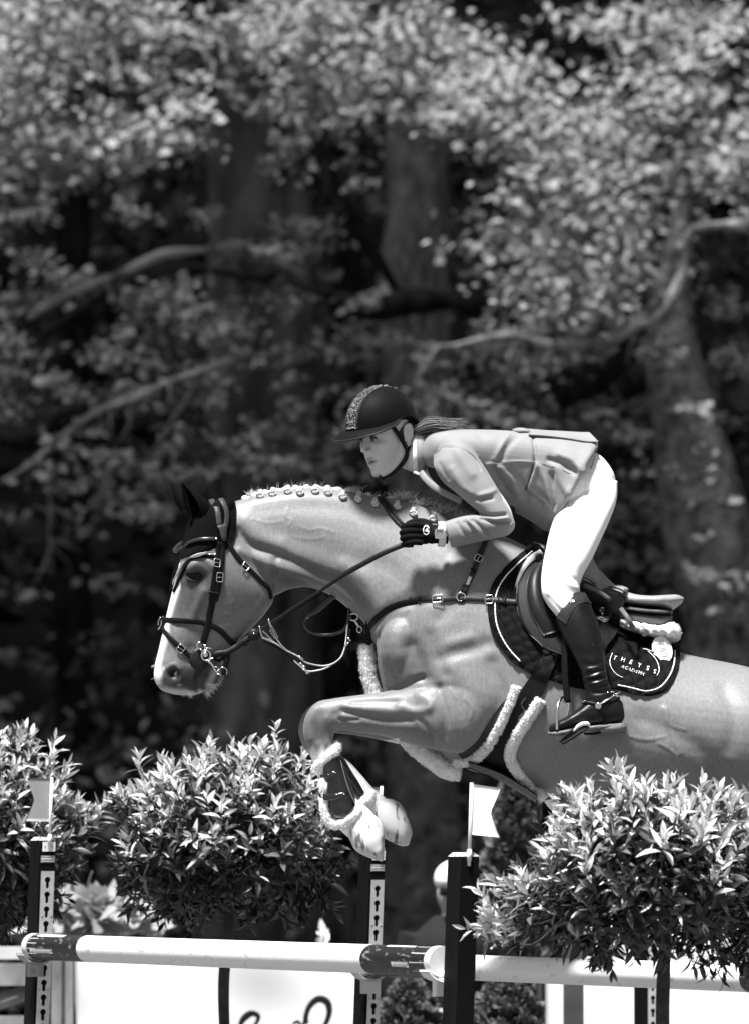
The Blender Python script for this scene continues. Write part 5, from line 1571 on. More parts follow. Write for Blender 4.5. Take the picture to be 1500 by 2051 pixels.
# ---- jacket
jk = [(846, 878, 846, 938, .075, 0), (862, 869, 862, 952, .125, 0, .15, .9), (885, 864, 884, 966, .160, 0, .2, .85), (912, 861, 910, 982, .172, 0, .25, .85), (950, 861, 950, 1000, .170, 0, .28, .85),
      (1000, 862, 1000, 1016, .158, 0, .28, .85), (1045, 865, 1042, 1032, .150, 0, .26, .85), (1085, 867, 1072, 1050, .152, 0, .2, .8), (1130, 872, 1094, 1064, .170, 0, .12, .8),
      (1168, 879, 1106, 1060, .186, 0, 0, .78), (1194, 888, 1116, 1042, .196, 0, 0, .76), (1197, 892, 1120, 1038, .190, 0, 0, .76)]
def arm(s):
    r = [(900, 868, 868, 915, .050, .12), (932, 884, 869, 934, .062, .172), (960, 920, 884, 962, .064, .198), (986, 961, 914, 988, .061, .214), (1008, 1000, 942, 1012, .057, .225),
         (1026, 1034, 960, 1028, .054, .232), (1031, 1054, 962, 1033, .052, .234), (1021, 1069, 953, 1031, .050, .234), (992, 1078, 937, 1032, .048, .232), (950, 1087, 914, 1037, .045, .226), (912, 1096, 893, 1044, .043, .218), (905, 1098, 888, 1046, .041, .216)]
    return [(a[0], a[1], a[2], a[3], a[4], s*a[5], 0, .92) for a in r]
JV, JF = remesh([loft(jk, 70, 48), loft(arm(-1), 60, 30), loft(arm(1), 60, 30)], .0040)
JV = vsmooth(JV, JF, 5, .5, -.5)
js = [
 # arm-hole, elbow and sleeve folds
 ([(872, 908), (884, 897), (905, 895), (930, 902), (950, 918), (962, 940)], 2.5, -.003), ([(1000, 975), (985, 985), (962, 992)], 6, .004), ([(930, 985), (955, 1000), (985, 998)], 5, -.004),
 ([(960, 1030), (985, 1033), (1012, 1030)], 4, -.006), ([(965, 1038), (990, 1046), (1020, 1046)], 4, -.006), ([(962, 1034), (985, 1040), (1015, 1038)], 3.2, .005),
 ([(945, 1042), (962, 1056), (975, 1072)], 4, -.005), ([(930, 1045), (945, 1060), (952, 1078)], 4, -.004), ([(915, 1048), (925, 1064), (938, 1080)], 4, -.0035), ([(938, 1043), (953, 1058), (963, 1075)], 4, .004),
 ([(880, 930), (895, 960)], 6, -.003), ([(905, 940), (925, 975), (940, 990)], 8, .004), ([(915, 905), (945, 950)], 10, .004),
 # trunk folds pulled to the waist button
 ([(975, 930), (1010, 926), (1050, 925), (1072, 926)], 3, .003), ([(985, 938), (1000, 960), (1015, 985)], 7, -.006), ([(1000, 935), (1025, 960), (1035, 990)], 8, .006), ([(1020, 940), (1045, 970), (1055, 1000)], 7, -.005),
 ([(1066, 870), (1071, 900), (1070, 925), (1060, 960), (1052, 982)], 3.5, -.007), ([(1074, 930), (1066, 955), (1056, 980)], 4, .005), ([(1120, 912), (1150, 925), (1170, 950)], 9, .009), ([(1100, 920), (1125, 930), (1150, 945)], 7, -.008),
 ([(1104, 950), (1106, 985), (1108, 1010)], 6, -.009), ([(1118, 935), (1125, 965), (1140, 990)], 10, .007), ([(1080, 935), (1095, 970), (1104, 1010)], 8, .006), ([(1075, 985), (1095, 1000), (1108, 1018)], 5, -.005),
 ([(960, 870), (975, 890), (985, 925)], 8, -.004), ([(1040, 870), (1020, 890), (1000, 925)], 7, -.004), ([(1020, 868), (1005, 892), (990, 920)], 6, .004), ([(1010, 1000), (1050, 990), (1085, 1010)], 6, -.005),
 ([(1075, 880), (1120, 888), (1170, 900)], 7, -.003)]
JV = sculpt(JV, JF, [(a, b*.9, c*1.4) for a, b, c in js])
jacket = obj('jacket', JV, JF, M_JACKET, rider)
JB = bvh_of((JV, JF))
def seam(pts, r=.5, m=M_SEAM, lift=.0002, name='seam', bvh=None, parent=None):
    C, N = strap_path(bvh or JB, pts, None, lift, -.15)
    return obj(name, *tube(C, r*PX, len(C)*2, 5), m, parent or jacket)
seam([(978, 932), (1000, 926), (1030, 924), (1068, 926), (1105, 934), (1140, 948), (1171, 965)])
seam([(868, 918), (874, 906), (890, 898), (912, 897), (934, 903), (950, 915), (962, 932), (972, 946)])
seam([(1063, 866), (1069, 884), (1070, 905), (1069, 924)], .6)
seam([(1068, 927), (1064, 945), (1058, 965), (1051, 982)], 1.2)
seam([(1197, 893), (1184, 935), (1172, 965), (1140, 1004), (1114, 1037)], .8)
# back vent flap and tab
G = np.zeros((30, 11, 3))
top = catmull(np.array([(1056, 862), (1090, 865), (1130, 867), (1170, 869), (1180, 869)], float), 30); bot = catmull(np.array([(1058, 874), (1090, 876), (1140, 882), (1180, 888), (1198, 888)], float), 30)
for i in range(30):
    for j in range(11):
        w = j/10
        uu = top[i]*(1-w) + bot[i]*w
        G[i, j] = P(uu[0], uu[1] - 1.5, -.02 - .095*w**1.4)
obj('vent_flap', *sheet(G + [0, -.002, .004], G + [0, .001, 0]), M_JACKET, jacket)
obj('back_tab', *loft([(1026, 859, 1030, 872, .05, -.01), (1034, 857, 1038, 874, .06, -.02), (1048, 857, 1052, 874, .06, -.02), (1060, 860, 1062, 874, .05, -.02)], 12, 16), M_JACKET, jacket)
obj('tab_edge', *tube([P(1028, 858, -.05), P(1034, 868, -.07), P(1046, 873, -.08)], .0016, 10, 6), M_SEAM, jacket)
# waistcoat, collar, lapels
obj('waistcoat', *loft([(850, 920, 850, 942, .06, 0), (875, 920, 874, 976, .11, 0), (905, 930, 903, 996, .115, 0), (945, 950, 942, 1016, .105, 0), (985, 980, 985, 1030, .08, 0), (1030, 1000, 1030, 1036, .06, 0)], 30, 30), M_SHIRT, rider)
WB = bvh_of((JV, JF), (BV_, BF_))
def neck_band(name, pts, w, m, th, lift, parent):
    C, N = strap_path(WB, pts, 22, lift, -.06, smooth=6)
    return obj(name, *ribbon(C, N, w*PX, th), m, parent)
ring0 = []
def neckring(c0, u0, v0, tilt, ry, rh, w, t0, t1, m, name, parent, th=.004):
    """band standing round the neck: ellipse in a plane across the neck axis"""
    pts = []; nn = []
    for t in np.linspace(t0, t1, 40):
        uu = u0 + tilt*math.cos(t)*rh*0.28; vv = v0 - rh*math.cos(t)
        pts.append(P(uu, vv, -ry*math.sin(t)))
        nn.append((0, -math.sin(t), math.cos(t)))
    return obj(name, *ribbon(np.array(pts), np.array(nn), w*PX, th), m, parent)
neckring(None, 833, 908, 0, .062, 37, 13, -2.75, 2.75, M_COLLAR, 'shirt_collar', rider)
neckring(None, 842, 908, -.15, .072, 41, 15, -2.5, 2.5, M_JACKET, 'collar', jacket, .006)
C = catmull(np.array([P(843, 946, -.058), P(852, 958, -.085), P(870, 975, -.115), P(895, 990, -.135), P(925, 1004, -.15)]), 24)
obj('lapel', *ribbon(C, np.tile([-.25, -1., -.1], (24, 1)), 13*PX, .005), M_JACKET, jacket)
obj('seam', *tube(np.array([P(850, 870, -.05), P(851, 890, -.075), P(852, 915, -.08), P(856, 945, -.075), P(876, 972, -.12), P(910, 996, -.145)]), .0012, 40, 5), M_SEAM, jacket)
# collar wing in white under the chin
obj('collar_wing', *ribbon(catmull(np.array([P(829, 946, -.045), P(838, 949, -.055), P(848, 955, -.06)]), 10), np.tile([-.2, -1., .2], (10, 1)), 5*PX, .003), M_COLLAR, rider)

# ---- breeches
bl = [loft([(1090, 888, 1068, 1030, .125, 0), (1150, 896, 1092, 1050, .160, 0, 0, .9), (1200, 911, 1122, 1062, .172, 0, 0, .9), (1226, 942, 1150, 1072, .160, 0, 0, .9), (1235, 972, 1190, 1078, .11, 0)], 34, 36)]
def thigh(s):
    r = [(1236, 962, 1120, 1010, .080, .09), (1235, 998, 1107, 1044, .094, .13), (1217, 1050, 1098, 1074, .090, .188), (1201, 1085, 1092, 1102, .083, .225), (1185, 1120, 1086, 1133, .075, .255),
         (1168, 1151, 1083, 1166, .066, .277), (1161, 1172, 1085, 1190, .060, .292), (1163, 1196, 1096, 1212, .055, .303), (1166, 1222, 1112, 1232, .050, .313), (1170, 1236, 1122, 1244, .046, .32)]
    return [(a[0], a[1], a[2], a[3], a[4], s*a[5], 0, .95) for a in r]
bl += [loft(thigh(-1), 50, 32), loft(thigh(1), 50, 32)]
KV, KF = remesh(bl, .0042)
KV = vsmooth(KV, KF, 6, .5, -.5)
ks = [([(1120, 1118), (1110, 1150), (1118, 1175), (1132, 1190)], 2.4, .0022), ([(1128, 1160), (1142, 1172), (1158, 1178)], 4, .004), ([(1124, 1168), (1138, 1182), (1152, 1190)], 4, -.004), ([(1135, 1150), (1150, 1160), (1162, 1164)], 4, -.003),
      ([(1100, 1195), (1115, 1212), (1124, 1226)], 4, -.003), ([(1094, 1186), (1110, 1204), (1124, 1216)], 4, .003), ([(1190, 960), (1205, 958), (1195, 970)], 4, .002), ([(1168, 985), (1180, 984)], 3, -.002)]
KV = sculpt(KV, KF, ks)
br = obj('breeches', KV, KF, M_BREECH, rider)
KB = bvh_of((KV, KF))
seam([(1173, 970), (1172, 1000), (1160, 1045), (1140, 1080), (1122, 1115), (1112, 1150)], .35, mat('breeches_seam', .55, .8), bvh=KB, parent=br)
obj('button', *ball(hit(KB, 1131, 1031)[0], (.005, .0022, .005), 8, 12), M_WHITE, br)

# ---- boots
def boot(s, name):
    y0 = .318
    sh = [(1168, 1187, 1143, 1196, .028, .322), (1178, 1199, 1127, 1218, .048, .328), (1187, 1220, 1113, 1239, .056, .335), (1197, 1244, 1121, 1264, .058, .345), (1206, 1272, 1133, 1288, .057, .355), (1211, 1305, 1146, 1313, .053, .364),
          (1213, 1335, 1158, 1338, .047, .370), (1217, 1360, 1166, 1362, .043, .374), (1226, 1384, 1172, 1390, .041, .376), (1236, 1408, 1168, 1412, .040, .378), (1240, 1430, 1170, 1432, .038, .378)]
    ft = [(1247, 1408, 1251, 1440, .024, .376), (1236, 1396, 1240, 1449, .035, .377), (1210, 1392, 1214, 1453, .038, .378), (1180, 1402, 1184, 1456, .040, .379), (1156, 1420, 1158, 1459, .043, .380), (1132, 1436, 1133, 1463, .044, .380), (1112, 1447, 1112, 1467, .038, .380), (1099, 1455, 1099, 1468, .020, .380)]
    V, F = remesh([loft([(a[0], a[1], a[2], a[3], a[4], s*a[5], 0, .95) for a in sh], 50, 32), loft([(a[0], a[1], a[2], a[3], a[4], s*a[5], 0, .9) for a in ft], 40, 28)], .0036)
    V = vsmooth(V, F, 5, .5, -.5)
    V = sculpt(V, F, [([(1156, 1326), (1185, 1334), (1213, 1322)], 6, -.004), ([(1160, 1352), (1188, 1348), (1206, 1340)], 4, -.005), ([(1170, 1364), (1195, 1360), (1220, 1350)], 4, -.006), ([(1166, 1376), (1190, 1378), (1224, 1366)], 4, -.005),
        ([(1168, 1384), (1195, 1388), (1226, 1382)], 4, -.005), ([(1176, 1341), (1200, 1336), (1214, 1330)], 5, .004), ([(1168, 1358), (1185, 1356), (1210, 1346)], 4, .004), ([(1186, 1370), (1205, 1366), (1222, 1358)], 4, .005), ([(1140, 1300), (1170, 1312), (1205, 1305)], 10, -.003)])
    b = obj(name, V, F, M_BOOT, rider)
    return b, V, F
b1, BTV, BTF = boot(-1, 'riding_boot'); b2, _, _ = boot(1, 'riding_boot')
BTB = bvh_of((BTV, BTF))
M_GLIT = mat('glitter_band', .014, .35, .9, 900, .002, 900)
V, F = patch(BTB, [(1115, 1236), (1128, 1218), (1142, 1196), (1158, 1187), (1170, 1188)], [(1134, 1250), (1146, 1226), (1160, 1211), (1172, 1207), (1183, 1211)], 24, 8, .0008, .003, yfall=-.33)
band = obj('top_band', V, F, M_GLIT, b1)
c, nn, ok = hit(BTB, 1147, 1206, -.36)
obj('badge', *disc(c + nn*.003, nn, .0085, .003), M_METAL, b1)
obj('seam', *tube(strap_path(BTB, [(1180, 1300), (1190, 1290), (1200, 1296)], None, .0002)[0], .0008, 10, 5), M_BOOT, b1)
# soles, heels
for s, b in ((-1, b1), (1, b2)):
    M_SOLE = mat('worn_sole', .16, .7, .5, 120, .002, 300)
    obj('sole', *loft([(1252, 1447, 1252, 1454, .026, s*.377, 0, .7), (1215, 1451, 1215, 1460, .036, s*.378, 0, .6), (1180, 1454, 1180, 1463, .036, s*.379, 0, .6), (1140, 1460, 1140, 1470, .044, s*.38, 0, .6), (1112, 1465, 1112, 1475, .038, s*.38, 0, .7), (1097, 1466, 1098, 1473, .015, s*.38)], 30, 24), M_SOLE, b)
    obj('heel', *loft([(1254, 1446, 1254, 1464, .024, s*.377, 0, .6), (1240, 1450, 1240, 1466, .034, s*.377, 0, .55), (1202, 1454, 1202, 1468, .034, s*.378, 0, .6)], 12, 24), M_SOLE, b)
# spur and its straps
sp = thing('spur', 'steel spur strapped round the ankle of the riding boot', 'spur', P(1195, 1413, -.42))
obj('heel_band', *strap(BTB, [(1166, 1408), (1180, 1408), (1200, 1412), (1224, 1405), (1240, 1398)], 6, .004, .001, yfall=-.4), M_LEATHER, sp)
obj('instep_strap', *strap(BTB, [(1198, 1416), (1206, 1428), (1212, 1442), (1210, 1456)], 7, .004, .002, yfall=-.4), M_LEATHER, sp)
obj('instep_strap', *tube([P(1211, 1450, -.41), P(1206, 1464, -.40), P(1190, 1470, -.385), P(1170, 1470, -.37)], .004, 14, 8), M_LEATHER, sp)
obj('spur_arm', *tube(strap_path(BTB, [(1198, 1413), (1216, 1402), (1232, 1392)], 12, .006, -.4)[0], .0028, 12, 8), M_METAL, sp)
obj('spur_shank', *tube([P(1232, 1391, -.40), P(1242, 1386, -.39)], [.0026, .002], 5, 8), M_METAL, sp)
c, nn, ok = hit(BTB, 1198, 1414, -.41)
obj('spur_button', *disc(c + nn*.003, nn, .0105, .004), M_METAL, sp)
for (u, v) in [(1167, 1406), (1173, 1406), (1216, 1389), (1222, 1388), (1228, 1387)]:
    c, nn, ok = hit(BTB, u, v, -.41); obj('stud', *ball(c + nn*.005, .003, 6, 8), M_METAL, sp)
# stirrup
sti = thing('stirrup', 'steel stirrup iron with dark tread hanging under the riding boot', 'stirrup', P(1150, 1470, -.38))
obj('stirrup_leather', *ribbon(catmull(np.array([P(1132, 1270, -.335), P(1131, 1310, -.345), P(1132, 1345, -.352), P(1134, 1380, -.356), P(1137, 1408, -.358)]), 24), np.tile([-.35, -1., 0], (24, 1)), 13*PX, .008), M_LEATHER, sti)
obj('iron', *tube([P(1115, 1462, -.42), P(1115, 1440, -.415), P(1117, 1414, -.40), P(1123, 1399, -.375), P(1131, 1397, -.355), P(1138, 1408, -.342), P(1136, 1432, -.34), P(1131, 1452, -.34)], [.004, .0042, .0042, .005, .005, .0042, .004, .004], 50, 10), M_METAL, sti)
obj('iron', *tube([P(1124, 1404, -.372), P(1130, 1406, -.364), P(1137, 1406, -.356)], .003, 8, 8), M_METAL, sti)
wd = np.array([P(1124, 1486, -.40), P(1134, 1474, -.405), P(1152, 1460, -.41), P(1168, 1452, -.412), P(1178, 1453, -.41)])
obj('tread', *ribbon(catmull(wd, 20), np.tile([.5, -.2, -.85], (20, 1)), .05, .010), mat('tread_rubber', .012, .6), sti)
obj('tread_rim', *tube(np.array([P(1148, 1465, -.432), P(1158, 1455, -.435), P(1168, 1450, -.436), P(1176, 1450, -.434), P(1181, 1455, -.43)]), [.003, .006, .0068, .0062, .003], 20, 10), mat('white_enamel', .8, .2), sti)
obj('tread_rim', *tube(np.array([P(1125, 1490, -.43), P(1140, 1482, -.435), P(1158, 1470, -.436), P(1176, 1460, -.434)]), .0050, 20, 8), mat('tread_rubber', .012), sti)

# ---- hands in black gloves
M_GLOVE = mat('black_glove', .004, .8, .3, 60, .0008, 400, spec=.1)
def hand(s):
    y = lambda k: s*k
    parts = [ball(P(850, 1069, y(.214)), (.036, .020, .034)), tube([P(862, 1070, y(.214)), P(880, 1070, y(.215)), P(898, 1071, y(.216))], [.032, .029, .030], 10, 16)]
    for i in range(4):
        v0 = 1051 + 11.5*i
        k = (0, 3, 2, -3)[i]
        parts.append(tube([P(846, v0 + 1, y(.226)), P(826 - k, v0, y(.232)), P(813 - k, v0 + 2, y(.226)), P(808 - k, v0 + 5, y(.210)), P(815, v0 + 6, y(.196)), P(828, v0 + 6, y(.192))], [.0105, .0108, .0104, .0098, .0094, .008], 26, 12))
    parts.append(tube([P(864, 1052, y(.205)), P(848, 1046, y(.202)), P(830, 1045, y(.206)), P(814, 1050, y(.212))], [.013, .0125, .011, .0085], 18, 12))
    V, F = remesh(parts, .0028)
    V = vsmooth(V, F, 2, .5, -.5)
    return V, F
for s in (-1, 1):
    gv = hand(s)
    g = obj('glove', *gv, M_GLOVE, rider)
    if s < 0:
        GLB = bvh_of(gv)
        ringo = [(7*math.cos(t), 9.5*math.sin(t)) for t in np.linspace(.35, 6.0, 30)] + [(5.2*math.cos(t), 7.6*math.sin(t)) for t in np.linspace(6.0, .35, 30)]
        decal(plate2d([ringo], .0005), 853, 1062, 1.0, 0, GLB, .0018, M_WHITE, g, 'emblem')
        decal(plate2d([[(-1.5, -3), (3.5, -3), (6, -1.5), (6, .5), (3, .5), (3, 4.5), (.5, 3.5), (.5, 1), (-1.5, 1)]], .0005), 853, 1062, 1.0, 0, GLB, .0018, M_WHITE, g, 'emblem')
# wrist watch
wt = thing('wrist_watch', 'light square wrist watch strapped over the glove cuff', 'watch', P(880, 1069, -.26))
M_WB = mat('watch_strap', .62, .5, .1, 60)
th = np.linspace(0, 2*np.pi, 30)
C = np.array([P(884 + 2*math.sin(t), 1070 + 23*math.cos(t), -.216 - .040*math.sin(t)) for t in th])
Nn = np.array([(0, -math.sin(t), -math.cos(t)*-1) for t in th]); Nn[:, 2] *= -1
Nn = C - np.array(P(884, 1070, -.216))
obj('strap', *ribbon(C, Nn, 14*PX, .004), M_WB, wt)
bez = [(-9, -7.5), (-8, -10), (8, -10), (9, -7.5), (10, 0), (9, 7.5), (8, 10), (-8, 10), (-9, 7.5), (-10, 0)]
inn = [(x*.66, y_*.66) for x, y_ in bez]
def wpt(x, y_, z): return P(880 + x, 1069 - y_, -.259 - z)
V, F = plate2d([bez, inn], .0035); obj('bezel', np.array([wpt(*v) for v in V]), F, M_METAL, wt, smooth=False)
V, F = plate2d([inn], .002); obj('dial', np.array([wpt(*v) for v in V]), F, mat('watch_dial', .22, .3, .9, 500), wt, smooth=False)
V, F = box((0, 0, 0), 3.2, 3.2, 1); 
for yy in (-5, 0, 5): obj('crown', np.array([wpt(v[0] + 11.5, v[1] + yy, v[2]*.002) for v in V]), F, M_METAL, wt, smooth=False)
# watch sits on a real wrist: hand box
# ================================================================== THE OXER
A_FAR, A_NEAR = P(68, 1897.5, 1.65), P(889, 1927.5, -1.65)
PD = A_NEAR - A_FAR; PD[2] = 0; PDN = PD/np.linalg.norm(PD)           # direction of the poles, towards the camera
M_POLE = mat('white_pole_paint', .62, .4, -.28, 22, .0006, 120, stretch=(1.4, .5, 2), lo=.60, hi=.74, detail=8, spec=.3)
M_PDARK = mat('scuffed_dark_paint', .09, .42, -.85, 40, .0012, 60, stretch=(1.2, .3, 2), lo=.32, hi=.42, detail=8, spec=.3)
M_TAPE = mat('tape', .74, .5, .1, 20)
M_CAPW = mat('pole_end_cap', .62, .5, .1, 20)
def pole(p0, p1, r, name, label, seed):
    t = thing(name, label, 'jump pole', (p0 + p1)/2, 'poles of the oxer')
    d = (p1 - p0); L = np.linalg.norm(d); d /= L
    at = lambda s: p0 + d*s
    def seg(a, b, rr, m, nm, caps=True, n=2):
        return obj(nm, *tube([at(a + (b-a)*i/(n-1)) for i in range(n)], rr, n, 72, smooth_path=False), m, t, smooth=False)
    b = .55
    seg(b, L-b, r, M_POLE, 'white_section')
    for a0, a1 in ((.045, b), (L-b, L-.045)):
        seg(a0, a1, r*1.004, M_PDARK, 'dark_band')
    for a in (0.0, L-.045): seg(a, a + .045, r*1.05, M_CAPW, 'end_cap')
    for a in (b - .006, L-b-.022): seg(a, a + .028, r*1.02, M_POLE, 'ring')
    # strips of tape and rubbed paint on the dark bands
    u0 = np.cross(d, [0, 0, 1]); u0 /= np.linalg.norm(u0); u1 = np.cross(u0, d)
    if u1[2] < 0: u1 = -u1
    if u0[1] > 0: u0 = -u0
    def tapestrip(s0, s1, a0, a1, m=M_TAPE, rr=1.012):
        n, k = 8, 6
        V = np.array([[at(s0 + (s1-s0)*i/(n-1)) + (u0*math.cos(a0 + (a1-a0)*j/(k-1)) + u1*math.sin(a0 + (a1-a0)*j/(k-1)))*r*rr for j in range(k)] for i in range(n)])
        c = np.array([[at(s0 + (s1-s0)*i/(n-1)) for j in range(k)] for i in range(n)])
        return obj('tape', *sheet(V, c + (V - c)*.985), m, t)
    for e in (0, 1):
        f = (lambda s: L - s) if e else (lambda s: s)
        if e == 0:
            tapestrip(.10, .36, 1.0, 1.35); tapestrip(.08, .30, -.42, -.10); tapestrip(.05, .14, -.5, 1.6, M_CAPW, 1.008)
        else:
            tapestrip(L - .16, L - .045, -1.4, 1.9, M_CAPW, 1.012); tapestrip(L - .30, L - .17, -.42, -.05, M_CAPW, 1.006); tapestrip(L - .40, L - .18, 1.15, 1.4, M_TAPE)
    return t
poleA = pole(A_FAR, A_NEAR, .0445, 'jump_pole', 'white pole with dark scuffed ends between the two flagged left standards', 1)
B_FAR = A_FAR + np.array([1.147, 0, -.058]); B_NEAR = A_NEAR + np.array([1.147, 0, -.058])
poleB = pole(B_FAR, B_NEAR, .0425, 'jump_pole', 'white pole passing behind the right leafy ball shrub', 2)

M_POST = mat('dark_post_paint', .006, .5, .35, 8, .001, 60, stretch=(1, 1, .4), spec=.05)
M_TRACK = mat('aluminium_track', .62, .34, .1, 30, metal=.55)
M_SCREW = mat('zinc_screw', .4, .35, metal=.9)
M_STICK = mat('grey_sticker', .25, .5)
M_BOLE = mat('slot_dark', .004, .9)
SIDE = np.cross([0, 0, 1], PDN)          # across the pole direction
if SIDE[0] < 0: SIDE = -SIDE
LEAN = math.radians(1.9)
def standard(base_px, y, z_top, label, facing, flag_m, flag_label, flagdir, flag=True, track=True):
    """post with a key-hole track on the face towards the other standard. facing = +1: towards the camera"""
    w, dth = .058, .098
    c0 = P(base_px[0], base_px[1], y)
    base = np.array([c0[0], y, 0.0])
    t = thing('jump_standard', label, 'jump standard', base, 'standards of the oxer')
    up = np.array([math.sin(LEAN), 0, math.cos(LEAN)])
    f = PDN*facing
    ref = c0                                         # a point on the post axis at that picture height
    ax = lambda z: ref + up*((z - ref[2])/up[2])
    def prism(hw, hd, z0, z1, nm, m, par, off=0, hw1=None, hd1=None, sh=0):
        hw1 = hw if hw1 is None else hw1; hd1 = hd if hd1 is None else hd1
        V = [ax(z) + SIDE*(a*x + sh) + f*(b*yq + off) for z, x, yq in ((z0, hw, hd), (z1, hw1, hd1)) for a, b in ((-1, -1), (1, -1), (1, 1), (-1, 1))]
        return obj(nm, V, [[3, 2, 1, 0], [4, 5, 6, 7], [0, 1, 5, 4], [1, 2, 6, 5], [2, 3, 7, 6], [3, 0, 4, 7]], m, par, smooth=False)
    post = prism(w/2, dth/2, 0.0, z_top - .012, 'post', M_POST, t)
    prism(w/2, dth/2, z_top - .012, z_top, 'post_cap', mat('worn_post_top', .45, .6, .3, 30), t, 0, w/2*.62, dth/2*.8)
    V, F = tube([ax(.06) - PDN*.0 - SIDE*.42, ax(.06) + SIDE*.42], .045, 2, 4, smooth_path=False); obj('foot', V, F, M_POST, t, smooth=False)
    V, F = tube([ax(.06) - PDN*.36, ax(.06) + PDN*.36], .045, 2, 4, smooth_path=False); obj('foot', V, F, M_POST, t, smooth=False)
    if track:
        sw = .0475; z1, z0 = z_top - .118, .35
        H = z1 - z0
        loops = [[(-sw/2, 0), (sw/2, 0), (sw/2, H), (-sw/2, H)]]
        k = 0; zz = H - .030
        screws = []
        while zz > .05:
            pts = []
            rr, sl, ln = .0105, .0058, .030
            a0 = math.asin(sl/rr)
            for a in np.linspace(-math.pi/2 + a0, 1.5*math.pi - a0, 14): pts.append((rr*math.cos(a), zz + rr*math.sin(a)))
            for a in np.linspace(math.pi, 2*math.pi, 7): pts.append((sl*math.cos(a), zz - ln + sl + sl*math.sin(a)))
            loops.append(pts)
            if k % 5 == 3:
                screws += [zz + .026]
            k += 1; zz -= .0505
        V, F = plate2d(loops, .0016)
        def fp(x, h, d): return ax(z0 + h) + SIDE*(x + .002) + f*(dth/2 + d)
        obj('track', np.array([fp(v[0]*(1 if facing > 0 else -1), v[1], v[2] + .006) for v in V]), F, M_TRACK, t, smooth=False)
        prism(sw/2*.9, .001, z0 + .01, z1 - .005, 'track_back', M_BOLE, t, dth/2 + .0015, sh=.002)
        for h in screws:
            for x in (-.0165, .0165):
                obj('screw', *disc(fp(x, h, .0076), f, .0040, .0015, 10), M_SCREW, t)
        # bracket for the flag and maker's sticker
        prism(.0225, .0022, z_top - .050, z_top - .017, 'flag_bracket', M_WHITE, t, dth/2 + .003, sh=.004)
        for x in (-.010, .016): obj('screw', *disc(ax(z_top - .034) + SIDE*x + f*(dth/2 + .0055), f, .0022, .001, 8), M_BOLE, t)
        sk = prism(.0255, .0010, z_top - .089, z_top - .064, 'sticker', M_STICK, t, dth/2 + .0015, sh=.002)
        def line(z, wd, hh, x0=0): prism(wd, .0004, z - hh, z + hh, 'lettering', M_TAPE, sk, dth/2 + .0032, sh=.002 + x0)
        line(z_top - .068, .016, .0009)
        for i in range(9): line(z_top - .0755, .0021, .0030 if i == 0 else .0021, -.0195 + .0047*i)
        line(z_top - .0840, .022, .0010)
    if flag:
        fs = -.002 if facing > 0 else -.004
        p0 = ax(z_top - .02) + f*(dth/2*(1 if facing > 0 else -.9) + .008*facing) + SIDE*fs
        if facing > 0: p0 = p0 + SIDE*.006
        p1 = p0 + up*.225
        pl = obj('flag_pole', *tube([p0 - up*.02, p1], .0050, 2, 12, smooth_path=False), M_WHITE, t)
        obj('flag_socket', *tube([p0 - up*.005, p0 + up*.028], .0068, 2, 12, smooth_path=False), M_WHITE, t)
        # swallow-tailed flag, slightly waved
        Lx, Hh = .083, .148
        n, m = 16, 14
        G = np.zeros((n, m, 3))
        X = np.array([flagdir, -.12, 0.0]); X /= np.linalg.norm(X)
        for i in range(n):
            for j in range(m):
                b = j/(m-1); notch = .028*(1 - abs(2*b - 1))
                a = i/(n-1)*(Lx - notch)
                G[i, j] = p1 + X*(a + .003) - up*(b*Hh + .004) + [0, 0, -.012*(i/(n-1))*(1 - .3*b) if flagdir > 0 else .002*i/(n-1)] + np.array([0, .004*math.sin(a*60 + b*2), 0])
        obj('flag', *sheet(G + [0, .0005, 0], G - [0, .0005, 0]), flag_m, t)
    return t, ax, f
M_FRED = mat('grey_toned_flag', .27, .6, .06, 40)
M_FWHT = mat('white_flag', .82, .55, .04, 40)
s1, ax1, f1 = standard((82, 1800), 1.72, 1.772, 'dark jump standard with grey flag at left edge, slotted track facing right', 1, M_FRED, '', -1)
s2, ax2, f2 = standard((742, 1800), 1.72, 1.742, 'dark jump standard with slotted track just below the front hooves', 1, M_FRED, '', -1)
s3, ax3, f3 = standard((925, 1800), -1.74, 1.716, 'near dark post with white swallowtail flag left of right shrub', -1, M_FWHT, '', 1)
s4, ax4, f4 = standard((1705, 1800), -1.74, 1.716, 'near dark post at the right end of the pole behind the right shrub', -1, M_FWHT, '', 1)
# jump cups
M_CUP = mat('cup_steel', .35, .45, .3, 40, .001, 100, metal=.3)
def cup(pend, dirn, axf, f, label, m=M_CUP):
    t = thing('jump_cup', label, 'jump cup', pend, 'cups holding the poles')
    n, k = 8, 12
    V = np.zeros((n, k, 3))
    u0 = np.cross(dirn, [0, 0, 1]); u0 /= np.linalg.norm(u0)
    for i in range(n):
        for j in range(k):
            a = math.pi*(1.18 + .64*j/(k-1))
            V[i, j] = pend + dirn*(-.02 + .075*i/(n-1)) + u0*math.cos(a)*.068 + np.array([0, 0, math.sin(a)*.068 + .014])
    obj('cradle', *sheet(V, V - [0, 0, .006]), m, t)
    c = pend + dirn*.012 - np.array([0, 0, .075])
    obj('slide', *box(c, .052, .03, .055, math.atan2(dirn[1], dirn[0]) + math.pi/2), m, t, smooth=False)
    obj('pin', *tube([c + [0, 0, .04], c - dirn*.05 + [0, 0, .04]], .008, 2, 10), m, t)
    return t
cup(A_FAR, PDN, ax1, f1, 'grey steel cup under the far end of left pole')
cup(A_NEAR, -PDN, ax3, f3, 'white plastic cup behind the near flagged post', M_WHITE)
cup(B_FAR, PDN, ax2, f2, 'pale cup on slotted track below the hooves', M_TRACK)

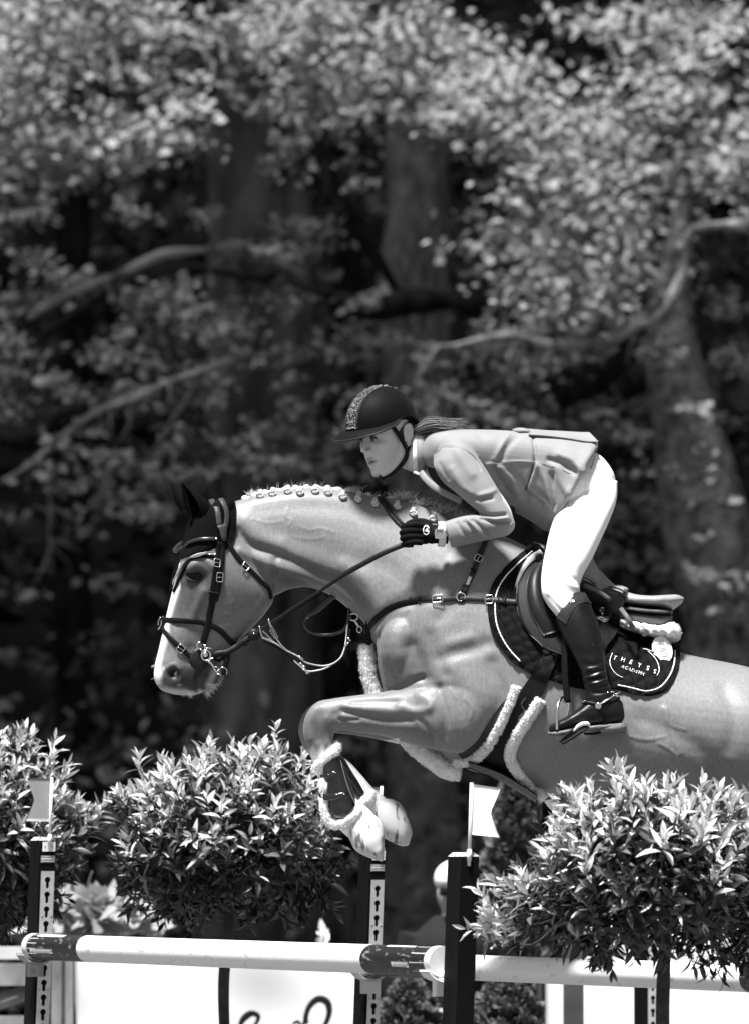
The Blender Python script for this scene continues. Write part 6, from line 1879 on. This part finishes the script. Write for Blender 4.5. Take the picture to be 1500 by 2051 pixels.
# ================================================================== SHRUBS
def leaf_mesh(curl, fold):
    n = 6
    prof = [.06, .62, 1.0, .92, .55, .02]
    V = []
    for i in range(n):
        t = i/(n-1); w = prof[i]*.145
        zc = -curl*t*t
        V += [(t, -w, zc + fold*w), (t, 0, zc), (t, w, zc + fold*w)]
    F = []
    for i in range(n-1):
        a = i*3
        F += [[a, a+1, a+4, a+3], [a+1, a+2, a+5, a+4]]
    return np.array(V), np.array(F)
LEAFS = [leaf_mesh(.10, .45), leaf_mesh(.25, .6), leaf_mesh(-.08, .5), leaf_mesh(.4, .35)]
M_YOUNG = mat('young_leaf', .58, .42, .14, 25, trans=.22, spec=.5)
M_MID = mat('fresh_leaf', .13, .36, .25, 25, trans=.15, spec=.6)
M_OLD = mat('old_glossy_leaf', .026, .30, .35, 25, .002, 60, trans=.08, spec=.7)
LM = {}
for mi, mm in enumerate((M_YOUNG, M_MID, M_OLD)):
    for li, (lv, lf_) in enumerate(LEAFS):
        LM[(mi, li)] = mk_mesh('leaf', lv, lf_, mm)
M_TWIG = mat('twig_bark', .05, .8, .4, 40, .002, 120)
def shrub(u, v, y, rx, ry, rz, label, stem_u, seed, nshoot=300, ninner=1500, lumps=(), young=.55, top_boost=1.0, sprigs=()):
    rg = np.random.default_rng(seed)
    c = P(u, v, y)
    base = np.array([P(stem_u, 2051, y)[0], y, 0.0])
    t = thing('ball_shrub', label, 'shrub', base, 'leafy ball shrubs beside the jump')
    R = np.array([rx, ry, rz])
    K = rg.normal(0, 1, (8, 3))*3.2; ph = rg.uniform(0, 6.28, 8)
    def bump(d): return 1 + .10*sum(math.sin(float(d @ k) + p) for k, p in zip(K, ph))/2.0
    recs = []       # (origin, dir, normal, length, material, mesh)
    tw = Acc()
    stem_top = c + np.array([0, 0, -rz*.75])
    tw2 = tube([base + [.03, 0, 0], base + [.045, .01, .4], base + [.022, .01, .8], base + [-.006, 0, 1.05], base + [-.012, 0, 1.25], stem_top, c + [0, 0, -rz*.2]], [.023, .021, .0215, .019, .020, .018, .010], 60, 14)
    obj('trunk', *tw2, M_TWIG, t)
    shoots = []
    for i in range(nshoot):
        zf = 1 - 2*(i + .5)/nshoot
        a = i*2.399963 + rg.normal(0, .3)
        d = np.array([math.sqrt(max(0, 1-zf*zf))*math.cos(a), math.sqrt(max(0, 1-zf*zf))*math.sin(a), zf]) + rg.normal(0, .10, 3)
        d /= np.linalg.norm(d)
        if d[2] < -.9: continue
        r = bump(d)*rg.uniform(.80, 1.08)
        if d[2] > .25: r *= 1 + rg.uniform(-.08, .20)*top_boost
        shoots.append((c + d*R*r, d))
    for lu, lv, lr, k in lumps:
        for i in range(k):
            q = rg.normal(0, 1, 3); q /= np.linalg.norm(q); q[2] = abs(q[2])*.8 - .2
            d = q*.6 + np.array([np.sign(lu - u)*.4, 0, .2]); d /= np.linalg.norm(d)
            shoots.append((P(lu, lv, y) + q*lr*rg.uniform(.6, 1.0), d))
    for su, sv, eu, ev in sprigs:
        a_, b_ = P(su, sv, y - .1), P(eu, ev, y - .12)
        dd = (b_ - a_)/np.linalg.norm(b_ - a_)
        tw.add(*tube([a_, (a_ + b_)/2 + [0, 0, .012], b_], [.0026, .002, .0012], 8, 5))
        for f_ in (.45, .75, 1.0): shoots.append((a_ + (b_ - a_)*f_, np.array([dd[0], 0, min(dd[2], -.05)]) + [0, -.3, 0]))
    for p, d in shoots:
        up = .55 + .5*max(0, d[2])
        sd = d*.75 + np.array([0, 0, up if d[2] > -.35 else -.2]) + rg.normal(0, .16, 3)
        sd /= np.linalg.norm(sd)
        L = rg.uniform(.05, .10)
        p0 = p - sd*L
        mid = c + (p0 - c)*.55 + rg.normal(0, .02, 3)
        tw.add(*tube([c + (p0 - c)*.12 + [0, 0, -rz*.3*(1 if d[2] < .2 else .3)], mid, p0, p], [.0045, .0032, .0022, .0012], 9, 5))
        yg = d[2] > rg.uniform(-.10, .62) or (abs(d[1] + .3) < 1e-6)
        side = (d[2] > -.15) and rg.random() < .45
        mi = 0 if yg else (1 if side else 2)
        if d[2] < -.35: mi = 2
        x = np.cross(sd, [.3, .2, 1]); x /= np.linalg.norm(x); z = np.cross(sd, x)
        k = rg.integers(7, 12); a0 = rg.uniform(0, 6.28)
        for j in range(k):
            f = j/(k-1)
            a = a0 + j*2.4
            rad = x*math.cos(a) + z*math.sin(a)
            ang = math.radians(18 + 50*(1-f) + rg.normal(0, 8))
            if mi == 2: ang *= 1.35
            ld = sd*math.cos(ang) + rad*math.sin(ang) + np.array([0, 0, -.12 if mi == 2 else 0])
            ln = (.044 + .024*(1-f))*rg.uniform(.6, 1.3)
            nrm = sd*math.sin(ang) - rad*math.cos(ang)
            m2 = mi
            if mi == 0 and f < .2 and rg.random() < .6: m2 = 1
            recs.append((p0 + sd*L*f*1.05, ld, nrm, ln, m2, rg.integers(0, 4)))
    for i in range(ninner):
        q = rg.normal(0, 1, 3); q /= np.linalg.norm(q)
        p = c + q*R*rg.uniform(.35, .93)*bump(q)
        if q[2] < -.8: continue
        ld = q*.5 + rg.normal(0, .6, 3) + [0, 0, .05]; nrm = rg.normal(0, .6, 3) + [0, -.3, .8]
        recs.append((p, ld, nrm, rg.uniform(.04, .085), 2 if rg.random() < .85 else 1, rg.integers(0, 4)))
    tag(tw.obj('twigs', M_TWIG, t), kind='stuff')
    # the largest-looking leaves are parts, the rest is one mass
    def mtx(r):
        o, ld, nn, ln, mi, li = r
        X = ld/np.linalg.norm(ld); Y = np.cross(nn, X); Y /= max(np.linalg.norm(Y), 1e-6); Z = np.cross(X, Y)
        return np.stack([X*ln, Y*ln*1.0, Z*ln], 1), np.asarray(o)
    score = []
    for r in recs:
        Mx, o = mtx(r)
        area_ = abs(Mx[0, 0]*Mx[2, 1] - Mx[2, 0]*Mx[0, 1])
        depth = (c[1] - o[1])/ry
        uv = proj(o)
        vis = (depth > .15 or o[2] > c[2] + rz*.75) and -10 < uv[0] < 1510
        score.append(area_*(1 + .6*depth)*(1 if vis else .05)*(.8 + .2*(r[4] < 2)))
    order = np.argsort(score)[::-1]
    first = set(order[:300].tolist())
    for i in order[:300]:
        Mx, o = mtx(recs[i])
        ob = bpy.data.objects.new('leaf', LM[(recs[i][4], int(recs[i][5]))]); COL.objects.link(ob)
        M4 = Matrix.Identity(4)
        for a in range(3):
            for b in range(3): M4[a][b] = Mx[a, b]
            M4[a][3] = o[a] - base[a]
        ob.parent = t; ob.matrix_local = M4
    for mi in range(3):
        acc = Acc()
        for i, r in enumerate(recs):
            if i in first or r[4] != mi: continue
            Mx, o = mtx(r)
            lv, lf_ = LEAFS[int(r[5])]
            acc.add(lv @ Mx.T + o, lf_)
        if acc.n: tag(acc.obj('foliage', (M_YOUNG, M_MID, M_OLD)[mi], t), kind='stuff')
    return t
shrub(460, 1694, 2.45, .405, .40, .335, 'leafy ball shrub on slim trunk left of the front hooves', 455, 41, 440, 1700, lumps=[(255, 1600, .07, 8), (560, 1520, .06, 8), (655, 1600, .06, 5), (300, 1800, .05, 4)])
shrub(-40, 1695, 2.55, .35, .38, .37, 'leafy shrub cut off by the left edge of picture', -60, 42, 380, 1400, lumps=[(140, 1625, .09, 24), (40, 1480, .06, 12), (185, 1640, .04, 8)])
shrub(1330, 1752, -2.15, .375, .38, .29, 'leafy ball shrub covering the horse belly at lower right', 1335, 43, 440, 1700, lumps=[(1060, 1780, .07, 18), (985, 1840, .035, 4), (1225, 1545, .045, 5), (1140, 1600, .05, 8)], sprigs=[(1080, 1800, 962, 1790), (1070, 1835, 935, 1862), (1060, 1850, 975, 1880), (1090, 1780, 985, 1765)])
# ================================================================== BEHIND THE JUMP
# white banner with script lettering, left
def banner(u0, u1, v0, v1, y, label, name='banner', waves=.012, seed=0, m=None, cat='banner'):
    a, b = P(u0, v0, y), P(u1, v1, y)
    n, k = 60, 30
    G = np.zeros((n, k, 3))
    for i in range(n):
        for j in range(k):
            s, t = i/(n-1), j/(k-1)
            G[i, j] = (a[0] + (b[0]-a[0])*s, y + waves*(math.sin((s*2.2 + t*1.5)*4 + seed) + .6*math.sin((s*1.1 - t*2)*7)), a[2] + (b[2]-a[2])*t)
    t_ = thing(name, label, cat, ((a[0]+b[0])/2, y, 0))
    obj('cloth', *sheet(G, G + [0, .003, 0]), m or mat('banner_cloth', .80, .6, .03, 6), t_)
    for x in (a[0] - .02, b[0] + .02):
        obj('post', *tube([(x, y + .03, 0), (x, y + .03, a[2] + .03)], .03, 2, 10, smooth_path=False), M_POST, t_)
    return t_
bn = banner(150, 735, 1905, 2420, 8.0, 'white banner with black script lettering below the left pole')
def script(pts, w, nm='lettering'):
    C = catmull(np.array([P(p[0], p[1], 7.955) for p in pts]), 40)
    N = np.tile([0, -1., 0], (40, 1))
    wd = catmull(np.array([p[2] for p in pts], float), 40)[:, 0]*pxs(8)
    return obj(nm, *ribbon(C, N, .02, .003, widths=wd), mat('black_print', .01, .6), bn)
script([(478, 2062, 8), (490, 2040, 9), (506, 2031, 14), (517, 2036, 13), (514, 2050, 7), (498, 2062, 4)], 8)
script([(612, 2052, 12), (614, 2032, 12), (624, 2012, 10), (640, 2002, 10), (655, 2008, 14), (660, 2024, 15), (656, 2044, 12), (646, 2062, 8)], 10)
script([(586, 2052, 5), (592, 2049, 7), (598, 2048, 7), (602, 2054, 5)], 6)
script([(520, 2075, 8), (545, 2090, 9), (580, 2070, 9), (612, 2052, 8)], 6)
# grey wooden fence at the left edge
fn = thing('wooden_fence', 'grey wooden fence with rails at lower left behind the shrub', 'fence', P(60, 2051, 7.6)*[1, 1, 0])
M_WOODG = mat('weathered_wood', .22, .8, .4, 12, .003, 60, stretch=(1, 1, .3))
M_WOODD = mat('dark_wood', .05, .8, .4, 12)
for u0, u1, m_ in ((104, 124, M_WOODG), (124, 132, M_WOODD), (132, 147, M_WOODG)):
    a, b = P(u0, 1900, 7.7), P(u1, 1900, 7.7)
    obj('post', *box(((a[0]+b[0])/2, 7.7, .68), b[0]-a[0], .08, 1.36), m_, fn, smooth=False)
for v0, v1, m_ in ((1897, 1922, mat('pale_rail', .55, .7)), (1930, 1975, M_WOODG), (2036, 2060, M_WOODG)):
    a, b = P(-150, v0, 7.75), P(72, v1, 7.75)
    obj('rail', *box(((a[0]+b[0])/2, 7.75, (a[2]+b[2])/2), b[0]-a[0], .05, a[2]-b[2]), m_, fn, smooth=False)
a, b = P(-60, 2030, 7.8), P(60, 1985, 7.8)
obj('brace', *tube([a, b], .035, 2, 8, smooth_path=False), M_WOODG, fn)
# white boards at the right with a post and another standard before them
wb = banner(1092, 1760, 1945, 2420, 7.4, 'white advertising board behind the right shrub', 'advertising_board', .002, 1, None, 'board')
wb2 = banner(1170, 1700, 1770, 1948, 7.9, 'upper white board seen through gaps in the right shrub', 'advertising_board', .002, 2, None, 'board')
pp = thing('fence_post', 'dark blurred post in front of the white board', 'post', P(1148, 2051, 5.6)*[1, 1, 0])
a, b = P(1128, 1960, 5.6), P(1168, 1960, 5.6)
obj('post', *box(((a[0]+b[0])/2, 5.6, .7), b[0]-a[0], .07, 1.42), mat('grey_post', .06, .6, .2, 10), pp, smooth=False)
sb = thing('jump_standard', 'blurred jump standard with slotted track behind the right shrub trunk', 'jump standard', P(1290, 2051, 4.6)*[1, 1, 0])
a, b = P(1270, 1960, 4.6), P(1297, 1960, 4.6)
obj('post', *box(((a[0]+b[0])/2, 4.6, .8), b[0]-a[0], .07, 1.62), M_POST, sb, smooth=False)
a2, b2 = P(1297, 1960, 4.6), P(1316, 1960, 4.6)
sw = b2[0]-a2[0]; lo = [[(-sw/2, 0), (sw/2, 0), (sw/2, 1.3), (-sw/2, 1.3)]]
zz = 1.26
while zz > .05:
    lo.append([(.009*math.cos(t), zz + .009*math.sin(t)) for t in np.linspace(-1, 4.14, 10)] + [(-.005, zz - .024), (.005, zz - .024)]); zz -= .05
V, F = plate2d(lo, .0015)
obj('track', np.array([((a2[0]+b2[0])/2 + v[0], 4.56 - v[2], .3 + v[1]) for v in V]), F, M_TRACK, sb, smooth=False)
obj('track_back', *box(((a2[0]+b2[0])/2, 4.572, .95), sw*.96, .004, 1.28), M_BOLE, sb, smooth=False)
# another jump's pole further back at the right edge
pj = thing('jump_pole', 'blurred banded pole behind the right shrub at picture edge', 'jump pole', P(1500, 1905, 3.6))
obj('white_section', *tube([P(1452, 1900, 3.6), P(1700, 1912, 3.2)], .045, 2, 24, smooth_path=False), mat('grey_banded_paint', .35, .5), pj)
obj('dark_band', *tube([P(1560, 1905, 3.45), P(1640, 1909, 3.3)], .0455, 2, 24, smooth_path=False), M_PDARK, pj)
# conifers and low plants
M_CON = mat('conifer_scale_leaf', .10, .6, .6, 14, trans=.1)
def conifer(u, v0, v1, y, hw, label, seed, k=7000, name='conifer'):
    s = pxs(y); rg = np.random.default_rng(seed)
    top, bot = P(u, v0, y), P(u, v1, y)
    t = thing(name, label, 'conifer' if name == 'conifer' else 'shrub', (top[0], y, 0))
    obj('trunk', *tube([(top[0], y, 0), (top[0], y, top[2] - .1)], [.03, .01], 2, 8), M_BARK, t)
    H = top[2] - bot[2]
    z = rg.uniform(0, 1, k)
    prof = (np.sin(np.clip(z*1.25 + .15, 0, 1.45)*math.pi/1.45)**.8 if name != 'conifer' else np.clip(1.15*(1 - z), 0, 1)**.55)
    a = rg.uniform(0, 6.28, k)
    lob = 1 + .35*np.sin(a*3 + z*17) * np.sin(z*23 + a*2)
    r = hw*s*prof*lob*np.sqrt(rg.uniform(.45, 1, k))
    C = np.stack([top[0] + r*np.cos(a), y + r*np.sin(a), bot[2] + z*H], 1)
    D = np.stack([np.cos(a), np.sin(a), np.full(k, .8)], 1) + rg.normal(0, .4, (k, 3))
    V, F = leaf_cards(C, D, rg.normal(0, .6, (k, 3)) + [0, -.4, .6], .045, rg)
    tag(obj('crown', V, to_faces(F), M_CON, t), kind='stuff')
conifer(1035, 1500, 1930, 9.5, 72, 'blurred dark conifer left of the right shrub', 3)
conifer(1015, 1935, 2260, 7.0, 80, 'blurred round dark bush below the right pole', 4, name='round_bush')
conifer(815, 1968, 2260, 7.2, 88, 'blurred paler bush between the two middle posts', 6, name='round_bush')
def leafy(u, v, y, rx, rz, label, seed, n=140, ms=None, size=.12):
    rg = np.random.default_rng(seed); c = P(u, v, y); s = pxs(y)
    t = thing('leafy_plant', label, 'plant', (c[0], y, 0))
    q = rg.normal(0, .55, (n, 3))*[rx*s, .25, rz*s]
    D = q/np.linalg.norm(q, axis=1, keepdims=True) + rg.normal(0, .4, (n, 3)) + [0, 0, .3]
    V, F = leaf_cards(c + q, D, rg.normal(0, .5, (n, 3)) + [0, -.5, .8], size, rg)
    tag(obj('leaves', V, to_faces(F), ms or M_YOUNG, t), kind='stuff')
    obj('stem', *tube([(c[0], y, 0), c], [.012, .006], 2, 8), M_TWIG, t)
leafy(200, 1835, 9.2, 105, 52, 'blurred pale leaved plant between the left shrubs', 7, 190, mat('pale_leaf', .34, .5, .2, 10, trans=.2))
leafy(648, 1872, 9.4, 7, 24, 'blurred white leaf below the middle shrub', 8, 5, mat('white_petal', .75, .5), .10)
# spectator standing in the shade, half hidden by the near post
sp_ = thing('person', 'blurred spectator with white cap and dark clothes half hidden by near post', 'person', P(905, 1900, 9.0)*[1, 1, 0])
h = P(908, 1786, 9.0)
ps = [ball(h, (.078, .095, .115)), tube([h - [0, 0, .08], h - [0, -.01, .2]], .055, 4, 14), ball(h + [-.012, -.095, -.02], (.014, .02, .02))]
b0 = np.array([h[0], 9.02, 0])
ps += [tube([b0 + [0, 0, .85], b0 + [0, 0, 1.1], b0 + [0, 0, 1.32], b0 + [0, 0, 1.42]], [.15, .15, .18, .08], 16, 20, .7)]
for s in (-1, 1):
    ps += [tube([b0 + [s*.09, 0, .9], b0 + [s*.1, 0, .5], b0 + [s*.1, 0, .08], b0 + [s*.1, -.12, .04]], [.085, .065, .045, .04], 20, 14), tube([b0 + [s*.18, 0, 1.36], b0 + [s*.23, -.02, 1.1], b0 + [s*.17, -.16, .95], b0 + [s*.04, -.22, 1.0]], [.055, .045, .038, .035], 20, 12)]
V, F = remesh(ps, .012); V = vsmooth(V, F, 3, .5, -.5)
obj('body', V, F, mat('spectator_skin', .34, .6), sp_)
ps2 = [tube([b0 + [0, 0, .80], b0 + [0, 0, 1.1], b0 + [0, 0, 1.33], b0 + [0, 0, 1.44]], [.17, .165, .20, .09], 16, 20, .72)]
for s in (-1, 1): ps2 += [tube([b0 + [s*.18, 0, 1.36], b0 + [s*.23, -.02, 1.1], b0 + [s*.17, -.16, .95]], [.068, .055, .048], 20, 12)]
V, F = remesh(ps2, .012); obj('jacket', vsmooth(V, F, 3, .5, -.5), F, mat('spectator_jacket', .012, .8), sp_)
ps3 = []
for s in (-1, 1): ps3 += [tube([b0 + [s*.085, 0, .92], b0 + [s*.1, 0, .5], b0 + [s*.1, 0, .06]], [.105, .08, .06], 20, 14)]
V, F = remesh(ps3, .012); obj('trousers', vsmooth(V, F, 3, .5, -.5), F, mat('spectator_trousers', .02, .8), sp_)
V, F = ball(h + [0, .005, .055], (.088, .104, .085), 14, 24)
k = V[:, 2] > h[2] + .022
V[~k, 2] = h[2] + .022
obj('cap', V, F, mat('white_cap', .8, .7), sp_)
obj('sunglasses', *box(h + [0, -.092, .0], .13, .02, .04), mat('dark_lens', .01, .2), sp_)
